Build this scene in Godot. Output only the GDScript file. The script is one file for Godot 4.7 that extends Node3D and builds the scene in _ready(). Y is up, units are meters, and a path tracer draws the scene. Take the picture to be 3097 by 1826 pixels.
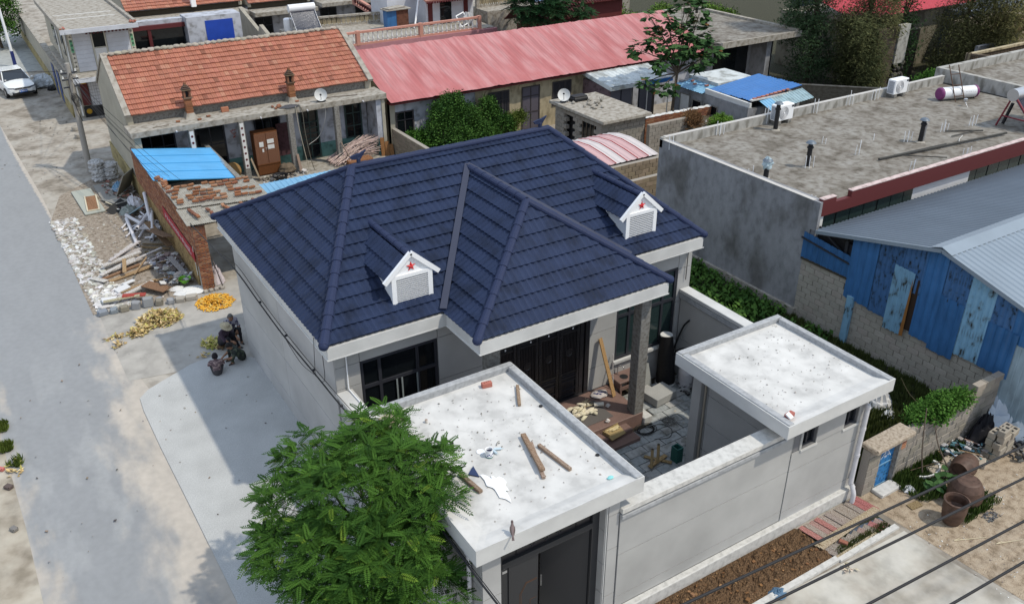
extends Node3D
var M:={}
var T:={}
var rng:=RandomNumberGenerator.new()
class MB:
	var v:=PackedVector3Array()
	var n:=PackedVector3Array()
	var c:=PackedColorArray()
	var u:=PackedVector2Array()
	var col:=Color(1,1,1)
	var t:=Transform3D()
	func tri(a:Vector3,b:Vector3,d:Vector3,ua:=Vector2.ZERO,ub:=Vector2.ZERO,ud:=Vector2.ZERO)->void:
		a=t*a; b=t*b; d=t*d
		var nn:=(b-a).cross(d-a)
		if nn.length_squared()<1e-16:
			return
		nn=nn.normalized()
		v.append(a); v.append(d); v.append(b)
		for i in 3:
			n.append(nn); c.append(col)
		u.append(ua); u.append(ud); u.append(ub)
	func quad(a:Vector3,b:Vector3,cc:Vector3,d:Vector3)->void:
		tri(a,b,cc,Vector2(0,1),Vector2(1,1),Vector2(1,0))
		tri(a,cc,d,Vector2(0,1),Vector2(1,0),Vector2(0,0))
	func stri(a:Vector3,b:Vector3,d:Vector3,na:Vector3,nb:Vector3,nd:Vector3)->void:
		v.append(t*a); v.append(t*d); v.append(t*b)
		n.append((t.basis*na).normalized()); n.append((t.basis*nd).normalized()); n.append((t.basis*nb).normalized())
		for i in 3:
			c.append(col); u.append(Vector2.ZERO)
	func box(ctr:Vector3,s:Vector3,b:=Basis())->void:
		var h:=s*0.5
		var p:Array[Vector3]=[]
		for i in 8:
			p.append(ctr+b*Vector3(h.x if i & 1 else -h.x,h.y if i & 2 else -h.y,h.z if i & 4 else -h.z))
		quad(p[4],p[5],p[7],p[6]); quad(p[1],p[0],p[2],p[3])
		quad(p[5],p[1],p[3],p[7]); quad(p[0],p[4],p[6],p[2])
		quad(p[6],p[7],p[3],p[2]); quad(p[0],p[1],p[5],p[4])
	func bx(x0:float,y0:float,z0:float,x1:float,y1:float,z1:float)->void:
		box(Vector3(x0+x1,y0+y1,z0+z1)*0.5,Vector3(absf(x1-x0),absf(y1-y0),absf(z1-z0)))
	func cbox(ctr:Vector3,s:Vector3,r:float,b:=Basis())->void:
		var h:=s*0.5
		var q:=func(sx:float,sy:float,sz:float,k:int)->Vector3:
			var w:=Vector3(h.x -(0.0 if k==0 else r),h.y -(0.0 if k==1 else r),h.z -(0.0 if k==2 else r))
			return ctr+b*Vector3(sx*w.x,sy*w.y,sz*w.z)
		for k in 3:
			var e:=Vector3.ZERO; e[k]=1
			var f:=Vector3.ZERO; f[(k+1)% 3]=1
			var g:=Vector3.ZERO; g[(k+2)% 3]=1
			for sg in [1.0,-1.0]:
				var a=e*sg
				var p=[a-f-g,a+f-g,a+f+g,a-f+g]
				var r4=[]
				for w in p:
					r4.append(q.call(w.x,w.y,w.z,k))
				if sg>0:quad(r4[0],r4[1],r4[2],r4[3])
				else:quad(r4[3],r4[2],r4[1],r4[0])
		for k in 3:
			var i:=(k+1)% 3
			var j:=(k+2)% 3
			for si in [1.0,-1.0]:
				for sj in [1.0,-1.0]:
					var lo:=Vector3.ZERO; lo[i]=si; lo[j]=sj; lo[k]=-1
					var hi:=lo; hi[k]=1
					var a:Vector3=q.call(lo.x,lo.y,lo.z,i)
					var b2:Vector3=q.call(hi.x,hi.y,hi.z,i)
					var c2:Vector3=q.call(hi.x,hi.y,hi.z,j)
					var d2:Vector3=q.call(lo.x,lo.y,lo.z,j)
					if si*sj<0:quad(a,b2,c2,d2)
					else:quad(d2,c2,b2,a)
	func ext(p:Array,off:Vector3)->void:
		var m:=p.size()
		var idx:=tri2(p,off)
		for i in range(0,idx.size(),3):
			tri(p[idx[i]]+off,p[idx[i+1]]+off,p[idx[i+2]]+off)
			tri(p[idx[i+2]],p[idx[i+1]],p[idx[i]])
		for i in m:
			var j:=(i+1)% m
			quad(p[i],p[j],p[j]+off,p[i]+off)
	func tri2(p:Array,nrm:Vector3)->PackedInt32Array:
		var w:=nrm.normalized()
		var e:=w.cross(Vector3.UP if absf(w.y)<0.9 else Vector3.RIGHT).normalized()
		var f:=w.cross(e)
		var pp:=PackedVector2Array()
		for x in p:
			pp.append(Vector2(e.dot(x),f.dot(x)))
		var id:=Geometry2D.triangulate_polygon(pp)
		for i in range(0,id.size(),3):
			var a:Vector3=p[id[i]]
			if (p[id[i+1]]- a).cross(p[id[i+2]]- a).dot(w)<0:
				var k:=id[i]; id[i]=id[i+2]; id[i+2]=k
		return id
	func poly(p:Array,nrm:=Vector3.UP)->void:
		var id:=tri2(p,nrm)
		for i in range(0,id.size(),3):
			tri(p[id[i]],p[id[i+1]],p[id[i+2]])
	func tube(p:Array,r0:float,r1:=-1.0,k:=6,caps:=true)->void:
		if r1<0:r1=r0
		var m:=p.size()
		var rings:Array=[]
		var ns:Array=[]
		var side:=Vector3.ZERO
		for i in m:
			var d:Vector3=(p[mini(i+1,m-1)]- p[maxi(i-1,0)]).normalized()
			if side==Vector3.ZERO:
				side=d.cross(Vector3.UP if absf(d.y)<0.9 else Vector3.RIGHT).normalized()
			else:
				side=(side-d*side.dot(d)).normalized()
			var up:=side.cross(d)
			var r:=lerpf(r0,r1,float(i)/maxi(m-1,1))
			var ring:Array=[]
			var nr:Array=[]
			for j in k:
				var a:=TAU*j/k
				var o:=side*cos(a)+up*sin(a)
				ring.append(p[i]+o*r); nr.append(o)
			rings.append(ring); ns.append(nr)
		for i in m-1:
			for j in k:
				var l:=(j+1)% k
				stri(rings[i][j],rings[i+1][j],rings[i+1][l],ns[i][j],ns[i+1][j],ns[i+1][l])
				stri(rings[i][j],rings[i+1][l],rings[i][l],ns[i][j],ns[i+1][l],ns[i][l])
		if caps:
			for j in range(1,k-1):
				tri(rings[0][0],rings[0][j],rings[0][j+1])
				tri(rings[m-1][0],rings[m-1][j+1],rings[m-1][j])
	func lathe(ctr:Vector3,prof:Array,k:=16,b:=Basis())->void:
		for i in prof.size()- 1:
			var a:Vector2=prof[i]
			var d:Vector2=prof[i+1]
			var s:=(d-a).normalized()
			var nn:=Vector2(s.y,-s.x)
			for j in k:
				var p:=TAU*j/k
				var q:=TAU*(j+1)/k
				var e:=Vector3(cos(p),0,sin(p))
				var f:=Vector3(cos(q),0,sin(q))
				var A:=ctr+b*(e*a.x+Vector3(0,a.y,0))
				var B:=ctr+b*(f*a.x+Vector3(0,a.y,0))
				var C:=ctr+b*(f*d.x+Vector3(0,d.y,0))
				var D:=ctr+b*(e*d.x+Vector3(0,d.y,0))
				var ne:=b*(e*nn.x+Vector3(0,nn.y,0))
				var nf:=b*(f*nn.x+Vector3(0,nn.y,0))
				if a.x>1e-5:stri(A,C,B,ne,nf,nf)
				if d.x>1e-5:stri(A,D,C,ne,ne,nf)
	func blob(ctr:Vector3,r:Vector3,amp:float,seed_:int,k:=10,b:=Basis(),freq:=1.6)->void:
		var nz:=FastNoiseLite.new(); nz.seed=seed_; nz.frequency=freq; nz.fractal_octaves=3
		var P:=func(i:int,j:int)->Vector3:
			var th:=PI*i/k
			var ph:=TAU*(j %(2*k))/(2*k)
			var d:=Vector3(sin(th)*cos(ph),cos(th),sin(th)*sin(ph))
			return ctr+b*(d*r*(1.0+amp*nz.get_noise_3dv(d)))
		for i in k:
			for j in 2*k:
				var A:Vector3=P.call(i,j)
				var B:Vector3=P.call(i,j+1)
				var C:Vector3=P.call(i+1,j+1)
				var D:Vector3=P.call(i+1,j)
				tri(A,B,C); tri(A,C,D)
	func sheet(o:Vector3,e:Vector3,le:float,s:Vector3,ls:float,pitch:float,h:float,flat_:=0.0,th:=0.012)->void:
		var nn:=e.cross(s).normalized()
		if nn.y<0:nn=-nn
		var cnt:=int(ceil(le/pitch))
		var prev:=Vector3.ZERO
		var first:=true
		var offs:Array=[[0.0,0.0],[0.5,1.0]] if flat_==0.0 else [[0.0,0.0],[flat_,0.0],[flat_+(1-flat_)*0.3,1.0],[flat_+(1-flat_)*0.7,1.0]]
		var pts:Array[Vector3]=[]
		for i in cnt:
			for w in offs:
				var x:float=minf((i+w[0])*pitch,le)
				pts.append(o+e*x+nn*(h*w[1]))
		pts.append(o+e*le)
		var flip:=(e.cross(s)).dot(nn)<0
		for i in pts.size()- 1:
			var a:=pts[i]; var b:=pts[i+1]
			if flip:
				quad(a,b,b+s*ls,a+s*ls); quad(a+s*ls-nn*th,b+s*ls-nn*th,b-nn*th,a-nn*th)
			else:
				quad(b,a,a+s*ls,b+s*ls); quad(b+s*ls-nn*th,a+s*ls-nn*th,a-nn*th,b-nn*th)
			if flip:
				quad(a+s*ls,b+s*ls,b+s*ls-nn*th,a+s*ls-nn*th)
			else:
				quad(b+s*ls,a+s*ls,a+s*ls-nn*th,b+s*ls-nn*th)
	func mesh(org:=Vector3.ZERO)->ArrayMesh:
		var a:=[]
		a.resize(Mesh.ARRAY_MAX)
		var w:=v
		if org!=Vector3.ZERO:
			w=PackedVector3Array(v)
			for i in w.size():
				w[i]-=org
		a[Mesh.ARRAY_VERTEX]=w
		a[Mesh.ARRAY_NORMAL]=n
		a[Mesh.ARRAY_COLOR]=c
		a[Mesh.ARRAY_TEX_UV]=u
		var m:=ArrayMesh.new()
		m.add_surface_from_arrays(Mesh.PRIMITIVE_TRIANGLES,a)
		return m
func tag(o:Node,label:="",cat:="",group:="",kind:="")->void:
	if label:o.set_meta("label",label)
	if cat:o.set_meta("category",cat)
	if group:o.set_meta("group",group)
	if kind:o.set_meta("kind",kind)
func thing(nm:String,label:String,cat:String,at:=Vector3.ZERO,group:="",turn:=0.0)->Node3D:
	var o:=Node3D.new()
	o.name=nm
	add_child(o,true)
	o.position=at
	o.rotation.y=turn
	tag(o,label,cat,group)
	return o
func part(nm:String,mb:MB,parent:Node3D,m:Material,label:="")->MeshInstance3D:
	var o:=MeshInstance3D.new()
	o.name=nm
	o.mesh=mb.mesh(parent.global_position)
	o.material_override=m
	parent.add_child(o,true)
	if label:o.set_meta("label",label)
	return o
func lpart(nm:String,mb:MB,parent:Node3D,m:Material,label:="")->MeshInstance3D:
	var o:=MeshInstance3D.new()
	o.name=nm
	o.mesh=mb.mesh()
	o.material_override=m
	parent.add_child(o,true)
	if label:o.set_meta("label",label)
	return o
func piece(nm:String,me:Mesh,parent:Node3D,xf:Transform3D,m:Material)->MeshInstance3D:
	var o:=MeshInstance3D.new()
	o.name=nm
	o.mesh=me
	o.material_override=m
	parent.add_child(o,true)
	o.global_transform=xf
	return o
func solo(nm:String,mb:MB,m:Material,label:String,cat:String,at:Vector3,group:="",kind:="")->MeshInstance3D:
	var o:=MeshInstance3D.new()
	o.name=nm
	o.mesh=mb.mesh(at)
	o.material_override=m
	add_child(o,true)
	o.position=at
	tag(o,label,cat,group,kind)
	return o
func struct(nm:String,mb:MB,m:Material,label:="")->MeshInstance3D:
	var o:=solo(nm,mb,m,label,"",Vector3.ZERO,"","structure")
	return o
func dup(o:Node3D,at:Vector3,turn:=0.0,label:="")->Node3D:
	var r:Node3D=o.duplicate()
	r.name=o.name
	add_child(r,true)
	r.position=at
	r.rotation=Vector3(0,turn,0)
	if label:r.set_meta("label",label)
	return r
func ntex(key:String,freq:float,oct:int,stops:Array,sd:int,size:=512,typ:=FastNoiseLite.TYPE_SIMPLEX_SMOOTH)->void:
	var nz:=FastNoiseLite.new()
	nz.seed=sd; nz.frequency=freq; nz.noise_type=typ
	nz.fractal_type=FastNoiseLite.FRACTAL_FBM; nz.fractal_octaves=oct; nz.fractal_gain=0.55
	var t:=NoiseTexture2D.new()
	t.width=size; t.height=size; t.seamless=true; t.seamless_blend_skirt=0.2; t.noise=nz
	var g:=Gradient.new()
	var offs:=PackedFloat32Array()
	var cols:=PackedColorArray()
	for s in stops:
		offs.append(s[0])
		cols.append(s[1] if s[1]is Color else Color(s[1],s[1],s[1]))
	g.offsets=offs; g.colors=cols
	t.color_ramp=g
	T[key]=t
func nrm(key:String,freq:float,oct:int,strength:float,sd:int,size:=512)->void:
	var nz:=FastNoiseLite.new()
	nz.seed=sd; nz.frequency=freq; nz.fractal_octaves=oct
	var t:=NoiseTexture2D.new()
	t.width=size; t.height=size; t.seamless=true; t.as_normal_map=true; t.bump_strength=strength; t.noise=nz
	T[key]=t
func mat(key:String,col:Color,rough:=0.9,tex:="",sc:=Vector3.ONE,o:={})->StandardMaterial3D:
	var m:=StandardMaterial3D.new()
	m.resource_name=key
	m.albedo_color=col.linear_to_srgb()
	m.roughness=rough
	m.vertex_color_use_as_albedo=true
	if tex:
		m.albedo_texture=T[tex]
		m.uv1_triplanar=true; m.uv1_world_triplanar=o.get("world",true); m.uv1_scale=sc
	if o.has("nrm"):
		m.normal_enabled=true; m.normal_texture=T[o.nrm]; m.normal_scale=o.get("ns",1.0)
		if not tex:
			m.uv1_triplanar=true; m.uv1_world_triplanar=o.get("world",true); m.uv1_scale=sc
	if o.has("det"):
		m.detail_enabled=true; m.detail_albedo=T[o.det]; m.detail_blend_mode=BaseMaterial3D.BLEND_MODE_MUL
		m.detail_uv_layer=BaseMaterial3D.DETAIL_UV_2
		m.uv2_triplanar=true; m.uv2_world_triplanar=o.get("world",true); m.uv2_scale=o.get("dsc",Vector3.ONE*0.1)
	m.metallic=o.get("metal",0.0)
	m.metallic_specular=o.get("spec",0.4)
	if o.has("back"):
		m.backlight_enabled=true; m.backlight=o.back
	if o.get("two",false):m.cull_mode=BaseMaterial3D.CULL_DISABLED
	if o.has("coat"):
		m.clearcoat_enabled=true; m.clearcoat=o.coat; m.clearcoat_roughness=0.05
	M[key]=m
	return m
func k3(r:float,g:float,b:float)->Color:
	return Color(r,g,b)
func jit(c:Color,a:float)->Color:
	var f:=1.0+rng.randf_range(-a,a)
	return Color(c.r*f,c.g*f*(1+rng.randf_range(-a,a)*0.2),c.b*f*(1+rng.randf_range(-a,a)*0.3))
func V(x:float,y:float,z:float)->Vector3:
	return Vector3(x,y,z)
func rr(a:float,b:float)->float:
	return rng.randf_range(a,b)
func arc(a:Vector3,b:Vector3,sag:float,k:=10)->Array:
	var p:=[]
	for i in k+1:
		var f:=float(i)/k
		p.append(a.lerp(b,f)- Vector3(0,sag*4*f*(1-f),0))
	return p
func spl(pts:Array,per:=6)->Array:
	var cv:=Curve3D.new()
	for i in pts.size():
		var tn:Vector3=(pts[mini(i+1,pts.size()- 1)]- pts[maxi(i-1,0)])/6.0
		cv.add_point(pts[i],-tn,tn)
	var out:=[]
	for i in (pts.size()- 1)*per+1:
		out.append(cv.samplef(float(i)/per))
	return out
func _ready()->void:
	var cam:=Camera3D.new()
	cam.name="camera"
	cam.transform=Transform3D(Basis(V(0.84719808,-0.00362124,0.53126481),V(0.25570601,0.87931251,-0.40177598),V(-0.46569287,0.47623145,0.74587785)).orthonormalized(),V(0,15,0))
	cam.fov=37.978
	cam.near=0.1
	cam.far=600.0
	add_child(cam)
	cam.current=true
	var sm:=ProceduralSkyMaterial.new()
	sm.sky_top_color=Color(0.80,0.87,0.97)
	sm.sky_horizon_color=Color(0.93,0.95,0.97)
	sm.sky_curve=0.2
	sm.sky_energy_multiplier=1.1
	sm.ground_bottom_color=Color(0.45,0.44,0.42)
	sm.ground_horizon_color=Color(0.85,0.87,0.88)
	var sky:=Sky.new()
	sky.sky_material=sm
	var env:=Environment.new()
	env.background_mode=Environment.BG_SKY
	env.sky=sky
	env.tonemap_mode=Environment.TONE_MAPPER_LINEAR
	env.tonemap_exposure=0.9
	env.sdfgi_enabled=true
	env.ssao_enabled=true
	env.ssil_enabled=true
	env.fog_enabled=false
	env.fog_density=0.0004
	env.fog_light_color=Color(0.80,0.86,0.93)
	var we:=WorldEnvironment.new()
	we.name="world_environment"
	we.environment=env
	add_child(we)
	var sun:=DirectionalLight3D.new()
	sun.name="sun"
	sun.light_energy=1.05
	sun.light_color=Color(1.0,0.965,0.90)
	sun.light_angular_distance=1.2
	sun.shadow_enabled=true
	sun.look_at_from_position(Vector3.ZERO,V(-0.42,-1.0,-0.5))
	add_child(sun)
	rng.seed=20240611
	materials()
	grounds()
	main_house()
	gatehouse()
	right_wing()
	courtyard_walls()
	tiled_house()
	brick_shed()
	pink_house()
	block_shed()
	grey_house()
	corrugated_shed()
	white_house()
	far_houses()
	mid_sheds()
	trees()
	back_lots()
	road_things()
	rubbish()
	corn()
	gate_roof_things()
	courtyard_things()
	grey_roof_things()
	alley_things()
	porch_things()
	wires()
	people()
func materials()->void:
	ntex("fine",0.035,3,[[0.2,0.91],[0.8,1.0]],11)
	ntex("conc",0.008,6,[[0.2,0.885],[0.42,0.955],[0.75,1.0]],12,1024)
	ntex("stain",0.006,5,[[0.18,Color(0.76,0.75,0.73)],[0.40,0.94],[0.6,1.0]],13)
	ntex("soft",0.005,4,[[0.2,0.945],[0.75,1.0]],14)
	ntex("old",0.008,6,[[0.18,Color(0.76,0.74,0.71)],[0.40,Color(0.90,0.885,0.87)],[0.6,Color(0.965,0.96,0.95)],[0.8,1.0]],15,1024)
	ntex("streak",0.007,5,[[0.2,0.885],[0.5,0.965],[0.8,1.0]],16)
	ntex("grain",0.05,4,[[0.25,Color(0.62,0.55,0.48)],[0.6,0.95],[0.8,1.0]],17)
	ntex("faded",0.006,5,[[0.25,Color(0.90,0.74,0.74)],[0.5,Color(0.95,0.84,0.84)],[0.72,Color(1,1,1)]],18,1024)
	ntex("rust",0.015,5,[[0.16,Color(0.40,0.30,0.25)],[0.26,Color(0.80,0.76,0.73)],[0.42,0.95],[0.7,1.0]],19)
	ntex("soil",0.045,5,[[0.25,Color(0.35,0.30,0.26)],[0.5,0.75],[0.75,1.0]],20)
	ntex("speck",0.05,3,[[0.22,0.72],[0.42,0.95],[0.7,1.0]],21)
	nrm("n_fine",0.12,3,3.0,22)
	nrm("n_lump",0.03,4,8.0,23)
	var two:=V(2,2,2)
	mat("earth",k3(0.40,0.37,0.325),0.95,"old",V(0.07,0.07,0.07),{"det":"conc","dsc":V(0.31,0.31,0.31)})
	mat("apron",k3(0.47,0.475,0.465),0.9,"soft",V(0.25,0.25,0.25),{"det":"fine","dsc":V(1.3,1.3,1.3)})
	mat("newslab",k3(0.64,0.63,0.605),0.9,"soft",V(0.3,0.3,0.3),{"det":"conc","dsc":V(0.16,0.16,0.16)})
	mat("parapet",k3(0.40,0.41,0.42),0.9,"conc",V(0.8,0.8,0.8),{"det":"soft","dsc":V(0.6,0.6,0.6)})
	mat("panel",k3(0.44,0.437,0.425),0.75,"soft",V(0.22,0.22,0.22),{"det":"soft","dsc":V(0.09,0.05,0.09)})
	mat("trim",k3(0.56,0.56,0.545),0.7,"soft",V(0.4,0.4,0.4))
	mat("joint",k3(0.16,0.16,0.165),0.9)
	mat("plinth",k3(0.56,0.55,0.52),0.9,"conc",V(0.6,0.6,0.6))
	mat("navy",k3(0.026,0.040,0.088),0.62,"speck",V(1.6,1.6,1.6),{"spec":0.25,"det":"stain","dsc":V(0.35,0.35,0.35)})
	mat("navycap",k3(0.029,0.040,0.088),0.6,"speck",V(1.6,1.6,1.6),{"spec":0.25})
	mat("flash",k3(0.040,0.046,0.075),0.6)
	mat("white",k3(0.80,0.81,0.82),0.45)
	mat("lime",k3(0.50,0.48,0.45),0.9,"soft",two*0.3)
	mat("offwhite",k3(0.66,0.66,0.64),0.6,"soft",two*0.3)
	mat("red",k3(0.55,0.02,0.025),0.4)
	mat("frame",k3(0.030,0.032,0.040),0.45)
	mat("sash",k3(0.22,0.25,0.25),0.5)
	mat("glass",k3(0.006,0.008,0.010),0.06,"",Vector3.ONE,{"spec":0.5})
	mat("greenglass",k3(0.022,0.040,0.040),0.12,"streak",V(3,3,3))
	mat("bronze",k3(0.014,0.013,0.016),0.38,"",Vector3.ONE,{"spec":0.6})
	mat("bronzelite",k3(0.06,0.06,0.075),0.35,"",Vector3.ONE,{"metal":0.5})
	mat("charcoal",k3(0.032,0.033,0.036),0.5)
	mat("copper",k3(0.16,0.08,0.04),0.4,"",Vector3.ONE,{"metal":0.6})
	mat("granite",k3(0.24,0.155,0.13),0.35,"speck",V(2,2,2),{"det":"soft","dsc":V(0.7,0.7,0.7)})
	mat("paver",k3(0.36,0.375,0.37),0.85,"conc",V(0.9,0.9,0.9),{"det":"stain","dsc":V(0.5,0.5,0.5)})
	mat("dirtgap",k3(0.10,0.085,0.06),1.0,"soil",two)
	mat("post",k3(0.24,0.235,0.22),0.95,"old",V(0.9,0.9,0.9),{"nrm":"n_fine","ns":0.5})
	mat("oldconc",k3(0.40,0.375,0.33),0.95,"old",V(0.35,0.35,0.35),{"det":"fine","dsc":two})
	mat("greyroof",k3(0.27,0.258,0.235),0.95,"old",V(0.08,0.08,0.08),{"det":"old","dsc":V(0.33,0.33,0.33)})
	mat("greywall",k3(0.285,0.29,0.305),0.95,"conc",V(0.35,0.22,0.35),{"det":"stain","dsc":V(0.13,0.09,0.13),"nrm":"n_fine","ns":0.4})
	mat("stucco",k3(0.44,0.385,0.27),0.95,"soft",V(0.3,0.3,0.3),{"det":"streak","dsc":V(0.5,0.12,0.5)})
	mat("gablewall",k3(0.43,0.40,0.32),0.95,"soft",V(0.3,0.3,0.3),{"det":"fine","dsc":two})
	mat("yellowbase",k3(0.36,0.295,0.14),0.95,"stain",V(0.5,0.5,0.5))
	mat("cream",k3(0.46,0.39,0.26),0.95,"stain",V(0.35,0.22,0.35),{"det":"streak","dsc":V(0.7,0.15,0.7)})
	mat("brownwall",k3(0.22,0.20,0.15),0.95,"stain",V(0.35,0.22,0.35))
	mat("bluewall",k3(0.43,0.45,0.50),0.95,"stain",V(0.4,0.4,0.4))
	mat("tealwall",k3(0.11,0.23,0.21),0.95,"stain",V(0.6,0.6,0.6))
	mat("terra",k3(1,1,1),0.85,"fine",V(1.5,1.5,1.5),{"det":"soft","dsc":V(0.25,0.25,0.25)})
	mat("pink",k3(0.50,0.245,0.245),0.8,"faded",V(0.16,0.05,0.035),{"det":"streak","dsc":V(1.2,0.12,0.06)})
	mat("brick",k3(1,1,1),0.95,"fine",V(2.5,2.5,2.5))
	mat("mortar",k3(0.33,0.30,0.26),1.0,"fine",two)
	mat("block",k3(1,1,1),0.95,"fine",V(1.8,1.8,1.8),{"det":"soft","dsc":V(0.5,0.5,0.5)})
	mat("asbestos",k3(0.40,0.385,0.34),0.95,"old",V(0.6,0.6,0.6))
	mat("blueroof",k3(0.075,0.33,0.62),0.45,"soft",V(0.3,0.3,0.3))
	mat("paleblue",k3(0.20,0.42,0.62),0.55,"soft",V(0.5,0.5,0.5))
	mat("deepblue",k3(0.028,0.155,0.43),0.45,"soft",V(0.3,0.3,0.3))
	mat("bluesheet",k3(0.042,0.15,0.35),0.5,"soft",V(0.5,0.5,0.5),{"det":"streak","dsc":V(0.9,0.2,0.9)})
	mat("bluerust",k3(0.05,0.13,0.28),0.6,"rust",V(0.55,0.35,0.55))
	mat("bluefade",k3(0.19,0.36,0.50),0.6,"rust",V(0.35,0.2,0.35))
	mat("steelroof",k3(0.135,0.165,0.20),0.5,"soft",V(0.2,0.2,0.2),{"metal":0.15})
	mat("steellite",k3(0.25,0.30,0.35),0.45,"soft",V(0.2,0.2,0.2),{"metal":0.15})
	mat("whitesheet",k3(0.60,0.64,0.64),0.5,"soft",V(0.4,0.4,0.4),{"det":"stain","dsc":V(0.3,0.3,0.3)})
	mat("redtile",k3(0.115,0.022,0.022),0.6,"fine",V(0.8,8,0.8))
	mat("maroon",k3(0.11,0.022,0.025),0.5,"fine",two)
	mat("tilewhite",k3(0.58,0.60,0.64),0.4,"soft",V(0.4,0.4,0.4))
	mat("salmon",k3(0.50,0.25,0.19),0.8,"soft",V(0.5,0.5,0.5))
	mat("pinkwall",k3(0.42,0.20,0.22),0.8,"soft",V(0.5,0.5,0.5))
	mat("redroof",k3(0.56,0.07,0.09),0.5,"soft",V(0.4,0.4,0.4))
	mat("tarp",k3(0.012,0.055,0.36),0.5,"soft",V(0.6,0.6,0.6))
	mat("vc",k3(1,1,1),0.85,"fine",V(1.4,1.4,1.4))
	mat("vcflat",k3(1,1,1),0.8)
	mat("vcgloss",k3(1,1,1),0.35)
	mat("wood",k3(1,1,1),0.85,"grain",V(0.6,3,3))
	mat("pvc",k3(0.62,0.61,0.63),0.5,"soft",two)
	mat("bark",k3(0.16,0.13,0.10),1.0,"grain",V(4,0.7,4))
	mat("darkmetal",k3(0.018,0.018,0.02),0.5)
	mat("rubber",k3(0.016,0.016,0.018),0.6)
	mat("tank",k3(0.72,0.73,0.74),0.35)
	mat("steel",k3(0.55,0.56,0.58),0.3,"",Vector3.ONE,{"metal":0.8})
	mat("tubes",k3(0.03,0.03,0.05),0.12,"",Vector3.ONE,{"spec":0.7})
	mat("redframe",k3(0.16,0.02,0.03),0.5)
	mat("leaf",k3(1,1,1),0.6,"",Vector3.ONE,{"back":Color(0.25,0.30,0.08),"two":true,"spec":0.12})
	mat("plot",k3(0.055,0.065,0.030),1.0,"soil",two)
	mat("soil",k3(0.215,0.130,0.068),1.0,"soil",V(1.1,1.1,1.1),{"nrm":"n_lump","ns":1.0})
	mat("dirt",k3(0.42,0.34,0.25),1.0,"old",V(0.4,0.4,0.4),{"det":"speck","dsc":V(1.2,1.2,1.2)})
	mat("debrisdirt",k3(0.36,0.31,0.255),1.0,"old",V(0.5,0.5,0.5),{"det":"speck","dsc":V(0.9,0.9,0.9),"nrm":"n_lump","ns":0.6})
	mat("whitecar",k3(0.74,0.76,0.76),0.3,"",Vector3.ONE,{"coat":0.8})
	mat("sack",k3(0.50,0.50,0.50),0.7,"stain",V(2,2,2),{"nrm":"n_lump","ns":1.0})
	mat("pottery",k3(0.105,0.062,0.045),0.6,"stain",V(1.5,1.5,1.5))
func chips(mb:MB,n:int,f:Callable,s0:float,s1:float,cols:Array,flat_:=0.35)->void:
	for i in n:
		var p:Vector3=f.call()
		mb.col=jit(cols[rng.randi()% cols.size()],0.18)
		var s:=rr(s0,s1)*rr(0.5,1.0)
		var b:=Basis.from_euler(V(rr(-0.35,0.35),rr(0,TAU),rr(-0.35,0.35)))
		mb.box(p+V(0,s*flat_*0.4,0),V(s,s*flat_*rr(0.3,1.0),s*rr(0.4,1.0)),b)
	mb.col=Color.WHITE
func smoothq(a:float,b:float,x:float)->float:
	return smoothstep(a,b,x)
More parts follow.
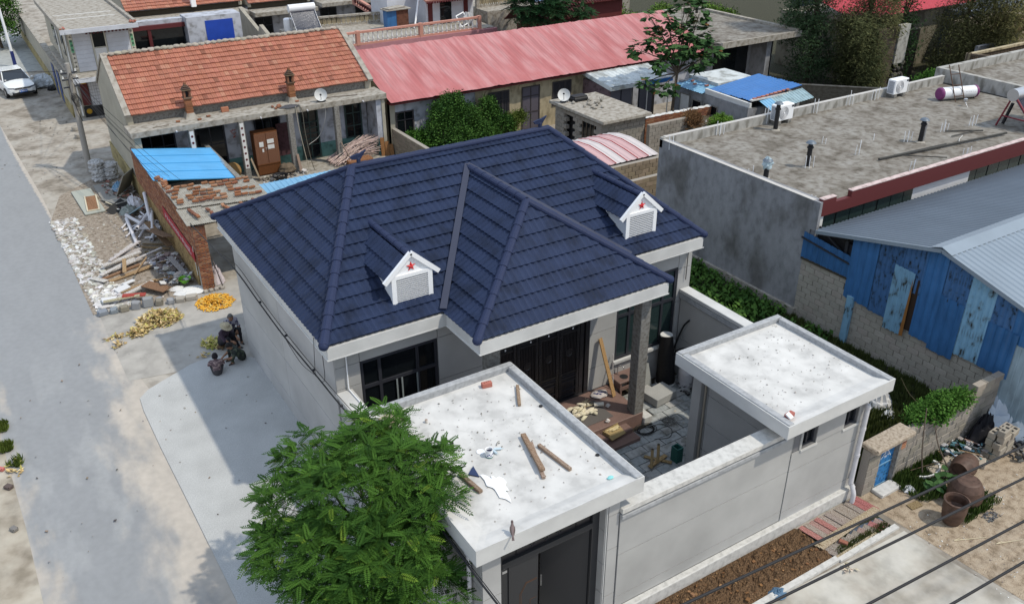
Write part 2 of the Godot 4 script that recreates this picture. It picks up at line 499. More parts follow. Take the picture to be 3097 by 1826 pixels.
func grounds()->void:
	var g:=MB.new()
	g.quad(V(-150,0,40),V(250,0,40),V(250,0,-330),V(-150,0,-330))
	struct("ground",g,M.earth,"beige dusty concrete and earth between the village houses")
	var w:=512
	var h:=2048
	var img:=Image.create(w,h,false,Image.FORMAT_RGB8)
	var n1:=FastNoiseLite.new(); n1.seed=3; n1.frequency=0.55; n1.fractal_octaves=5
	var n2:=FastNoiseLite.new(); n2.seed=9; n2.frequency=3.5; n2.fractal_octaves=4
	var x0:=-2.6; var x1:=2.62; var z0:=-76.0; var z1:=-9.0
	for j in h:
		var z:=lerpf(z0,z1,(j+0.5)/h)
		var re:float=0.9 if z<-62 else lerpf(1.13,1.86,smoothstep(-57,-33,z))
		if z>-30:re=lerpf(1.75,1.15,smoothstep(-29.5,-21,z))
		var soft:=0.05 if z<-30.5 else 0.65
		var le:=lerpf(-1.65,-1.2,smoothstep(-26,-15,z))
		for i in w:
			var x:=lerpf(x0,x1,(i+0.5)/w)
			var a:=n1.get_noise_2d(x*2.2,z*0.8)
			var b:=n2.get_noise_2d(x,z)
			var grey:=smoothstep(re+soft,re-soft,x+(a*0.9 if z>-30.5 else b*0.06))
			grey*=smoothstep(le-0.4,le+0.35,x+a*0.7)
			var blot:=smoothstep(0.05,0.4,n1.get_noise_2d(x*1.4+40,z*0.45))*smoothstep(-32,-22,z)*0.3
			var core:=k3(0.255,0.262,0.268)*(1.0+b*0.07+a*0.06)
			var pale:=k3(0.38,0.385,0.38)*(1.0+b*0.1)
			var dust:=k3(0.43,0.39,0.34)*(1.0+b*0.10+a*0.10)
			var col:=dust.lerp(core.lerp(pale,blot),grey)
			col=Color(clampf(col.r,0,1),clampf(col.g,0,1),clampf(col.b,0,1)).linear_to_srgb()
			img.set_pixel(i,j,col)
	var rm:=StandardMaterial3D.new()
	rm.resource_name="road"; rm.roughness=0.95; rm.metallic_specular=0.3
	rm.albedo_texture=ImageTexture.create_from_image(img)
	rm.normal_enabled=true; rm.normal_texture=T.n_fine; rm.normal_scale=0.15
	M["road"]=rm
	rm.normal_enabled=false
	var r:=MB.new()
	var L:=[[-9.0,-2.6,2.58],[-14.9,-2.5,2.57],[-18.3,-2.4,2.5],[-24.6,-2.35,2.4],[-28,-2.3,2.0],[-30.6,-2.3,1.92],[-33.2,-2.3,1.86],[-44.1,-2.2,1.7],[-57.2,-2.2,1.13],[-76,-2.2,0.4]]
	for i in L.size()- 1:
		var a:Array=L[i]
		var b:Array=L[i+1]
		var q:=[V(a[1],0.004,a[0]),V(a[2],0.004,a[0]),V(b[2],0.004,b[0]),V(b[1],0.004,b[0])]
		var uv:=func(p:Vector3)->Vector2:return Vector2((p.x-x0)/(x1-x0),(p.z-z0)/(z1-z0))
		r.tri(q[0],q[1],q[2],uv.call(q[0]),uv.call(q[1]),uv.call(q[2]))
		r.tri(q[0],q[2],q[3],uv.call(q[0]),uv.call(q[2]),uv.call(q[3]))
	struct("road",r,rm,"grey road with dust washed over its edges")
	var ap:=MB.new()
	var ol:=[]
	for p in [[5.66,-8],[5.66,-24.72],[5.45,-24.9],[5.05,-25.3],[4.65,-25.45],[4.24,-25.5],[3.8,-25.4],[3.0,-25.0],[2.35,-24.65],[2.04,-24.3],[2.0,-23.6],[2.02,-21.5],[2.1,-18.45],[2.17,-14.92],[2.25,-8]]:
		ol.append(V(p[0],0.006,p[1]))
	ap.ext(ol,V(0,0.03,0))
	struct("apron",ap,M.apron,"pale new concrete apron beside the grey house")
	var ys:=MB.new()
	ys.poly([V(1.95,0.008,-25.5),V(5.7,0.008,-24.8),V(9.0,0.008,-26.5),V(9.0,0.008,-31.5),V(5.4,0.008,-30.2),V(1.93,0.008,-30.55)])
	struct("yard",ys,mat("yard",k3(0.40,0.38,0.345),0.95,"conc",V(0.11,0.11,0.11),{"det":"soft","dsc":V(0.5,0.5,0.5)}),"worn concrete yard where corn is spread")
	var dd:=MB.new()
	dd.poly([V(1.75,0.010,-30.55),V(5.5,0.010,-30.1),V(5.75,0.010,-44.5),V(4.6,0.010,-45.6),V(2.4,0.010,-43.5),V(1.66,0.010,-40.5)])
	struct("rubbish_ground",dd,M.debrisdirt,"brown dirt under the heaps of rubbish")
	var lf:=MB.new()
	lf.poly([V(-1.1,0.008,-9),V(-6,0.008,-9),V(-6,0.008,-27),V(-1.75,0.008,-26),V(-1.62,0.008,-23),V(-1.5,0.008,-20),V(-1.45,0.008,-17)])
	struct("verge",lf,mat("verge",k3(0.46,0.42,0.35),0.95,"conc",V(0.13,0.13,0.13),{"det":"old","dsc":V(0.07,0.07,0.07)}),"cracked beige concrete verge left of the road")
	var fs:=MB.new()
	fs.poly([V(5.1,0.006,-70.5),V(5.1,0.006,-90),V(-3,0.006,-90),V(-3,0.006,-70.5)])
	struct("side_street",fs,mat("side_street",k3(0.36,0.375,0.365),0.95,"conc",V(0.2,0.2,0.2)),"pale concrete side street behind the car")
	var al:=MB.new()
	al.poly([V(4,0.006,20),V(2,0.006,-8.0),V(8.6,0.006,-8.75),V(12.2,0.006,-8.72),V(14.6,0.006,-8.62),V(16.5,0.006,-8.55),V(16.55,0.006,-7.3),V(16.75,0.006,-5.7),V(17.2,0.006,-3),V(20,0.006,20)])
	struct("alley",al,mat("alley",k3(0.52,0.50,0.45),0.95,"conc",V(0.13,0.13,0.13),{"det":"old","dsc":V(0.06,0.06,0.06)}),"pale concrete alley in front of the compound wall")
	var dl:=MB.new()
	dl.poly([V(16.5,0.005,-10.1),V(30,0.005,-10.1),V(40,0.005,10),V(20,0.005,20),V(16.9,0.005,-5)])
	struct("dirt_lane",dl,M.dirt,"sandy dirt lane past the jars")
	var sb:=MB.new()
	var nz:=FastNoiseLite.new(); nz.seed=5; nz.frequency=2.2; nz.fractal_octaves=5
	var nx:=150; var nzc:=36
	var P:=func(i:int,j:int)->Vector3:
		var x:=lerpf(8.7,14.32,float(i)/nx)
		var edge:=float(mini(j,nzc-j))/nzc
		var z:=lerpf(-8.84,-10.06,float(j)/nzc)
		return V(x,0.012+smoothstep(0.0,0.2,edge)*(0.05+0.10*nz.get_noise_2d(x*2.0,z*2.0)+0.07*absf(nz.get_noise_2d(x*7,z*7))),z)
	for i in nx:
		for j in nzc:
			sb.quad(P.call(i,j),P.call(i+1,j),P.call(i+1,j+1),P.call(i,j+1))
	struct("soil_bed",sb,M.soil,"brown dug soil bed along the foot of the front wall")
	var kb:=MB.new()
	kb.bx(8.6,0,-8.84,14.35,0.09,-8.70)
	kb.bx(14.36,0,-8.80,16.45,0.07,-8.66)
	struct("bed_kerb",kb,M.plinth,"low concrete kerb along the soil bed")
	var gs:=MB.new()
	gs.poly([V(14.35,0.007,-8.8),V(16.4,0.007,-8.8),V(16.4,0.007,-9.95),V(14.35,0.007,-9.95)])
	struct("grass_strip",gs,M.plot,"mossy strip between boards and kerb")
	var vp:=MB.new()
	vp.poly([V(17.0,0.012,-10.2),V(22.4,0.012,-10.2),V(22.4,0.012,-30),V(17.0,0.012,-30)])
	struct("vegetable_ground",vp,M.plot,"weedy soil between the grey house and its neighbour")
	var cf:=MB.new()
	cf.poly([V(8.9,0.012,-10.3),V(16.6,0.012,-10.3),V(16.6,0.012,-16.95),V(8.9,0.012,-16.95)])
	var cfn:=struct("courtyard_floor",cf,M.dirtgap,"muddy bedding between the courtyard pavers")
	var pm:=MB.new()
	pm.cbox(V(0,0,0),V(0.595,0.04,0.295),0.008)
	var pmesh:=pm.mesh()
	var pms:=[M.paver,mat("paver_b",k3(0.33,0.35,0.35),0.85,"conc",V(0.9,0.9,0.9),{"det":"stain","dsc":V(0.5,0.5,0.5)}),mat("paver_c",k3(0.40,0.40,0.385),0.85,"conc",V(0.9,0.9,0.9),{"det":"stain","dsc":V(0.5,0.5,0.5)})]
	var row:=0
	var z:=-10.9
	while z>-16.8:
		var x:=12.0+(0.3 if row % 2 else 0.0)
		while x<16.4:
			if not (x<14.2 and z<-15.0) and not (x>14.3 and z>-12.9):
				piece("paver",pmesh,cfn,Transform3D(Basis.from_euler(V(rr(-0.01,0.01),rr(-0.02,0.02),rr(-0.01,0.01))),V(x+rr(-0.008,0.008),0.032+rr(-0.006,0.006),z)),pms[rng.randi()% 3])
			x+=0.612
		z-=0.312
		row+=1
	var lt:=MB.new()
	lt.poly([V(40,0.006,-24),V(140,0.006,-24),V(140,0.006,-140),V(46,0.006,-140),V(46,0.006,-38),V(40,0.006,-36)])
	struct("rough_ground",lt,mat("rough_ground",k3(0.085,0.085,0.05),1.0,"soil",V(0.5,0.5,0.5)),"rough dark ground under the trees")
func course(o:Vector3,e:Vector3,up:Vector3,t0:float,t1:float,s0:float,s1:float,lo:Callable,hi:Callable,ph:float)->MB:
	var mb:=MB.new()
	var nn:=e.cross(up).normalized()
	if nn.y<0:nn=-nn
	var flip:=e.cross(up).dot(nn)<0
	var pitch:=0.175
	var st:=pitch/5.0
	var cnt:=int((s1-s0)/st)
	var prof:=[0.0,0.010,0.021,0.021,0.010]
	var pt:Array[Vector3]=[]
	var pb:Array[Vector3]=[]
	var pd:Array[Vector3]=[]
	var ok:Array[bool]=[]
	var shade:=rr(0.93,1.05)
	for i in cnt+1:
		var s:=s0+i*st
		var w:float=prof[(i+int(ph*5))% 5]
		var a:=maxf(t0,lo.call(s))
		var b:=minf(t1,hi.call(s))
		ok.append(b>a+0.002)
		var sag:=0.013-w*0.9
		pb.append(o+e*s+up*(a-0.012+sag)+nn*(w+0.045*(t1-a)/(t1-t0)))
		pt.append(o+e*s+up*b+nn*(w+0.045*(t1-b)/(t1-t0)))
		pd.append(pb[i]- nn*0.046)
	for i in cnt:
		if ok[i] or ok[i+1]:
			mb.col=Color(shade,shade,shade)*rr(0.96,1.04)
			if flip:
				mb.quad(pb[i+1],pb[i],pt[i],pt[i+1]); mb.quad(pd[i+1],pd[i],pb[i],pb[i+1])
			else:
				mb.quad(pb[i],pb[i+1],pt[i+1],pt[i]); mb.quad(pd[i],pd[i+1],pb[i+1],pb[i])
	return mb
func slope(parent:Node3D,o:Vector3,e:Vector3,le:float,up:Vector3,lu:float,lo:Callable,hi:Callable,nm:="tile_course")->void:
	var k:=0
	var step:=0.37
	while k*step<lu-0.05:
		var mb:=course(o,e,up,k*step,minf((k+1)*step,lu),0.0,le,lo,hi,fmod(k*0.4,1.0))
		if mb.v.size()>0:
			part(nm,mb,parent,M.navy)
		k+=1
func caps(parent:Node3D,a:Vector3,b:Vector3,r:=0.095,seg:=0.42,nm:="ridge_cap")->void:
	var d:=b-a
	var ln:=d.length()
	var n:=maxi(1,int(round(ln/seg)))
	d/=ln
	var side:=d.cross(Vector3.UP).normalized()
	var up:=side.cross(d)
	var q:=MB.new()
	var sl:=ln/n
	for j in 8:
		var p:=PI*(j-1)/6.0
		var w:=PI*j/6.0
		var A:=V(cos(p)*r,sin(p)*r*0.85,0); var B:=V(cos(w)*r,sin(w)*r*0.85,0)
		var k:=1.16
		q.quad(A,B,B*k+V(0,0,sl*1.02),A*k+V(0,0,sl*1.02))
		q.quad(A*k+V(0,0,sl*1.02),B*k+V(0,0,sl*1.02),B*0.9+V(0,0,sl*1.02),A*0.9+V(0,0,sl*1.02))
	var me:=q.mesh()
	for i in n:
		var from:=b if a.y<b.y else a
		var dir:=(-d if a.y<b.y else d)
		var sd:=dir.cross(Vector3.UP).normalized()
		var u2:=sd.cross(dir)
		piece(nm,me,parent,Transform3D(Basis(-sd,u2,dir),from+dir*sl*i),M.navycap)
func panels(parent:Node3D,o:Vector3,e:Vector3,us:Array,vs:Array,th:=0.02,m:Material=null,gap:=0.016)->void:
	var nn:=e.cross(Vector3.UP)
	for i in us.size()- 1:
		for j in vs.size()- 1:
			var mb:=MB.new()
			var f:=rr(0.965,1.03)
			mb.col=Color(f,f,f*rr(0.99,1.01))
			var w:float=us[i+1]- us[i]- gap
			var h:float=vs[j+1]- vs[j]- gap
			mb.box(o+e*((us[i]+us[i+1])*0.5)+Vector3.UP*((vs[j]+vs[j+1])*0.5)+nn*(th*0.5+0.001),V(w,h,th),Basis(e,Vector3.UP,nn))
			part("wall_panel",mb,parent,m if m else M.panel)
func window(parent:Node3D,x0:float,x1:float,y0:float,y1:float,z:float,vx:Array,hy:float,lower:Array,glass:Material)->void:
	var fr:=MB.new()
	var t:=0.07
	fr.bx(x0,y0,z-0.05,x1,y0+t,z+0.035); fr.bx(x0,y1-t,z-0.05,x1,y1,z+0.035)
	fr.bx(x0,y0+t,z-0.05,x0+t,y1-t,z+0.035); fr.bx(x1-t,y0+t,z-0.05,x1,y1-t,z+0.035)
	if hy>0:fr.bx(x0+t,hy-0.045,z-0.04,x1-t,hy+0.045,z+0.03)
	for x in vx:
		fr.bx(x-0.04,y0+t,z-0.038,x+0.04,y1-t,z+0.028)
	var f:=part("window",fr,parent,M.frame)
	var xs:=[x0+t*0.5]+vx+[x1-t*0.5]
	var ys:=[y0+t*0.5,hy,y1-t*0.5] if hy>0 else [y0+t*0.5,y1-t*0.5]
	for i in xs.size()- 1:
		for j in ys.size()- 1:
			var g:=MB.new()
			g.bx(xs[i]+0.01,ys[j]+0.01,z-0.02,xs[i+1]- 0.01,ys[j+1]- 0.01,z-0.008)
			part("pane",g,f,glass)
	for x in lower:
		var s:=MB.new()
		s.bx(x-0.02,y0+t,z+0.03,x+0.02,hy-0.045,z+0.045)
		part("sash_stile",s,f,M.sash)
func star(ctr:Vector3,r:float)->MB:
	var mb:=MB.new()
	for i in 10:
		var a:=PI/2+TAU*i/10.0
		var b:=PI/2+TAU*(i+1)/10.0
		var ra:=r if i % 2==0 else r*0.4
		var rb:=r if i % 2==1 else r*0.4
		mb.tri(ctr+V(0,0,0.035),ctr+V(cos(a)*ra,sin(a)*ra,0),ctr+V(cos(b)*rb,sin(b)*rb,0))
	return mb
func dormer(house:Node3D,cx:float)->void:
	var zf:=-17.12; var hw:=0.52; var yb:=4.93; var ye:=5.72; var ya:=6.18
	var roof_z:=func(y:float)->float:return -16.6 -(y-4.7)/0.5303
	var w:=MB.new()
	w.poly([V(cx-hw,yb-0.05,zf),V(cx+hw,yb-0.05,zf),V(cx+hw,ye,zf),V(cx,ya-0.03,zf),V(cx-hw,ye,zf)],V(0,0,1))
	for s in [-1.0,1.0]:
		var zb:float=roof_z.call(ye)- 0.1
		var q:=[V(cx+s*hw,yb-0.2,zf),V(cx+s*hw,ye,zf),V(cx+s*hw,ye,zb)]
		if s>0:w.tri(q[0],q[2],q[1])
		else:w.tri(q[0],q[1],q[2])
	var d:=part("dormer",w,house,M.white)
	var f:=MB.new()
	f.bx(cx-hw-0.02,yb-0.06,zf+0.002,cx-hw+0.10,ye-0.02,zf+0.045)
	f.bx(cx+hw-0.10,yb-0.06,zf+0.002,cx+hw+0.02,ye-0.02,zf+0.045)
	f.bx(cx-hw+0.10,ye-0.10,zf+0.002,cx+hw-0.10,ye-0.02,zf+0.045)
	f.bx(cx-hw+0.10,yb-0.06,zf+0.002,cx+hw-0.10,yb+0.05,zf+0.045)
	part("louvre_frame",f,d,M.white)
	var bk:=MB.new()
	bk.bx(cx-hw+0.1,yb+0.05,zf+0.003,cx+hw-0.1,ye-0.1,zf+0.006)
	part("louvre_backing",bk,d,mat("louvreback",k3(0.35,0.36,0.38),0.7))
	for i in 12:
		var y:=yb+0.075+i*0.0535
		var sl:=MB.new()
		sl.box(V(cx,y,zf+0.026),V(2*hw-0.21,0.044,0.008),Basis(Vector3.RIGHT,0.7))
		part("louvre_slat",sl,d,M.white)
	var st:=star(V(cx,5.86,zf+0.012),0.135)
	part("star",st,d,M.red)
	for s in [-1.0,1.0]:
		var b:=MB.new()
		var a:=V(cx,ya+0.04,zf+0.03); var e:=V(cx+s*(hw+0.20),ye-0.155,zf+0.03)
		var dir:=(e-a).normalized()
		b.box((a+e)*0.5,V((e-a).length(),0.11,0.07),Basis(dir,V(-dir.y,dir.x,0),Vector3.BACK))
		part("barge_board",b,d,M.white)
		var slope_t:=(ya-ye)/hw
		for k in 2:
			var u0:=k*0.37; var u1:=(k+1)*0.37
			var mb:=MB.new()
			var pit:=0.175/5.0
			var prof:=[0.0,0.010,0.021,0.021,0.010]
			var ln:=2.9
			var dx:=cos(atan(slope_t)); var dy:=sin(atan(slope_t))
			var up:=V(-s*dx,dy,0)
			var base:=V(cx+s*(hw+0.14),ye-0.14*slope_t+0.02,zf)
			var nn:=V(s*dy,dx,0)
			var lim:=(hw+0.14)/dx
			for i in int(ln/pit):
				var w0:float=prof[i % 5]; var w1:float=prof[(i+1)% 5]
				var A:=base+V(0,0,-i*pit)+up*minf(u0-w0*0.9,lim); var B:=base+V(0,0,-(i+1)*pit)+up*minf(u0-w1*0.9,lim)
				var C:=base+V(0,0,-(i+1)*pit)+up*minf(u1,lim); var D:=base+V(0,0,-i*pit)+up*minf(u1,lim)
				A+=nn*(w0+0.045); B+=nn*(w1+0.045); C+=nn*w1; D+=nn*w0
				if roof_z.call(A.y)>A.z+0.35+0.0:
					pass
				if C.z<roof_z.call(C.y)- 0.12 and A.z<roof_z.call(A.y)- 0.12:continue
				if s>0:
					mb.quad(A,B,C,D); mb.quad(A-nn*0.045,B-nn*0.045,B,A)
				else:
					mb.quad(B,A,D,C); mb.quad(B-nn*0.045,A-nn*0.045,A,B)
			part("tile_course",mb,d,M.navy)
	caps(d,V(cx,ya-0.03,zf+0.02),V(cx,ya-0.02,roof_z.call(ya+0.02)- 0.05),0.085,0.4)
	var sl2:=MB.new()
	for i in 16:
		var x:=cx-hw-0.05+i*(2*hw+0.1)/15.0
		sl2.blob(V(x,yb-0.075+rr(-0.012,0.012)- 0.02,zf+0.05),V(0.05,0.03,0.045),0.3,i,4)
	part("sealant",sl2,d,M.white)
func main_house()->void:
	var h:=thing("house","new grey house under the dark blue hipped tile roof with two white star dormers","house",V(11,0,-21))
	var w:=MB.new()
	var x0:=5.67; var x1:=16.84; var zf:=-16.97; var zb:=-25.2
	w.bx(x0,0,zb,x0+0.24,4.4,zf); w.bx(x1-0.24,0,zb,x1,4.4,zf); w.bx(x0+0.24,0,zb,x1-0.24,4.4,zb+0.24)
	w.bx(x0+0.24,0,zf-0.24,6.29,4.4,zf); w.bx(6.29,3.79,zf-0.24,8.38,4.4,zf); w.bx(6.29,0,zf-0.24,8.38,1.2,zf)
	w.bx(8.38,0,zf-0.24,9.93,4.4,zf); w.bx(9.93,3.15,zf-0.24,13.17,4.4,zf)
	w.bx(13.17,0,zf-0.24,14.12,4.4,zf); w.bx(14.12,3.65,zf-0.24,16.34,4.4,zf); w.bx(14.12,0,zf-0.24,16.34,1.18,zf)
	w.bx(16.34,0,zf-0.24,x1-0.24,4.4,zf)
	part("wall",w,h,M.joint)
	var fl:=MB.new()
	fl.bx(x0+0.24,0,zb+0.24,x1-0.24,0.44,zf-0.24)
	part("floor",fl,h,M.plinth)
	panels(h,V(x0,0,zb),V(0,0,1),[0.0,4.1,8.23],[0.0,0.55,1.88,3.0,4.38])
	panels(h,V(x0,0,zf),V(1,0,0),[-0.022,0.62],[0.0,1.2,3.2,3.80,4.38])
	panels(h,V(6.29,0,zf),V(1,0,0),[0.0,2.09],[3.80,4.38])
	panels(h,V(6.29,0,zf),V(1,0,0),[0.0,2.09],[0.0,1.19])
	panels(h,V(8.38,0,zf),V(1,0,0),[0.0,1.55],[0.0,1.35,2.55,3.80,4.38])
	panels(h,V(9.93,0,zf),V(1,0,0),[0.0,3.24],[3.16,4.38])
	panels(h,V(13.17,0,zf),V(1,0,0),[0.0,0.95],[0.44,1.2,2.35,3.2,4.38])
	panels(h,V(14.12,0,zf),V(1,0,0),[0.0,2.22],[3.66,4.38])
	panels(h,V(14.12,0,zf),V(1,0,0),[0.0,2.22],[0.0,1.17])
	panels(h,V(16.34,0,zf),V(1,0,0),[0.0,0.50],[0.0,1.2,2.5,3.6,4.38])
	panels(h,V(x1,0,zf),V(0,0,-1),[0.0,4.1,8.23],[0.0,1.4,2.8,4.38])
	var sill:=MB.new()
	sill.bx(14.05,1.11,zf+0.021,16.4,1.19,zf+0.12); sill.bx(6.22,1.13,zf+0.021,8.45,1.2,zf+0.12)
	part("window_sill",sill,h,M.trim)
	window(h,6.30,8.37,1.2,3.78,zf-0.04,[6.80,7.82],3.02,[7.22,7.36,7.78],M.glass)
	window(h,14.13,16.33,1.19,3.64,zf-0.04,[14.62,15.85],2.62,[15.2,15.3],M.greenglass)
	var fa:=MB.new()
	var y0:=4.35; var y1:=4.66
	fa.bx(5.40,y0,-25.48,5.52,y1,-16.66); fa.bx(5.40,y0,-16.66,8.46,y1,-16.54)
	fa.bx(14.06,y0,-16.66,16.80,y1,-16.54); fa.bx(16.68,y0,-25.48,16.80,y1,-16.66); fa.bx(5.52,y0,-25.48,16.68,y1,-25.36)
	fa.bx(8.44,y0,-16.54,8.56,y1,-15.02); fa.bx(8.44,y0,-15.02,14.08,y1,-14.90); fa.bx(13.96,y0,-16.54,14.08,y1,-15.02)
	part("fascia",fa,h,M.trim)
	var so:=MB.new()
	so.bx(5.52,4.40,-25.36,16.68,4.44,-16.66); so.bx(8.56,4.40,-16.66,13.96,4.44,-15.02)
	part("soffit",so,h,M.trim)
	var ft:=MB.new()
	for a in [[5.385,-25.5,5.395,-16.53],[5.385,-16.53,8.44,-16.52],[8.425,-16.53,8.435,-14.89],[8.425,-14.89,14.09,-14.88],[14.09,-16.52,16.82,-16.51]]:
		ft.bx(a[0]- 0.01,4.335,a[1],a[2]+0.01,4.36,a[3])
	part("drip_edge",ft,h,M.offwhite)
	var E:=4.7; var Rr:=7.06; var zm:=-21.05
	var xa:=8.14; var xb:=14.44
	var fu:=V(0,Rr-E,-4.45); var fl_:=fu.length(); fu/=fl_
	var always:=func(_s:float)->float:return -1.0
	var hipf:=func(s:float)->float:return minf(s/2.79,(11.51-s)/2.42)*fl_
	slope(h,V(5.35,E,-16.6),V(1,0,0),11.51,fu,fl_,always,hipf)
	var bu:=V(0,Rr-E,4.45)/fl_
	slope(h,V(5.35,E,-25.5),V(1,0,0),11.51,bu,fl_,always,hipf)
	var lu:=V(2.79,Rr-E,0); var ll:=lu.length(); lu/=ll
	var hipl:=func(s:float)->float:return minf(s/4.45,(8.9-s)/4.45)*ll
	slope(h,V(5.35,E,-25.5),V(0,0,1),8.9,lu,ll,always,hipl)
	var ru:=V(-2.42,Rr-E,0); var rl:=ru.length(); ru/=rl
	var hipr:=func(s:float)->float:return minf(s/4.45,(8.9-s)/4.45)*rl
	slope(h,V(16.86,E,-25.5),V(0,0,1),8.9,ru,rl,always,hipr)
	var px0:=8.40; var px1:=14.14; var pz:=-14.95; var pxc:=11.27; var ph:=6.68; var pin:=2.4
	var pfu:=V(0,ph-E,-pin); var pfl:=pfu.length(); pfu/=pfl
	var hipp:=func(s:float)->float:return minf(s/2.87,(5.74-s)/2.87)*pfl
	slope(h,V(px0,E,pz),V(1,0,0),5.74,pfu,pfl,always,hipp)
	var plu:=V(2.87,ph-E,0); var pll:=plu.length(); plu/=pll
	var ztop:=-16.6 -(ph-E)/0.5303
	var hl:=func(s:float)->float:return minf(1.0,s/pin)*pll
	var lov:=func(s:float)->float:return (s-1.65)/(pz-1.65-ztop+0.0)*pll-0.08
	var lv:=absf(ztop-pz)
	var lo2:=func(s:float)->float:return maxf(-1.0,(s-1.65)/(lv-1.65)*pll-0.06) if s>1.65 else -1.0
	slope(h,V(px0,E,pz),V(0,0,-1),lv,plu,pll,lo2,hl)
	var pru:=V(-2.87,ph-E,0)/pll
	slope(h,V(px1,E,pz),V(0,0,-1),lv,pru,pll,lo2,hl)
	var L:=0.03
	caps(h,V(xa,Rr+L,zm),V(xb,Rr+L,zm))
	caps(h,V(5.35,E+L,-16.6),V(xa,Rr+L,zm),0.11)
	caps(h,V(5.35,E+L,-25.5),V(xa,Rr+L,zm))
	caps(h,V(16.86,E+L,-16.6),V(xb,Rr+L,zm))
	caps(h,V(16.86,E+L,-25.5),V(xb,Rr+L,zm))
	caps(h,V(pxc,ph+L,pz-pin),V(pxc,ph+L+0.005,ztop))
	caps(h,V(px0,E+L,pz),V(pxc,ph+L,pz-pin),0.10)
	caps(h,V(px1,E+L,pz),V(pxc,ph+L,pz-pin),0.10)
	var bl:=MB.new()
	for p in [V(5.35,E,-16.6),V(5.35,E,-25.5),V(16.86,E,-16.6),V(px0,E,pz),V(px1,E,pz)]:
		bl.blob(p+V(0,0.02,0),V(0.12,0.11,0.12),0.0,1,7)
	part("hip_end",bl,h,M.navycap)
	var va:=MB.new()
	for q in [[px0,1.0],[px1,-1.0]]:
		var a:=V(q[0]- q[1]*0.02,E+0.12,-16.55); var b:=V(pxc,ph+0.12,ztop)
		var sd:=V(q[1],0,0)*0.07
		var z2:=V(0,0,0.0)
		va.box((a+b)*0.5,V(0.17,0.02,(b-a).length()),Basis.looking_at((b-a).normalized()))
	part("valley_flashing",va,h,M.flash)
	for x in [8.35,14.15]:
		var f:=MB.new()
		f.cbox(V(x,Rr+0.17,zm),V(0.10,0.16,0.09),0.02)
		f.ext([V(x-0.18,Rr+0.22,zm-0.03),V(x+0.05,Rr+0.2,zm-0.03),V(x+0.22,Rr+0.42,zm-0.03),V(x+0.05,Rr+0.36,zm-0.03),V(x-0.1,Rr+0.34,zm-0.03),V(x-0.24,Rr+0.30,zm-0.03)],V(0,0,0.06))
		part("ridge_finial",f,h,M.navycap)
	dormer(h,7.86)
	dormer(h,14.9)
	for x in [13.74,9.05]:
		var p:=MB.new()
		p.cbox(V(x,2.4,-15.45),V(0.33,4.0,0.33),0.015)
		part("portico_post",p,h,M.post)
	var pf:=MB.new()
	pf.cbox(V(11.3,0.225,-16.1),V(5.2,0.45,1.66),0.015)
	part("portico_floor",pf,h,M.granite)
	for s in [[13.3,0.3,-15.13],[13.35,0.16,-14.98]]:
		var stp:=MB.new()
		stp.cbox(V(s[0]- 2.0,s[1]*0.5,s[2]- 0.15 if s[1]>0.2 else s[2]- 0.15),V(4.0,s[1],0.62 if s[1]>0.2 else 0.9),0.012)
		part("step",stp,h,M.granite)
	var pier:=MB.new()
	pier.cbox(V(14.05,0.13,-15.45),V(0.3,0.26,0.5),0.015)
	part("step_block",pier,h,M.plinth)
	var dz:=-17.0
	var fr:=MB.new()
	fr.bx(9.95,3.05,dz-0.1,13.15,3.15,dz+0.06); fr.bx(13.02,0.44,dz-0.1,13.15,3.05,dz+0.07); fr.bx(9.95,0.44,dz-0.1,10.08,3.05,dz+0.06)
	fr.bx(12.86,0.44,dz-0.1,13.0,3.05,dz+0.03)
	fr.bx(9.95,0.44,dz-0.1,13.15,0.47,dz+0.1)
	var door:=part("entrance_door",fr,h,M.bronze)
	var xs:=[10.08,10.75,11.46,12.16,12.86]
	for i in 4:
		var a:float=xs[i]; var b:float=xs[i+1]
		var lf:=MB.new()
		lf.bx(a+0.01,0.48,dz-0.06,b-0.01,3.04,dz-0.02)
		for x in [a+0.06,b-0.06]:
			lf.bx(x-0.05,0.48,dz-0.02,x+0.05,3.04,dz+0.015)
			for k in 26:
				lf.box(V(x,0.55+k*0.098,dz+0.02),V(0.07,0.035,0.02),Basis(Vector3.BACK,0.6 if x<(a+b)/2 else -0.6))
		for y in [2.78,2.62,1.28,0.5]:
			lf.bx(a+0.11,y,dz-0.02,b-0.11,y+0.05,dz+0.01)
		for k in 9:
			var x:=a+0.15+k*(b-a-0.3)/8.0
			lf.bx(x-0.008,1.33,dz-0.02,x+0.008,2.62,dz+0.004)
		lf.lathe(V((a+b)/2,1.98,dz-0.005),[Vector2(0.13,-0.01),Vector2(0.12,0.012),Vector2(0.10,0.0),Vector2(0.0,0.004)],14,Basis(Vector3.RIGHT,PI/2))
		for k in 5:
			for q in 4:
				lf.box(V(a+0.2+k*(b-a-0.4)/4.0,0.62+q*0.08,dz-0.015),V(0.05,0.03,0.015),Basis(Vector3.BACK,0.7))
		part("door_leaf",lf,door,M.bronze)
		var lr:=MB.new()
		for y in [1.22,1.14,1.02,0.74]:
			lr.bx(a+0.12,y,dz+0.0,b-0.12,y+0.022,dz+0.022)
		part("door_rail",lr,door,M.bronzelite)
		var st:=MB.new()
		st.bx((a+b)/2-0.02+(0.1 if i % 2 else -0.02),2.71,dz+0.005,(a+b)/2+0.02+(0.1 if i % 2 else -0.02),2.77,dz+0.012)
		part("sticker",st,door,M.white)
	var cd:=MB.new()
	cd.tube([V(5.95,4.32,-16.9),V(5.93,3.2,-16.9),V(5.94,3.17,-16.8),V(5.98,3.17,-15.0)],0.018,-1,6)
	part("conduit",cd,h,M.white)
	var cm:=MB.new()
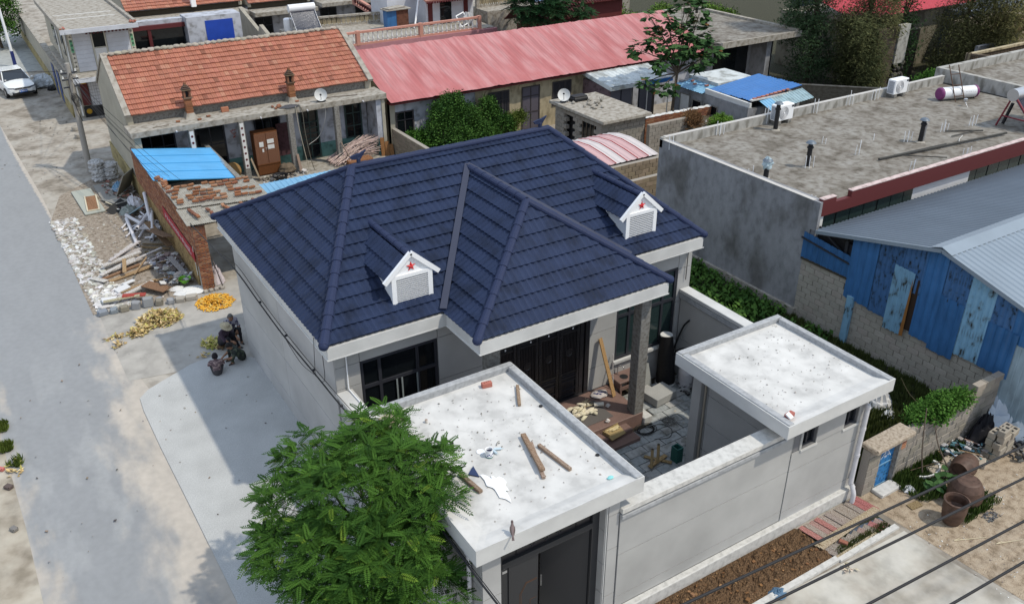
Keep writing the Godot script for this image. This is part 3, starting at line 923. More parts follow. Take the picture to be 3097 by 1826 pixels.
	cm.tube([V(16.6,4.3,-16.8),V(16.6,4.18,-16.75)],0.03,0.05,8); cm.tube([V(16.62,4.1,-16.9),V(16.62,3.2,-16.9)],0.012)
	part("eave_camera",cm,h,M.darkmetal)
func slab_roof(parent:Node3D,x0:float,x1:float,zb:float,zf:float,y:float,fh:float,lip:float,sides:Array)->void:
	var s:=MB.new()
	var ys:=y-lip
	var xl:=x0+(0.16 if "left" in sides else 0.0)
	var nx:=24; var nz:=24
	var nzz:=FastNoiseLite.new(); nzz.seed=int(x0*10); nzz.frequency=0.4
	var P:=func(i:int,j:int)->Vector3:
		var x:=lerpf(xl,x1-0.16,float(i)/nx); var z:=lerpf(zb+0.16,zf,float(j)/nz)
		var d:=minf(zf-z,9.0 if "left" in sides else x-xl)
		return V(x,ys+(lip-0.03)*smoothstep(0.5,0.02,d)+0.015*nzz.get_noise_2d(x,z),z)
	for i in nx:
		for j in nz:
			s.quad(P.call(i,j+1),P.call(i+1,j+1),P.call(i+1,j),P.call(i,j))
	part("roof_surface",s,parent,M.newslab)
	var b:=MB.new()
	b.bx(x0+0.03,y-fh+0.02,zb+0.03,x1-0.03,ys-0.03,zf-0.03)
	part("slab",b,parent,M.trim)
	var p:=MB.new()
	p.cbox(V((x0+x1)/2,y-lip/2-0.05,zb+0.08),V(x1-x0-0.06,lip+0.1,0.16),0.012)
	p.cbox(V(x1-0.11,y-lip/2-0.05,(zb+zf)/2+0.08),V(0.16,lip+0.1,zf-zb-0.22),0.012)
	if "left" in sides:p.cbox(V(x0+0.11,y-lip/2-0.05,(zb+zf)/2+0.08),V(0.16,lip+0.1,zf-zb-0.22),0.012)
	part("parapet",p,parent,M.parapet)
	var yt:=y-0.03
	for q in [[x0,zb,x0+0.03,zf],[x1-0.03,zb,x1,zf],[x0+0.03,zf-0.03,x1-0.03,zf],[x0+0.03,zb,x1-0.03,zb+0.03]]:
		var f:=MB.new()
		f.bx(q[0],y-fh,q[1],q[2],yt,q[3])
		part("fascia_panel",f,parent,M.trim)
func gatehouse()->void:
	var g:=thing("gatehouse","grey flat roofed gatehouse with black double gate half open beneath it","gatehouse",V(7.2,0,-12.5))
	slab_roof(g,5.48,9.28,-14.93,-10.0,3.9,0.40,0.17,[])
	for d in [V(5.95,3.738,-12.55),V(8.98,3.738,-13.2),V(9.0,3.738,-11.15)]:
		var h:=MB.new()
		h.lathe(d,[Vector2(0.045,0),Vector2(0.045,0.012),Vector2(0.03,0.012),Vector2(0,0.013)],10)
		part("roof_drain",h,g,M.darkmetal)
	var w:=MB.new()
	w.bx(5.72,0,-14.75,5.94,3.5,-10.22)
	w.bx(5.94,0,-10.48,6.10,3.5,-10.22)
	w.bx(8.60,0,-10.60,8.86,3.5,-10.22); w.bx(8.70,0,-14.75,8.94,3.5,-10.60)
	w.bx(5.94,2.6,-14.75,8.70,3.5,-14.55); w.bx(5.94,0,-14.75,6.4,2.6,-14.55); w.bx(8.2,0,-14.75,8.70,2.6,-14.55)
	part("wall",w,g,M.joint)
	panels(g,V(5.72,0,-14.75),V(0,0,1),[0.0,2.2,4.53],[0.0,1.2,2.6,3.48])
	panels(g,V(5.70,0,-10.22),V(1,0,0),[0.0,0.41],[0.0,0.9,2.35,3.48],0.02,null)
	panels(g,V(8.60,0,-10.22),V(1,0,0),[0.0,0.28],[0.0,0.8,2.1,3.0,3.48])
	panels(g,V(8.60,0,-10.60),V(0,0,1),[0.0,0.38],[0.0,0.8,2.1,3.0,3.48])
	for q in range(4):
		pass
	var rv:=MB.new()
	rv.bx(8.575,0,-10.58,8.598,3.48,-10.215)
	var rn:=part("reveal",rv,g,M.trim)
	for y in [[0.02,0.9],[0.915,1.72],[1.735,2.6],[2.615,3.46]]:
		var pn:=MB.new()
		pn.bx(8.552,y[0],-10.56,8.573,y[1],-10.235)
		part("wall_panel",pn,g,M.panel)
	var dz:=-10.46
	var f:=MB.new()
	f.bx(6.10,0.02,dz-0.1,6.26,3.5,dz+0.04); f.bx(8.38,0.02,dz-0.1,8.55,3.5,dz+0.04)
	f.bx(6.26,2.66,dz-0.1,8.38,2.80,dz+0.05); f.bx(6.26,3.34,dz-0.1,8.38,3.5,dz+0.03)
	f.bx(6.42,0.02,dz-0.09,6.46,2.66,dz+0.02); f.bx(6.26,0.02,dz-0.1,8.38,0.05,dz+0.05)
	var gate:=part("gate",f,g,M.charcoal)
	for q in [[6.27,6.60],[6.62,8.0],[8.02,8.37]]:
		var t:=MB.new()
		t.bx(q[0],2.81,dz-0.08,q[1],3.33,dz-0.02)
		part("transom_panel",t,gate,M.bronze)
	var orn:=MB.new()
	for i in 26:
		orn.box(V(6.75+i*0.045,2.95+0.08*sin(i*0.9),dz-0.012),V(0.03,0.02,0.014),Basis(Vector3.BACK,i*0.8))
	for i in 4:
		orn.box(V(6.75+i*0.36,3.1,dz-0.012),V(0.12,0.012,0.012),Basis(Vector3.BACK,0.5))
	part("transom_ornament",orn,gate,M.bronzelite)
	var lfx:=MB.new()
	lfx.bx(6.26,0.05,dz-0.075,6.42,2.66,dz-0.005)
	lfx.cbox(V(6.78,1.355,dz-0.03),V(0.66,2.6,0.07),0.008)
	var ll:=part("left_gate_leaf",lfx,gate,M.charcoal)
	var inl:=MB.new()
	var zc:=dz+0.0065
	var line:=func(a:Vector2,b:Vector2)->void:
		inl.box(V((a.x+b.x)/2,(a.y+b.y)/2,zc),V((b-a).length(),0.008,0.004),Basis(Vector3.BACK,(b-a).angle()))
	for o in [0.0,0.03]:
		line.call(Vector2(6.68+o,0.4),Vector2(6.68+o,1.75)); line.call(Vector2(6.68+o,1.75),Vector2(6.82+o,2.0)); line.call(Vector2(6.82+o,2.0-o),Vector2(7.08,2.0-o))
	line.call(Vector2(6.92,0.5),Vector2(6.92,1.48)); line.call(Vector2(6.92,1.48),Vector2(7.08,1.48)); line.call(Vector2(6.84,0.7),Vector2(6.84,1.2)); line.call(Vector2(6.84,1.2),Vector2(6.92,1.25))
	part("copper_inlay",inl,ll,M.copper)
	var hd:=MB.new()
	hd.cbox(V(7.03,1.12,dz+0.02),V(0.045,0.30,0.035),0.008)
	part("gate_handle",hd,ll,M.bronzelite)
	var rbn:=MB.new()
	rbn.blob(V(7.04,0.86,dz+0.05),V(0.05,0.22,0.04),0.35,3,6); rbn.blob(V(7.05,0.68,dz+0.05),V(0.06,0.16,0.045),0.4,8,6)
	part("red_ribbon",rbn,ll,M.red)
	var ky:=MB.new()
	ky.bx(6.285,2.50,dz+0.0,6.39,2.56,dz+0.008)
	part("maker_plate",ky,gate,M.steel)
	var r:=MB.new()
	r.t=Transform3D(Basis(Vector3.UP,-0.72),V(8.38,0,dz-0.04))
	r.cbox(V(-0.5,1.355,0),V(1.0,2.6,0.07),0.008)
	r.bx(-0.96,0.9,-0.05,-0.93,1.25,-0.036)
	part("right_gate_leaf",r,gate,M.charcoal)
	var rs:=MB.new()
	rs.t=r.t
	rs.bx(-0.98,0.9,0.036,-0.95,1.2,0.05)
	part("gate_handle",rs,gate,M.steel)
	var fl:=MB.new()
	fl.bx(5.94,0.0,-14.55,8.70,0.03,-10.24)
	part("floor",fl,g,M.plinth)
	var dp:=MB.new()
	dp.tube([V(5.62,3.35,-10.55),V(5.62,0.05,-10.55)],0.045,-1,10)
	for y in [3.3,1.7,0.3]:dp.bx(5.56,y,-10.60,5.70,y+0.04,-10.50)
	part("downpipe",dp,g,M.pvc)
func right_wing()->void:
	var g:=thing("outbuilding","small grey flat roofed wing with two narrow windows right of the courtyard","outbuilding",V(15,0,-11.7))
	slab_roof(g,13.03,16.56,-13.32,-9.72,3.75,0.36,0.14,["left"])
	var w:=MB.new()
	var zf:=-10.17
	w.bx(13.90,0,-13.2,14.1,3.4,zf); w.bx(16.2,0,-13.2,16.4,3.4,zf); w.bx(14.1,0,-13.2,16.2,3.4,-13.0)
	w.bx(14.1,0,zf-0.2,14.17,3.4,zf); w.bx(14.17,3.12,zf-0.2,16.2,3.4,zf); w.bx(14.17,0,zf-0.2,16.2,2.38,zf)
	w.bx(14.66,2.38,zf-0.2,15.62,3.12,zf); w.bx(16.1,2.38,zf-0.2,16.2,3.12,zf)
	part("wall",w,g,M.joint)
	panels(g,V(13.80,0,zf),V(1,0,0),[0.06,2.62],[0.0,0.62,1.84,2.38])
	panels(g,V(13.80,0,zf),V(1,0,0),[0.30,0.37],[2.38,3.12],0.02,null,0.0)
	panels(g,V(13.80,0,zf),V(1,0,0),[0.86,1.82],[2.364,3.12],0.02,null,0.0)
	panels(g,V(13.80,0,zf),V(1,0,0),[2.30,2.62],[2.364,3.12],0.02,null,0.0)
	panels(g,V(13.80,0,zf),V(1,0,0),[0.30,2.62],[3.12,3.38],0.02,null,0.0)
	panels(g,V(13.90,0,-13.2),V(0,0,1),[0.0,0.3,3.03],[0.0,0.7,1.55,2.4,3.38])
	panels(g,V(16.4,0,zf),V(0,0,-1),[0.0,3.03],[0.0,0.62,1.84,3.38])
	panels(g,V(16.4,0,-13.2),V(-1,0,0),[0.0,2.5],[0.0,1.2,2.4,3.38])
	for x in [14.17,15.62]:
		var f:=MB.new()
		f.bx(x,2.39,zf-0.14,x+0.48,2.43,zf-0.06); f.bx(x,3.08,zf-0.14,x+0.48,3.12,zf-0.06)
		f.bx(x,2.43,zf-0.14,x+0.04,3.08,zf-0.06); f.bx(x+0.44,2.43,zf-0.14,x+0.48,3.08,zf-0.06)
		f.bx(x+0.22,2.43,zf-0.135,x+0.26,3.08,zf-0.065)
		var wn:=part("window",f,g,M.frame)
		for k in 2:
			var p:=MB.new()
			p.bx(x+0.03+k*0.22,2.42,zf-0.11,x+0.23+k*0.22,3.09,zf-0.10)
			part("pane",p,wn,M.glass)
		var sl:=MB.new()
		sl.bx(x-0.04,2.33,zf+0.022,x+0.52,2.385,zf+0.05)
		part("window_sill",sl,g,M.trim)
	var p2:=MB.new()
	p2.bx(13.72,0,-13.32,13.88,3.38,-13.02)
	part("porch_pier",p2,g,M.panel)
	var pp:=MB.new()
	pp.tube([V(13.83,3.3,-12.96),V(13.83,0.05,-12.96)],0.03,-1,8)
	part("thin_pipe",pp,g,mat("beigepipe",k3(0.35,0.31,0.25),0.6))
	var dp:=MB.new()
	dp.tube(spl([V(16.22,2.85,-10.03),V(16.22,0.75,-10.03),V(16.22,0.55,-9.99),V(16.22,0.36,-9.90),V(16.22,0.25,-9.88),V(16.22,0.05,-9.88)],4),0.062,-1,12)
	dp.lathe(V(16.22,2.83,-10.03),[Vector2(0.072,0),Vector2(0.072,0.06),Vector2(0.05,0.11),Vector2(0.0,0.12)],12)
	for y in [2.2,1.4]:
		dp.lathe(V(16.22,y,-10.03),[Vector2(0.06,0),Vector2(0.07,0),Vector2(0.07,0.08),Vector2(0.06,0.08)],12)
	part("downpipe",dp,g,M.pvc)
func courtyard_walls()->void:
	var g:=thing("boundary_wall","long pale grey panelled compound wall between gatehouse and wing","wall",V(11,0,-10.3))
	var w:=MB.new()
	w.bx(8.88,0,-10.42,13.84,2.98,-10.19)
	part("core",w,g,M.joint)
	panels(g,V(8.88,0,-10.19),V(1,0,0),[0.0,4.985],[0.36,0.66,1.86,2.92])
	panels(g,V(13.84,0,-10.42),V(-1,0,0),[0.0,2.4,4.96],[0.0,1.4,2.92])
	var c:=MB.new()
	c.cbox(V(11.24,3.06,-10.32),V(4.72,0.13,0.42),0.01)
	part("coping",c,g,M.plinth)
	var c2:=MB.new()
	c2.cbox(V(11.24,2.90,-10.16),V(4.72,0.10,0.10),0.01)
	part("coping_band",c2,g,M.parapet)
	var pl:=MB.new()
	pl.cbox(V(12.68,0.18,-10.1),V(7.6,0.36,0.16),0.02)
	part("wall_plinth",pl,g,M.plinth)
	var l:=thing("side_wall","short pale wall with white coping between house and gatehouse","wall",V(5.8,0,-15.9))
	var lw:=MB.new()
	lw.bx(5.68,0,-16.94,5.94,3.05,-14.76)
	part("core",lw,l,M.panel)
	var lc:=MB.new()
	lc.cbox(V(5.82,3.1,-15.85),V(0.42,0.09,2.18),0.01)
	part("coping",lc,l,M.trim)
	var r:=thing("side_wall","grey panelled wall with pale coping between courtyard and weedy plot","wall",V(16.65,0,-15.1))
	var rw:=MB.new()
	rw.bx(16.52,0,-16.94,16.74,2.8,-13.34)
	part("core",rw,r,M.joint)
	panels(r,V(16.52,0,-16.9),V(0,0,1),[0.0,3.5],[0.0,1.3,2.6])
	var rc:=MB.new()
	rc.cbox(V(16.63,2.86,-15.14),V(0.36,0.12,3.6),0.012)
	part("coping",rc,r,M.trim)
	var rb:=MB.new()
	rb.cbox(V(16.49,2.70,-15.14),V(0.06,0.16,3.56),0.01)
	part("coping_band",rb,r,M.parapet)
func masonry(parent:Node3D,o:Vector3,e:Vector3,le:float,h:float,bl:float,bh:float,mats:Array,nm:String,most:=300,skip=null,far_first:=false,both:=false,th:=0.2)->void:
	var nn:=e.cross(Vector3.UP)
	var back:=MB.new()
	var me:=MB.new()
	me.cbox(Vector3.ZERO,V(bl-0.014,bh-0.014,0.05),0.008)
	var mesh:=me.mesh()
	var rest:=MB.new()
	var rows:=int(round(h/bh))
	var list:=[]
	for r in rows:
		var u:=0.0
		var off:=bl*0.5 if r % 2 else bl
		var w:=off
		while u<le-0.02:
			var ww:=minf(w,le-u)
			list.append([u,r,ww])
			u+=ww
			w=bl
	if far_first:list.reverse()
	var used:=0
	var B:=Basis(e,Vector3.UP,nn)
	for q in list:
		var cu:float=q[0]+q[2]*0.5
		var cv:float=(q[1]+0.5)*bh
		if skip!=null and skip.call(cu,cv):continue
		back.box(o+e*cu+Vector3.UP*cv-nn*(th*0.5+0.012),V(q[2],bh,th),B) if not both else back.box(o+e*cu+Vector3.UP*cv-nn*(th*0.5+0.012),V(q[2],bh,th-0.02),B)
		var p:=o+e*(cu+rr(-0.004,0.004))+Vector3.UP*(cv+rr(-0.003,0.003))+nn*(rr(-0.018,-0.006))
		var sc:float=q[2]/bl
		var bb:=Basis(e*maxf(sc-0.01,0.05),Vector3.UP,nn)
		if used<most:
			piece(nm,mesh,parent,Transform3D(bb,p),mats[rng.randi()% mats.size()])
			used+=1
		else:
			var m:StandardMaterial3D=mats[rng.randi()% mats.size()]
			rest.col=m.albedo_color.srgb_to_linear()
			rest.box(p,V(q[2]- 0.014,bh-0.014,0.05),B)
	part("mortar",back,parent,M.mortar).set_meta("kind","stuff")
	if rest.v.size()>0:
		part(nm+"work",rest,parent,M.brick).set_meta("kind","stuff")
func tones(key:String,base:Color,n:int,a:float,tex:="fine",rough:=0.95)->Array:
	var r:=[]
	for i in n:
		r.append(mat(key+str(i),jit(base,a),rough,tex,V(1.6,1.6,1.6),{"det":"soft","dsc":V(0.5,0.5,0.5)}))
	return r
func clay_roof(parent:Node3D,o:Vector3,e:Vector3,le:float,up:Vector3,lu:float,base:Color,step:=0.315,tw:=0.205)->void:
	var nn:=up.cross(e).normalized()
	if nn.y<0:nn=-nn
	var flip:=e.cross(up).dot(nn)<0
	var rows:=int(lu/step)
	var wob:=FastNoiseLite.new(); wob.seed=int(absf(o.x)*7+absf(o.z)); wob.frequency=0.25
	step=lu/rows
	var cols:=int(le/tw)
	tw=le/cols
	var prof:=[[0.0,0.0],[0.18,0.026],[0.42,0.006],[0.62,0.024],[0.86,0.004],[1.0,0.0]]
	for k in rows:
		var mb:=MB.new()
		for i in cols:
			var c:=jit(base,0.10)
			var r:=rng.randf()
			if r<0.06:c=c.lerp(k3(0.52,0.27,0.18),0.6)
			elif r<0.10:c=c.darkened(0.35)
			mb.col=c
			var lift:=0.055+rr(-0.006,0.008)
			var sl:=rr(-0.012,0.012)
			var wz:=0.03*wob.get_noise_2d(i*tw,k*step)
			for j in prof.size()- 1:
				var a:Array=prof[j]
				var b:Array=prof[j+1]
				var A=o+e*(i+a[0])*tw+up*(k*step-0.02+sl)+nn*(a[1]+lift+wz)
				var B=o+e*(i+b[0]*0.985)*tw+up*(k*step-0.02+sl)+nn*(b[1]+lift+wz)
				var C=o+e*(i+b[0]*0.985)*tw+up*((k+1)*step+0.02)+nn*(b[1]+wz)
				var D=o+e*(i+a[0])*tw+up*((k+1)*step+0.02)+nn*(a[1]+wz)
				if flip:
					mb.quad(B,A,D,C); mb.quad(B-nn*0.06,A-nn*0.06,A,B)
				else:
					mb.quad(A,B,C,D); mb.quad(A-nn*0.06,B-nn*0.06,B,A)
		part("tile_course",mb,parent,M.terra)
func opening(parent:Node3D,x0:float,x1:float,y0:float,y1:float,z:float,nx:int,hy:Array,frame:Material,bars:=0,nm:="window",glass:Material=null)->void:
	var b:=MB.new()
	b.bx(x0,y0,z+0.002,x1,y1,z+0.02)
	var w:=part(nm,b,parent,M.frame)
	var f:=MB.new()
	var t:=0.055
	f.bx(x0-0.02,y0,z+0.021,x0+t,y1,z+0.06); f.bx(x1-t,y0,z+0.021,x1+0.02,y1,z+0.06)
	f.bx(x0+t,y1-t,z+0.021,x1-t,y1,z+0.06); f.bx(x0+t,y0,z+0.021,x1-t,y0+t,z+0.06)
	for i in range(1,nx):
		var x:=lerpf(x0,x1,float(i)/nx)
		f.bx(x-0.025,y0+t,z+0.021,x+0.025,y1-t,z+0.055)
	for y in hy:
		f.bx(x0+t,y-0.022,z+0.021,x1-t,y+0.022,z+0.053)
	part("frame",f,w,frame)
	var xs:=[]
	for i in nx+1:xs.append(lerpf(x0,x1,float(i)/nx))
	var ys:Array=[y0]+hy+[y1]
	for i in nx:
		for j in ys.size()- 1:
			var p:=MB.new()
			p.bx(xs[i]+0.03,ys[j]+0.03,z+0.022,xs[i+1]- 0.03,ys[j+1]- 0.03,z+0.03)
			part("pane",p,w,glass if glass else M.glass)
	for i in bars:
		var x:=lerpf(x0+t,x1-t,(i+0.5)/bars)
		var p:=MB.new()
		p.bx(x-0.009,y0+t,z+0.062,x+0.009,y1-t,z+0.075)
		part("bar",p,w,frame)
func chimney(x:float,y:float,z:float,label:String)->void:
	var c:=thing("roof_chimney",label,"chimney",V(x,y,z),"brick chimneys on the tiled house")
	var b:=MB.new()
	for i in 12:
		b.col=jit(k3(0.28,0.12,0.06),0.25)
		b.box(V(x+rr(-0.01,0.01),y+0.05+i*0.065,z+rr(-0.01,0.01)),V(0.30,0.058,0.30),Basis(Vector3.UP,rr(-0.05,0.05)))
	part("stack",b,c,M.vc)
	var t:=MB.new()
	var dk:=k3(0.13,0.09,0.06)
	for q in [[0.80,0.40,0.06],[1.16,0.42,0.05],[1.23,0.34,0.05],[1.30,0.24,0.05],[1.36,0.15,0.06]]:
		t.col=jit(dk,0.25); t.cbox(V(x,y+q[0],z),V(q[1],q[2],q[1]),0.012)
	for s in [[-1,-1],[1,-1],[-1,1],[1,1]]:
		t.col=jit(k3(0.22,0.10,0.06),0.2); t.box(V(x+s[0]*0.12,y+0.98,z+s[1]*0.12),V(0.08,0.3,0.08))
	t.col=k3(0.03,0.03,0.03); t.box(V(x,y+0.97,z),V(0.1,0.28,0.1))
	t.col=jit(k3(0.28,0.12,0.06),0.2); t.box(V(x,y+1.43,z),V(0.09,0.10,0.09),Basis(Vector3.UP,0.5))
	part("chimney_top",t,c,M.vc)
	var f:=MB.new()
	f.ext([V(x-0.28,y-0.12,z+0.28),V(x+0.28,y-0.12,z+0.28),V(x+0.16,y+0.12,z+0.16),V(x-0.16,y+0.12,z+0.16)],V(0,0,-0.5))
	part("base_mortar",f,c,M.oldconc)
func tiled_house()->void:
	var h:=thing("tiled_house","long old house with orange clay tile roof and concrete porch canopy","house",V(11.5,0,-44.5))
	var x0:=5.62; var x1:=17.35; var zf:=-41.3; var zb:=-47.8
	var w:=MB.new()
	w.ext([V(x0,0,zb),V(x0,0,zf),V(x0,3.82,zf+0.15),V(x0,5.80,-44.5),V(x0,3.82,zb-0.1)],V(0.3,0,0))
	w.ext([V(x1,0,zf),V(x1,0,zb),V(x1,3.82,zb-0.1),V(x1,5.80,-44.5),V(x1,3.82,zf+0.15)],V(-0.3,0,0))
	w.bx(x0+0.3,0,zb,x1-0.3,3.8,zb+0.3)
	part("gable_wall",w,h,M.gablewall)
	var yb:=MB.new()
	yb.bx(x0-0.06,0,zb-0.3,x0,0.85,zf+1.3)
	part("wall_base",yb,h,M.yellowbase)
	var fw:=MB.new()
	fw.bx(x0+0.3,1.05,zf-0.3,x1-0.3,3.7,zf)
	part("front_wall",fw,h,M.bluewall)
	var tw:=MB.new()
	tw.bx(x0+0.3,0,zf-0.3,x1-0.3,1.05,zf+0.004)
	part("front_dado",tw,h,M.tealwall)
	var sw:=MB.new()
	sw.bx(x1-0.3,1.1,zf+0.005,x1-0.02,3.14,-40.0)
	part("porch_end_wall",sw,h,M.bluewall)
	var sw2:=MB.new()
	sw2.bx(x1-0.305,0,zf+0.005,x1-0.02,1.1,-40.0)
	part("porch_end_dado",sw2,h,M.tealwall)
	var sp:=MB.new()
	sp.bx(x1-0.02,0,-41.3,x1+0.15,3.16,-39.95)
	sp.bx(x0,0,zf+0.15,x0+0.28,3.16,-40.0)
	part("porch_side",sp,h,M.gablewall)
	var fl:=MB.new()
	fl.bx(x0,0,zf,x1+0.2,0.3,-39.2)
	part("porch_floor",fl,h,M.oldconc)
	var cs:=MB.new()
	cs.cbox(V(11.53,3.31,-40.55),V(12.1,0.27,1.45),0.015)
	part("canopy_slab",cs,h,M.oldconc)
	var cl:=MB.new()
	cl.bx(x0,3.44,zf-0.0,x1,3.80,zf+0.03)
	part("eave_wall",cl,h,M.post)
	clay_roof(h,V(x0+0.02,3.87,-41.02),V(1,0,0),x1-x0-0.04,V(0,1.96,-3.42).normalized(),3.90,k3(0.44,0.175,0.115))
	clay_roof(h,V(x0+0.02,3.87,-47.98),V(1,0,0),x1-x0-0.04,V(0,1.96,3.42).normalized(),3.90,k3(0.40,0.15,0.10))
	var rg:=MB.new()
	for i in 40:
		rg.col=jit(k3(0.36,0.32,0.26),0.15)
		rg.blob(V(x0+0.15+i*0.293,5.87+rr(-0.01,0.02),-44.5),V(0.19,0.09,0.2),0.35,i,5)
	part("ridge_mortar",rg,h,M.vc)
	for q in [[x0,-1.0],[x1,1.0]]:
		for s in [[-40.92,3.86],[-48.08,3.86]]:
			var b:=MB.new()
			var a:=V(q[0]- q[1]*0.08,s[1]+0.03,s[0]); var e:=V(q[0]- q[1]*0.08,5.90,-44.5)
			b.box((a+e)*0.5,V(0.26,0.13,(e-a).length()),Basis.looking_at((e-a).normalized()))
			part("verge",b,h,M.oldconc)
	for i in 4:
		var x:float=[8.02,10.27,12.6,14.92][i]
		var c:=MB.new()
		c.cbox(V(x,1.74,-39.95),V(0.26,2.88,0.26),0.015)
		var cn:=part("porch_column",c,h,M.post)
		if i<2:
			var t:=MB.new()
			t.bx(x-0.09,0.95,-39.815,x+0.09,3.12,-39.81)
			part("tile_strip",t,cn,M.offwhite)
			for k in 7:
				var r:=MB.new()
				r.lathe(V(x,1.08+k*0.3,-39.808),[Vector2(0.055,0),Vector2(0.055,0.004),Vector2(0,0.005)],12,Basis(Vector3.RIGHT,PI/2))
				part("round_tile",r,cn,M.maroon)
	opening(h,5.95,7.55,1.25,2.85,zf,3,[2.2],M.frame)
	opening(h,8.45,9.80,0.32,2.85,zf,2,[1.9],M.frame,0,"door")
	opening(h,11.25,12.5,1.3,2.85,zf,3,[2.2],M.frame)
	opening(h,13.5,14.42,0.32,2.8,zf,2,[1.05,1.35,1.62,1.9,2.2],mat("greenpaint",k3(0.03,0.055,0.05),0.6),0,"door")
	opening(h,15.86,16.74,1.05,2.8,zf,2,[1.65,2.3],mat("greenframe",k3(0.035,0.06,0.055),0.6))
	var red:=MB.new()
	for i in 14:
		red.box(V(10.2+rr(-0.12,0.12),2.25+rr(-0.2,0.2),zf+0.004+i*0.0004),V(rr(0.03,0.12),rr(0.02,0.05),0.003),Basis(Vector3.BACK,rr(-1,1)))
	part("paper_blessing",red,h,mat("redpaper",k3(0.30,0.08,0.06),0.9))
	for x in [7.4,11.2,13.45,16.3]:
		var p:=MB.new()
		p.tube([V(x,3.25,-39.84),V(x,3.23,-39.72)],0.035,-1,8)
		part("drain_spout",p,h,M.pvc)
	var tc:=thing("brick","single orange brick block standing on the porch canopy under the eave","brick",V(9.9,3.45,-40.95))
	var tb:=MB.new(); tb.col=k3(0.40,0.17,0.10); tb.cbox(V(9.9,3.56,-40.9),V(0.34,0.22,0.16),0.01)
	part("block_body",tb,tc,M.vc)
	chimney(8.33,3.55,-40.9,"left brick chimney with dark open lantern top on tiled roof")
	chimney(13.15,3.55,-40.95,"right brick chimney with stepped top on tiled roof")
func brick_mats()->Array:
	if not M.has("br0"):
		for i in 5:
			mat("br"+str(i),[k3(0.30,0.125,0.06),k3(0.26,0.10,0.055),k3(0.34,0.16,0.08),k3(0.22,0.095,0.06),k3(0.36,0.19,0.11)][i],0.95,"fine",V(2.5,2.5,2.5),{"det":"stain","dsc":V(0.5,0.5,0.5)})
	return [M.br0,M.br1,M.br2,M.br3,M.br4]
func brick_shed()->void:
	var s:=thing("brick_shed","red brick shed with bright blue sheet roof and corrugated roof weighed down by bricks","shed",V(7,0,-35.5))
	var bm:=brick_mats()
	masonry(s,V(5.52,0.0,-40.95),V(0,0,1),10.6,2.55,0.25,0.065,bm,"brick",260,func(u,v):return v<1.0,true)
	var lw:=MB.new()
	lw.bx(5.50,0,-40.95,5.70,1.02,-30.7)
	part("rendered_base",lw,s,mat("sandrender",k3(0.34,0.235,0.10),0.95,"stain",V(0.7,0.7,0.7),{"det":"old","dsc":V(1,1,1)}))
	masonry(s,V(5.52,0.0,-30.34),V(1,0,0),0.46,2.55,0.23,0.065,bm,"brick",100)
	var inn:=MB.new()
	inn.bx(5.74,0,-40.95,5.80,2.5,-30.6); inn.bx(8.6,0,-40.5,8.8,2.2,-34.6); inn.bx(5.8,0,-36.9,8.7,2.0,-36.7)
	inn.bx(5.74,0.0,-30.58,5.97,2.5,-30.42)
	part("inner_wall",inn,s,M.post)
	var pf:=MB.new()
	pf.bx(6.0,2.42,-30.75,8.85,2.52,-30.6); pf.bx(8.6,0,-30.8,8.8,2.42,-30.6)
	part("timber_frame",pf,s,M.bark)
	var rf:=MB.new()
	var e:=V(0,-0.12,4.25); var d:=V(3.32,-0.50,0.15)
	for k in 4:
		var m:=MB.new()
		m.sheet(V(5.40,2.74,-39.98)+e*(k/4.0),e.normalized(),e.length()/4-0.004,d.normalized(),d.length(),0.18,0.022,0.5)
		part("blue_roof_sheet",m,s,M.blueroof)
	for k in 4:
		var m:=MB.new()
		m.sheet(V(5.42+k*0.83,2.86-k*0.04,-33.9+0.12*k),V(1,-0.05,0).normalized(),0.86,V(0,-0.02,1).normalized(),2.25,0.075,0.028)
		part("corrugated_sheet",m,s,M.asbestos)
	for k in 4:
		var m:=MB.new()
		m.sheet(V(5.36+k*0.83,2.76-k*0.04,-31.75),V(1,-0.05,0).normalized(),0.86,V(0,-0.06,1).normalized(),1.55,0.075,0.028)
		part("corrugated_sheet",m,s,M.asbestos)
	var bk:=MB.new()
	bk.cbox(Vector3.ZERO,V(0.24,0.07,0.115),0.008)
	var bmesh:=bk.mesh()
	var where:=[""]
	var put:=func(x:float,z:float,turn:float,up:=0.0)->void:
		var y:=2.86 -(x-5.42)*0.05+0.07+up
		if z>-31.7:y-=0.10
		var o:=MeshInstance3D.new()
		o.name="brick"; o.mesh=bmesh
		o.material_override=bm[rng.randi()% 5]
		add_child(o,true)
		o.transform=Transform3D(Basis.from_euler(V(rr(-0.1,0.1),turn,rr(-0.1,0.1))),V(x,y,z))
		tag(o,"red brick on corrugated roof, "+where[0],"brick","bricks on the corrugated shed roof")
	for r in [[-33.75,3.2,0.0],[-33.35,3.2,0.1],[-33.0,2.2,0.5],[-32.62,3.2,0.1],[-32.25,2.6,0.4],[-31.95,3.0,0.2]]:
		var x:=5.5+rr(0,0.2)
		where[0]={-33.75:" in the row farthest from the camera",-33.35:" in the second row from the back",-33.0:" in the broken middle row",-32.62:" in the long row in front of the middle",-32.25:" in the patchy row near the front sheets",-31.95:" in the row along the sheets' front edge"}[r[0]]
		while x<5.5+r[1]:
			if rng.randf()>0.12:put.call(x,r[0]+rr(-0.05,0.05)+(x-5.5)*0.04,rr(-0.15,0.15))
			x+=0.262+(rr(0.1,0.5) if rng.randf()<r[2] else 0.0)
	where[0]="lying lengthwise on the lower front sheets"
	for q in [[5.75,-31.3],[5.78,-31.05],[5.82,-30.8],[5.86,-30.6],[6.35,-31.1],[6.38,-30.7],[6.95,-31.3],[7.0,-31.05],[7.05,-30.85],[7.6,-31.2],[8.1,-31.35],[8.5,-31.3]]:
		put.call(q[0],q[1],PI/2+rr(-0.1,0.1))
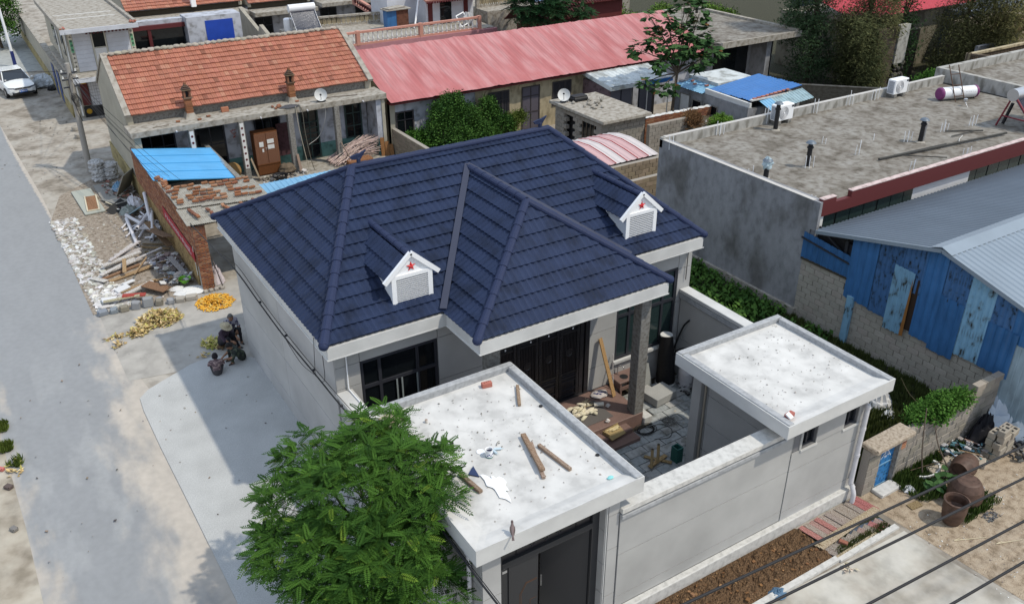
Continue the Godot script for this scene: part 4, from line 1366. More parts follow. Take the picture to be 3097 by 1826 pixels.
	where[0]=" in the heap along the wall top at the back left"
	for i in 9:put.call(5.55+rr(-0.08,0.1),-35.3+i*0.19,rr(-1,1),-0.05)
	var bn:=thing("banner","long red banner with faded white characters on the brick shed wall","banner",V(5.47,1.1,-33))
	var cl:=MB.new()
	var A:=V(5.466,1.20,-35.3); var Bq:=V(5.466,1.12,-30.5); var C:=V(5.466,1.58,-30.5); var D:=V(5.466,1.68,-35.3)
	cl.ext([A,Bq,C,D],V(0.012,0,0))
	part("cloth",cl,bn,mat("bannercloth",k3(0.34,0.02,0.03),0.7,"soft",V(1,1,1)))
	var lt:=MB.new()
	for i in 13:
		glyph(lt,V(5.462,1.425-i*0.006,-34.85+i*0.30),V(0,0,1),Vector3.UP,0.23,i*3+1)
	for i in 6:
		glyph(lt,V(5.462,1.27-i*0.004,-31.9+i*0.17),V(0,0,1),Vector3.UP,0.11,i+70)
	part("lettering",lt,bn,mat("letterwhite",k3(0.62,0.48,0.50),0.8))
	var ribs:=MB.new()
	ribs.tube([V(5.46,1.52,-30.52),V(5.46,1.75,-30.48)],0.012); ribs.tube([V(5.46,1.1,-30.52),V(5.46,0.6,-30.48)],0.012)
	part("tie",ribs,bn,M.offwhite)
func glyph(mb:MB,c:Vector3,e:Vector3,up:Vector3,s:float,sd:int)->void:
	var r:=RandomNumberGenerator.new(); r.seed=sd*77+5
	var nn:=e.cross(up)
	var B:=Basis(e,up,nn)
	var w:=s*0.10
	for i in r.randi_range(3,4):
		var y:=lerpf(-0.42,0.42,(i+0.5)/4.0)*s
		var l:=s*r.randf_range(0.5,0.9)
		mb.box(c+up*y+e*(r.randf_range(-0.08,0.08)*s),V(l,w,0.002),B)
	for i in r.randi_range(1,3):
		var x:=lerpf(-0.35,0.35,r.randf())*s
		mb.box(c+e*x+up*(r.randf_range(-0.1,0.1)*s),V(w,s*r.randf_range(0.5,0.9),0.003),B)
	for q in [-1.0,1.0]:
		if r.randf()<0.7:
			mb.box(c+e*(q*0.22*s)- up*(0.22*s),V(w,s*0.45,0.0035),B*Basis(Vector3.BACK,q*0.6))
func pink_house()->void:
	var h:=thing("pink_roofed_house","long low house with faded pink roof and cream front","house",V(28,0,-42))
	var zf:=-40.3; var x0:=17.9; var x1:=39.2; var yr:=4.6; var ye:=2.95
	var w:=MB.new()
	w.bx(22.9,0,zf-0.3,30.2,2.9,zf)
	part("front_wall",w,h,M.cream)
	var wb:=MB.new()
	wb.bx(x0,0,zf-0.3,22.9,2.9,zf-0.01)
	wb.bx(30.2,0,zf-0.3,x1-0.2,2.9,zf-0.01)
	part("side_front",wb,h,M.bluewall)
	var gw:=MB.new()
	gw.ext([V(x1-0.2,0,zf),V(x1-0.2,0,-48.6),V(x1-0.2,2.9,-48.6),V(x1-0.2,4.45,-44.5),V(x1-0.2,2.9,zf)],V(-0.3,0,0))
	gw.ext([V(x0,0,-48.6),V(x0,0,zf),V(x0,2.9,zf),V(x0,4.45,-44.5),V(x0,2.9,-48.6)],V(0.3,0,0))
	gw.bx(x0+0.3,0,-48.6,x1-0.5,2.9,-48.3)
	part("gable_wall",gw,h,M.gablewall)
	for side in [[-39.65,ye],[-49.35,ye]]:
		var m:=MB.new()
		var n:=FastNoiseLite.new(); n.seed=4; n.frequency=0.5; n.fractal_octaves=3
		var nx:=210; var ny:=26
		var dz:float=side[0]
		var P:=func(i:int,j:int)->Vector3:
			var x:=lerpf(x0-0.2,x1+0.1,float(i)/nx)
			var t:=float(j)/ny
			var bump:=0.0
			for sx in [20.2,20.9,24.0,24.8,28.0,28.6,32.0,32.7,36.2,36.9]:
				bump+=0.035*exp(-pow((x-sx)/0.10,2))
			bump+=0.05*exp(-pow((t-0.13)/0.02,2))+0.022*sin(x*26.0)*(0.3+0.7*float(t>0.9))*0.5
			bump+=0.03*n.get_noise_2d(x*1.2,t*4)+0.010*absf(fmod(t*22.0,1.0)- 0.5)
			return V(x,lerpf(ye,yr,t)+bump+(0.012*n.get_noise_2d(x*3,9) if j==0 else 0.0),lerpf(dz+(0.03*n.get_noise_2d(x*2,3) if j==0 else 0.0),-44.5,t))
		for i in nx:
			for j in ny:
				if dz>-45:m.quad(P.call(i,j),P.call(i+1,j),P.call(i+1,j+1),P.call(i,j+1))
				else:m.quad(P.call(i+1,j),P.call(i,j),P.call(i,j+1),P.call(i+1,j+1))
		part("pink_roof",m,h,M.pink)
	var ev:=MB.new()
	ev.bx(x0-0.15,ye-0.16,zf,x1+0.05,ye-0.09,-39.75)
	part("eave_board",ev,h,M.redtile)
	var fr:=mat("oldframe",k3(0.055,0.048,0.05),0.7)
	var gl:=mat("dustyglass",k3(0.035,0.035,0.042),0.3)
	opening(h,23.7,25.0,1.05,2.45,zf,3,[1.95],fr,9,"window",gl)
	opening(h,25.85,27.0,0.02,2.45,zf,2,[1.0,1.9],fr,0,"door",mat("mauvedoor",k3(0.10,0.09,0.11),0.5))
	opening(h,27.9,29.15,1.1,2.45,zf,3,[1.85],fr,9,"window",gl)
	opening(h,18.2,19.2,1.0,2.25,zf-0.01,2,[1.8],fr)
	opening(h,21.0,21.9,1.0,2.25,zf-0.01,2,[1.8],fr)
	for q in [[23.5,25.2,2.55],[25.65,27.2,2.58],[27.75,29.3,2.55]]:
		var l:=MB.new()
		l.tube(spl([V(q[0],q[2]- 0.25,zf+0.01),V(q[0]+0.1,q[2],zf+0.02),V((q[0]+q[1])/2,q[2]+0.04,zf+0.02),V(q[1]- 0.1,q[2],zf+0.02),V(q[1],q[2]- 0.25,zf+0.01)],4),0.035,-1,5)
		part("drip_moulding",l,h,M.cream)
func block_mats(key:String,base:Color)->Array:
	if not M.has(key+"0"):
		tones(key,base,5,0.13)
	var r:=[]
	for i in 5:r.append(M[key+str(i)])
	return r
func block_shed()->void:
	var s:=thing("block_shed","small block built shed with flat concrete roof before the pink house","shed",V(27.5,0,-35.5))
	var bm:=block_mats("shedblock",k3(0.30,0.275,0.235))
	masonry(s,V(26.25,0,-33.55),V(1,0,0),2.75,2.0,0.40,0.20,bm,"block",120)
	masonry(s,V(26.25,0,-37.6),V(0,0,1),4.05,2.0,0.40,0.20,bm,"block",120,func(u,v):return (u>0.9 and u<1.7 and v<1.8) or (u>2.3 and u<3.5 and v>0.7 and v<1.8))
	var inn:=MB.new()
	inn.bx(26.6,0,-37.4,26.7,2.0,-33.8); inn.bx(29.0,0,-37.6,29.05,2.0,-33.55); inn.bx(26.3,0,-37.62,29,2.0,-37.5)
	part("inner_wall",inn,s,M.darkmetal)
	var wd:=MB.new()
	wd.bx(26.3,0.72,-35.28,26.36,1.78,-34.12)
	var wn:=part("window",wd,s,M.glass)
	for k in 4:
		var b:=MB.new(); b.bx(26.26,0.72,-35.2+k*0.33,26.3,1.78,-35.16+k*0.33)
		part("bar",b,wn,M.bark)
	var rf:=MB.new()
	rf.cbox(V(27.62,2.17,-35.6),V(3.1,0.16,4.75),0.02)
	part("concrete_roof",rf,s,M.oldconc)
	var d:=thing("satellite_dish","white satellite dish on the roof of the block shed","satellite dish",V(26.5,2.25,-37.2))
	dish(d,V(26.5,2.62,-37.2),0.33,V(-0.55,0.45,0.7))
	var bs:=thing("basin","black upturned rubber basin on the block shed roof beside the dish","basin",V(27.35,2.25,-37.1))
	var bb:=MB.new()
	bb.cbox(V(27.35,2.36,-37.1),V(0.95,0.22,0.6),0.06); bb.cbox(V(27.35,2.5,-37.1),V(0.85,0.06,0.5),0.02)
	part("tub",bb,bs,M.rubber)
	for i in 14:
		var o:=MB.new()
		var p:=V(27.0+rr(-0.3,0.9),2.27,-35.9+rr(-0.8,0.7))
		o.blob(p+V(0,0.05,0),V(rr(0.06,0.14),rr(0.05,0.09),rr(0.06,0.12)),0.5,i,4)
		solo("stone",o,M.oldconc,"pale stone among the few lying on the block shed roof","stone",p,"stones on the block shed roof")
	var pl:=thing("plant","small withered plant growing on the block shed roof","plant",V(28.2,2.25,-36.2))
	var tw:=MB.new(); tw.col=k3(0.09,0.08,0.05)
	for i in 20:
		tw.tube([V(28.2,2.25,-36.2),V(28.2+rr(-0.2,0.2),2.25+rr(0.1,0.35),-36.2+rr(-0.2,0.2))],0.008,0.003,3)
	part("stems",tw,pl,M.vc)
	var r:=thing("sheet_shed","low shed with curved faded red and white ribbed sheet roof","shed",V(24.5,0,-31))
	for k in 5:
		var m:=MB.new()
		var mc=[k3(0.56,0.36,0.36),k3(0.60,0.55,0.54),k3(0.58,0.42,0.42)][k % 3]
		var prof:=[[-32.7,1.86],[-31.9,2.06],[-31.0,2.12],[-30.0,2.02],[-29.0,1.86]]
		for j in prof.size()- 1:
			m.col=mc
			var a:=V(22.95+k*0.62,prof[j][1],prof[j][0]); var b:=V(22.95+k*0.62,prof[j+1][1],prof[j+1][0])
			m.sheet(a,V(1,0,0),0.615,(b-a).normalized(),(b-a).length(),0.31,0.025,0.6)
			m.col=k3(0.45,0.10,0.10)
			m.box((a+b)/2+V(0.02,0.02,0),V(0.03,0.03,(b-a).length()),Basis.looking_at((b-a).normalized()))
		part("roof_sheet",m,r,M.vc)
	var bm2:=block_mats("oldblock",k3(0.30,0.24,0.17))
	masonry(r,V(22.9,0,-28.75),V(1,0,0),3.6,1.8,0.40,0.20,bm2,"block",120)
	var iw:=MB.new()
	iw.bx(22.95,0,-32.6,23.05,1.75,-29.0); iw.bx(26.0,0,-32.6,26.1,1.75,-29.0)
	part("inner_wall",iw,r,M.post)
	var gw:=thing("block_wall","rough block wall running from the sheet shed to the grey house","wall",V(24.5,0,-28))
	masonry(gw,V(22.4,0,-27.4),V(1,0,0),4.6,1.5,0.40,0.20,bm2,"block",60)
	var cap:=thing("block_wall","weathered grey block wall behind the shed at its right end","wall",V(29.5,0,-33.2))
	masonry(cap,V(29.05,0,-33.2),V(1,0,0),2.6,1.5,0.40,0.20,bm,"block",60)
	var rb:=thing("brick_wall","red brick garden wall with white capping right of the block shed","wall",V(30.5,0,-34.5))
	masonry(rb,V(29.1,0,-34.3),V(1,0,0.05).normalized(),5.0,1.6,0.25,0.065,brick_mats(),"brick",120)
	var rc:=MB.new()
	for i in 12:
		rc.blob(V(29.3+i*0.42,1.62,-34.4+i*0.02),V(0.26,0.06,0.16),0.4,i,4)
	part("capping",rc,rb,M.offwhite)
	var dw:=thing("brick_wall","old block and brick wall between porch yard and bushes","wall",V(17.9,0,-38))
	masonry(dw,V(17.75,0,-39.9),V(0,0,1),6.0,1.6,0.40,0.20,block_mats("wallblock",k3(0.25,0.21,0.16)),"block",60)
func dish(o:Node3D,c:Vector3,r:float,dir:Vector3)->void:
	var d:=MB.new()
	var y:=dir.normalized()
	var x:=y.cross(Vector3.UP).normalized()
	var B:=Basis(x,y,x.cross(y))
	var prof:=[]
	for i in 6:
		var q:=r*(5-i)/5.0
		prof.append(Vector2(q,q*q*0.35/r))
	prof.reverse()
	d.lathe(c,prof,18,B)
	var p2:=[]
	for q in prof:p2.append(q+Vector2(0,-0.012))
	p2.reverse()
	d.lathe(c,p2,18,B)
	part("reflector",d,o,M.offwhite)
	var a:=MB.new()
	a.tube([c-y*0.02,V(c.x,o.position.y+0.02,c.z)],0.02,-1,6)
	a.tube([c-B.z*r*0.9*(1 if B.z.y>0 else -1),c+y*r*1.1],0.012,-1,5)
	a.cbox(c+y*r*1.15,V(0.07,0.07,0.1),0.01)
	a.cbox(V(c.x,o.position.y+0.03,c.z),V(0.4,0.06,0.25),0.02)
	part("mount",a,o,M.darkmetal)
func grey_house()->void:
	var h:=thing("grey_flat_house","long grey flat roofed house with red tiled fascia and low parapet","house",V(31,0,-21))
	var x0:=22.45; var x1:=40.2; var zf:=-17.25; var zb:=-25.0
	var w:=MB.new()
	w.bx(x0,0.3,zb,x0+0.3,4.28,zf-0.1); w.bx(x0+0.3,0,zb,x1,3.9,zb+0.3); w.bx(x1-0.3,0,zb+0.3,x1,3.9,zf)
	part("wall",w,h,M.greywall)
	var bs:=MB.new()
	bs.bx(x0-0.12,0,zb,x0+0.3,0.3,zf-0.1)
	part("footing",bs,h,M.oldconc)
	var rf:=MB.new()
	var nzz:=FastNoiseLite.new(); nzz.seed=31; nzz.frequency=0.35; nzz.fractal_octaves=3
	for i in 60:
		for j in 30:
			var P:=func(a:int,b:int)->Vector3:
				var x:=lerpf(x0+0.1,x1,a/60.0); var z:=lerpf(zb+0.15,zf+0.03,b/30.0)
				return V(x,4.0+0.03*nzz.get_noise_2d(x,z)+0.05*smoothstep(2.0,0.0,x-x0),z)
			rf.quad(P.call(i,j+1),P.call(i+1,j+1),P.call(i+1,j),P.call(i,j))
	part("roof_surface",rf,h,M.greyroof)
	var sl:=MB.new()
	sl.bx(x0+0.3,3.7,zb+0.3,x1,3.95,zf)
	part("slab",sl,h,M.oldconc)
	var pp:=MB.new()
	pp.cbox(V((x0+x1)/2,4.15,zb+0.08),V(x1-x0,0.42,0.2),0.02)
	part("back_parapet",pp,h,mat("parapetold",k3(0.42,0.41,0.38),0.95,"streak",V(0.6,0.3,0.6),{"det":"stain","dsc":V(0.5,0.25,0.5)}))
	var cp:=MB.new()
	cp.bx(x0-0.02,4.281,zb,x0+0.14,4.30,zf-0.12)
	cp.bx(x0+0.14,4.362,zb+0.0,x1,4.378,zb+0.18)
	part("lime_edge",cp,h,M.lime)
	var fc:=MB.new()
	fc.bx(x0+0.1,3.78,zf,x1+3,4.18,zf+0.16); fc.bx(x0+0.1,4.18,zf,x0+0.75,4.36,zf+0.16); fc.bx(x0+1.5,4.18,zf,x1+3,4.38,zf+0.16)
	part("red_fascia",fc,h,M.redtile)
	var fe:=MB.new()
	fe.bx(x0+0.1,4.362,zf-0.02,x0+0.75,4.39,zf+0.17); fe.bx(x0+1.5,4.382,zf-0.02,x1+3,4.41,zf+0.17)
	part("lime_edge",fe,h,mat("pinklime",k3(0.58,0.46,0.44),0.9,"stain",V(1,1,1)))
	var cr:=MB.new()
	cr.bx(x0-0.02,3.3,zf-0.1,x0+0.1,4.3,zf+0.17); cr.bx(x0+0.05,0,zf-0.08,x0+0.2,3.3,zf+0.1)
	part("corner",cr,h,M.greywall)
	var gt:=MB.new()
	gt.bx(x0+0.2,0,zf-0.1,x0+0.34,3.75,zf+0.09)
	part("white_trim",gt,h,M.offwhite)
	var fw:=MB.new()
	fw.bx(x0+0.35,0,zf-0.25,x1,3.76,zf-0.05)
	part("front_wall",fw,h,M.darkmetal)
	var x:=x0+0.4
	var k:=0
	while x<x1-0.5:
		if not (x>27.6 and x<30.4):
			var g:=MB.new()
			g.bx(x,1.2,zf-0.045,x+0.66,3.75,zf-0.02)
			part("green_window",g,h,M.greenglass)
		x+=0.70 if k % 3 else 0.74
		k+=1
	var wp:=MB.new()
	wp.bx(27.62,0,zf-0.045,30.95,3.75,zf-0.015)
	part("white_tile_bay",wp,h,M.tilewhite)
	var wn:=MB.new()
	wn.bx(28.5,1.6,zf-0.014,30.2,3.05,zf-0.005)
	var wo:=part("window",wn,h,M.glass)
	for i in 14:
		var b:=MB.new(); b.bx(28.55+i*0.12,1.6,zf-0.004,28.59+i*0.12,3.05,zf+0.01)
		part("bar",b,wo,M.redframe)
	var n:=thing("grey_flat_house","grey flat roof of the neighbouring house beyond the water tank","house",V(48,0,-21))
	var nb:=MB.new()
	nb.bx(40.5,0,-25.4,64,4.2,-15.5)
	part("body",nb,n,M.greyroof)
	var np:=MB.new()
	np.bx(40.4,4.0,-25.5,40.65,4.62,-15.4); np.bx(40.65,4.0,-25.5,64,4.62,-25.25)
	part("parapet",np,n,M.parapetold)
func corrugated_shed()->void:
	var s:=thing("corrugated_shed","grey ribbed metal shed with patched blue sheet gable on a block base","shed",V(24,0,-13))
	var xg:=22.42; var zr:=-12.55; var yr:=4.52
	for q in [[-16.85,3.50],[-8.2,3.36]]:
		var a:=V(xg-0.28,q[1],q[0]); var b:=V(xg-0.28,yr,zr)
		var d:=(a-b).normalized()
		var ln:=(a-b).length()
		for k in 16:
			var m:=MB.new()
			m.sheet(b+V(k*0.94,0,0),V(1,0,0),0.935,d,ln,0.19 if q[0]<-10 else 0.235,0.028,0.35)
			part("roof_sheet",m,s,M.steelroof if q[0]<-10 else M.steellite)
		var bb:=MB.new()
		bb.box((a+b)/2+V(0,-0.06,0),V(0.05,0.12,ln),Basis.looking_at(-d))
		part("barge_board",bb,s,M.steellite)
	var rc:=MB.new()
	rc.ext([V(xg-0.34,yr-0.05,zr-0.34),V(xg-0.34,yr+0.075,zr),V(xg-0.34,yr-0.06,zr+0.34),V(xg-0.34,yr+0.045,zr)],V(16,0,0))
	part("ridge_flashing",rc,s,M.steellite)
	var bm:=block_mats("paleblock",k3(0.42,0.385,0.33))
	var top:=func(u:float)->float:return 2.2 if u<1.9 else (1.75 if u<4.2 else 1.65)
	masonry(s,V(xg+0.02,0,-17.45),V(0,0,1),7.2,2.2,0.40,0.20,bm,"block",300,func(u,v):return v>top.call(u))
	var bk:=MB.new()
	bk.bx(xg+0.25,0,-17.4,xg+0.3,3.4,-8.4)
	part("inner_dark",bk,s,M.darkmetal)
	var tops:=MB.new()
	tops.bx(xg-0.06,2.2,-17.45,xg+0.14,2.26,-15.55)
	part("wall_cap",tops,s,M.dirtgap)
	var yt:=func(z:float)->float:return yr-0.08-absf(z-zr)*(0.237 if z<zr else 0.266)
	var list:=[
		[-17.5,-16.6,2.2,3.17,3.10,"bluesheet",0.0,0.7],[-16.6,-15.55,2.2,3.10,3.0,"bluesheet",0.01,0.7],
		[-15.57,-14.62,1.62,0,0,"bluesheet",0.05,0.25],[-14.66,-13.75,2.85,0,0,"bluerust",0.02,0.25],[-13.8,-13.0,2.75,0,0,"bluerust",0.025,0.25],
		[-14.66,-13.95,1.55,3.05,3.0,"bluerust",0.03,0.25],[-13.98,-13.28,1.26,3.42,3.38,"bluefade",0.07,0.6],
		[-13.08,-12.38,1.42,0,0,"bluesheet",0.05,0.25],[-12.42,-11.6,2.95,0,0,"bluerust",0.03,0.25],
		[-12.44,-11.62,1.27,3.1,3.05,"bluesheet",0.055,0.25],[-11.66,-10.84,1.5,0,0,"bluefade",0.035,0.25],[-10.9,-10.2,2.75,0,0,"bluerust",0.03,0.25],
		[-10.92,-9.98,1.5,2.95,2.9,"bluesheet",0.06,0.25],[-10.3,-8.6,2.6,0,0,"bluesheet",0.02,0.25]]
	for q in list:
		var m:=MB.new()
		var za:float=q[0]; var zb2:float=q[1]
		var pitch:=0.16 if q[5]=="bluerust" or q[5]=="bluefade" else 0.235
		var cnt:=maxi(1,int(round((zb2-za)/pitch)))
		var pw:=(zb2-za)/cnt
		var X:float=xg-0.01-q[6]
		for i in cnt:
			for j in 4:
				var fs:=[0.0,q[7],q[7]+(1-q[7])*0.3,q[7]+(1-q[7])*0.7,1.0]
				var hs:=[0.0,0.0,0.028,0.028,0.0]
				var z0=za+(i+fs[j])*pw; var z1=za+(i+fs[j+1])*pw
				var t0:float=yt.call(z0) if q[3]==0 else lerpf(q[3],q[4],(z0-za)/(zb2-za))
				var t1:float=yt.call(z1) if q[3]==0 else lerpf(q[3],q[4],(z1-za)/(zb2-za))
				var b0:float=q[2]+rr(-0.012,0.012)
				m.quad(V(X-hs[j],b0,z0),V(X-hs[j+1],b0,z1),V(X-hs[j+1],t1,z1),V(X-hs[j],t0,z0))
		var pn:=part("blue_sheet",m,s,M[q[5]])
		var f:=rr(0.86,1.1)
		var mm:StandardMaterial3D=M[q[5]].duplicate()
		mm.albedo_color=(mm.albedo_color.srgb_to_linear()*f).linear_to_srgb()
		mm.uv1_offset=V(rr(0,1),rr(0,1),rr(0,1))
		pn.material_override=mm
	var gp:=MB.new()
	gp.bx(xg-0.05,1.5,-13.3,xg-0.045,3.2,-13.06)
	part("rusty_gap",gp,s,mat("rustdark",k3(0.035,0.02,0.012),0.9))
	var rt:=MB.new()
	rt.ext([V(xg-0.115,1.26,-13.36),V(xg-0.115,1.28,-13.24),V(xg-0.115,2.6,-13.26),V(xg-0.115,3.2,-13.3)],V(0.01,0,0))
	part("rust_streak",rt,s,mat("ruststreak",k3(0.28,0.12,0.03),0.9,"streak",V(2,0.5,2)))
	var ang:=MB.new()
	ang.box(V(xg-0.05,2.85,-16.55),V(0.05,0.05,2.0),Basis(Vector3.RIGHT,0.10))
	ang.box(V(xg+0.1,3.1,-16.3),V(0.05,0.05,1.6),Basis(Vector3.RIGHT,0.5))
	ang.bx(xg+0.06,2.4,-15.9,xg+0.12,3.4,-15.82); ang.bx(xg+0.15,2.4,-16.0,xg+0.2,3.3,-15.7)
	part("angle_iron",ang,s,M.frame)
	var pst:=MB.new()
	pst.cbox(V(xg-0.07,0.9,-15.25),V(0.12,1.7,0.24),0.01)
	part("steel_post",pst,s,M.bluefade)
	var lb:=MB.new()
	lb.bx(xg-0.03,0,-10.3,xg+0.0,2.6,-8.4)
	var lbn:=part("pale_sheet",lb,s,mat("palesheet",k3(0.34,0.44,0.50),0.5,"soft",V(0.5,0.5,0.5),{"det":"streak","dsc":V(0.8,0.2,0.8)}))
	for i in 10:
		var rbm:=MB.new(); rbm.bx(xg-0.05,0,-10.25+i*0.19,xg-0.031,2.6,-10.21+i*0.19)
		part("rib",rbm,lbn,M.palesheet)
func white_house()->void:
	var h:=thing("white_tiled_house","two storey white tiled house with flat roof and framed couplets at its door","house",V(7,0,-58))
	var lo:=MB.new()
	lo.bx(5.3,0,-66,9.5,2.45,-56.6)
	part("lower_wall",lo,h,M.gablewall)
	var sl:=MB.new()
	sl.cbox(V(7.4,2.57,-58.7),V(4.5,0.26,8.4),0.02)
	part("balcony_slab",sl,h,M.oldconc)
	var sf:=MB.new()
	sf.bx(5.16,2.45,-54.48,9.6,2.70,-54.44)
	for i in 90:
		sf.bx(5.17+i*0.0492,2.46,-54.439,5.20+i*0.0492,2.69,-54.434)
	part("tiled_edge",sf,h,M.tilewhite)
	var up:=MB.new()
	up.bx(5.5,2.7,-66,9.05,5.1,-55.9)
	part("upper_wall",up,h,M.gablewall)
	for j in 9:
		for side in [[5.78,6.72],[7.55,8.78]]:
			var t:=MB.new()
			var f:=rr(0.96,1.04)
			t.col=Color(f,f,f)
			t.bx(side[0],2.75+j*0.24,-55.9,side[1],2.982+j*0.24,-55.885)
			part("tile_band",t,h,M.tilewhite)
	opening(h,6.76,7.5,2.72,4.9,-55.9,1,[4.0],mat("cremeframe",k3(0.48,0.46,0.38),0.6),0,"door")
	var dp:=MB.new()
	dp.bx(6.82,2.76,-55.86,7.44,3.96,-55.85)
	part("door_panel",dp,h,M.offwhite)
	var bn:=MB.new()
	bn.bx(5.5,4.9,-55.9,9.05,5.1,-55.87)
	for i in 12:bn.bx(6.5+i*0.2,4.78,-55.88,6.6+i*0.2,4.9,-55.80)
	part("maroon_band",bn,h,M.maroon)
	for s in [5.56,8.82]:
		var cb:=MB.new()
		cb.col=k3(0.60,0.56,0.46); cb.bx(s,2.9,-55.89,s+0.20,4.86,-55.875)
		cb.col=k3(0.14,0.36,0.20); cb.bx(s+0.02,3.85,-55.875,s+0.18,4.55,-55.872)
		var cn:=part("couplet",cb,h,M.vcflat)
		var gl:=MB.new()
		for i in 8:
			gl.col=k3(0.05,0.045,0.05)
			glyph(gl,V(s+0.10,4.72-i*0.235,-55.868),V(1,0,0),Vector3.UP,0.15,i+int(s*9))
		part("characters",gl,cn,M.vcflat)
	var rf:=MB.new()
	rf.cbox(V(7.15,5.2,-60.4),V(4.05,0.2,11.4),0.02)
	part("roof_slab",rf,h,M.oldconc)
	var lm:=MB.new()
	for q in [[-58.2,0.02],[-59.6,-0.02]]:lm.box(V(7.0,5.304,q[0]),V(3.2,0.006,0.10),Basis(Vector3.UP,q[1]))
	part("lime_line",lm,h,M.offwhite)
	var re:=MB.new()
	re.bx(5.10,5.08,-54.72,9.2,5.32,-54.66)
	for i in 80:
		re.bx(5.12+i*0.051,5.09,-54.659,5.15+i*0.051,5.31,-54.652)
	part("tiled_edge",re,h,M.tilewhite)
	var pr:=MB.new()
	pr.cbox(V(5.2,5.36,-60.4),V(0.2,0.14,11.2),0.02); pr.cbox(V(9.1,5.36,-60.6),V(0.2,0.2,10.9),0.02)
	part("roof_kerb",pr,h,M.oldconc)
	for i in 7:
		var p:=V([5.2,5.35,5.3,9.0,8.9,9.1,8.95][i],5.33,[-54.9,-54.95,-55.2,-54.9,-55.0,-55.15,-55.3][i])
		var b:=MB.new(); b.col=jit(k3(0.40,0.15,0.11),0.15); b.cbox(p+V(0,0.05,0),V(0.24,0.07,0.12),0.008,Basis(Vector3.UP,rr(0,3)))
		solo("brick",b,M.vc,"loose red brick on a front corner of the white house roof","brick",p,"bricks on the white house roof")
	for z in [-58.5,-62.0]:
		var wd:=MB.new(); wd.bx(5.46,3.3,z-0.5,5.5,4.6,z+0.5)
		part("side_window",wd,h,M.glass)
	var pp:=MB.new()
	pp.tube([V(5.44,5.1,-56.1),V(5.44,0.2,-56.1)],0.05,-1,8); pp.tube([V(5.44,5.1,-60.3),V(5.44,0.2,-60.3)],0.05,-1,8)
	part("downpipe",pp,h,M.offwhite)
	var et:=MB.new()
	et.bx(5.62,0.7,-56.55,6.05,2.4,-56.4)
	part("entrance_pillar",et,h,M.redtile)
	var ew:=MB.new()
	ew.bx(6.08,0.55,-56.58,7.1,2.2,-56.45)
	part("entrance_wall",ew,h,M.tilewhite)
	for i in 9:
		var l:=MB.new(); l.bx(6.08,0.6+i*0.19,-56.449,7.1,0.615+i*0.19,-56.446)
		part("tile_joint",l,h,M.joint)
	for i in 8:
		var l:=MB.new(); l.bx(6.1+i*0.13,0.55,-56.445,6.11+i*0.13,2.2,-56.442)
		part("tile_joint",l,h,M.joint)
	var eb:=MB.new()
	eb.bx(5.6,0,-56.6,7.1,0.6,-56.38)
	part("black_base",eb,h,M.darkmetal)
	var gold:=MB.new()
	gold.lathe(V(5.84,0.33,-56.375),[Vector2(0.16,0),Vector2(0.14,0.02),Vector2(0,0.025)],12,Basis(Vector3.RIGHT,PI/2))
	gold.box(V(5.84,2.05,-56.39),V(0.28,0.22,0.02))
	part("gold_motif",gold,h,mat("gold",k3(0.42,0.24,0.02),0.5))
	var dr:=MB.new(); dr.bx(7.1,0,-56.62,7.9,2.2,-56.5)
	part("dark_gate",dr,h,M.frame)
	var lw:=thing("lot_wall","grey lot wall with ochre base and blue door facing the road","wall",V(5.1,0,-66))
	var a:=MB.new(); a.bx(5.0,0.75,-84,5.25,2.3,-56.7)
	part("wall_top",a,lw,M.gablewall)
	var b2:=MB.new(); b2.bx(4.97,0,-84,5.26,0.76,-56.7)
	part("wall_base",b2,lw,M.yellowbase)
	var c:=MB.new(); c.bx(4.93,2.3,-84,5.32,2.38,-56.7)
	part("coping",c,lw,M.oldconc)
	for z in [-60.4,-62.6]:
		var d:=MB.new(); d.bx(4.955,0.1,z-0.55,4.97,2.0,z+0.55)
		part("blue_door",d,lw,mat("oldblue",k3(0.06,0.09,0.22),0.6,"rust",V(0.6,0.6,0.6)))
	var ls:=MB.new(); ls.bx(5.26,1.9,-66,5.5,2.0,-57)
	part("gutter",ls,lw,M.post)
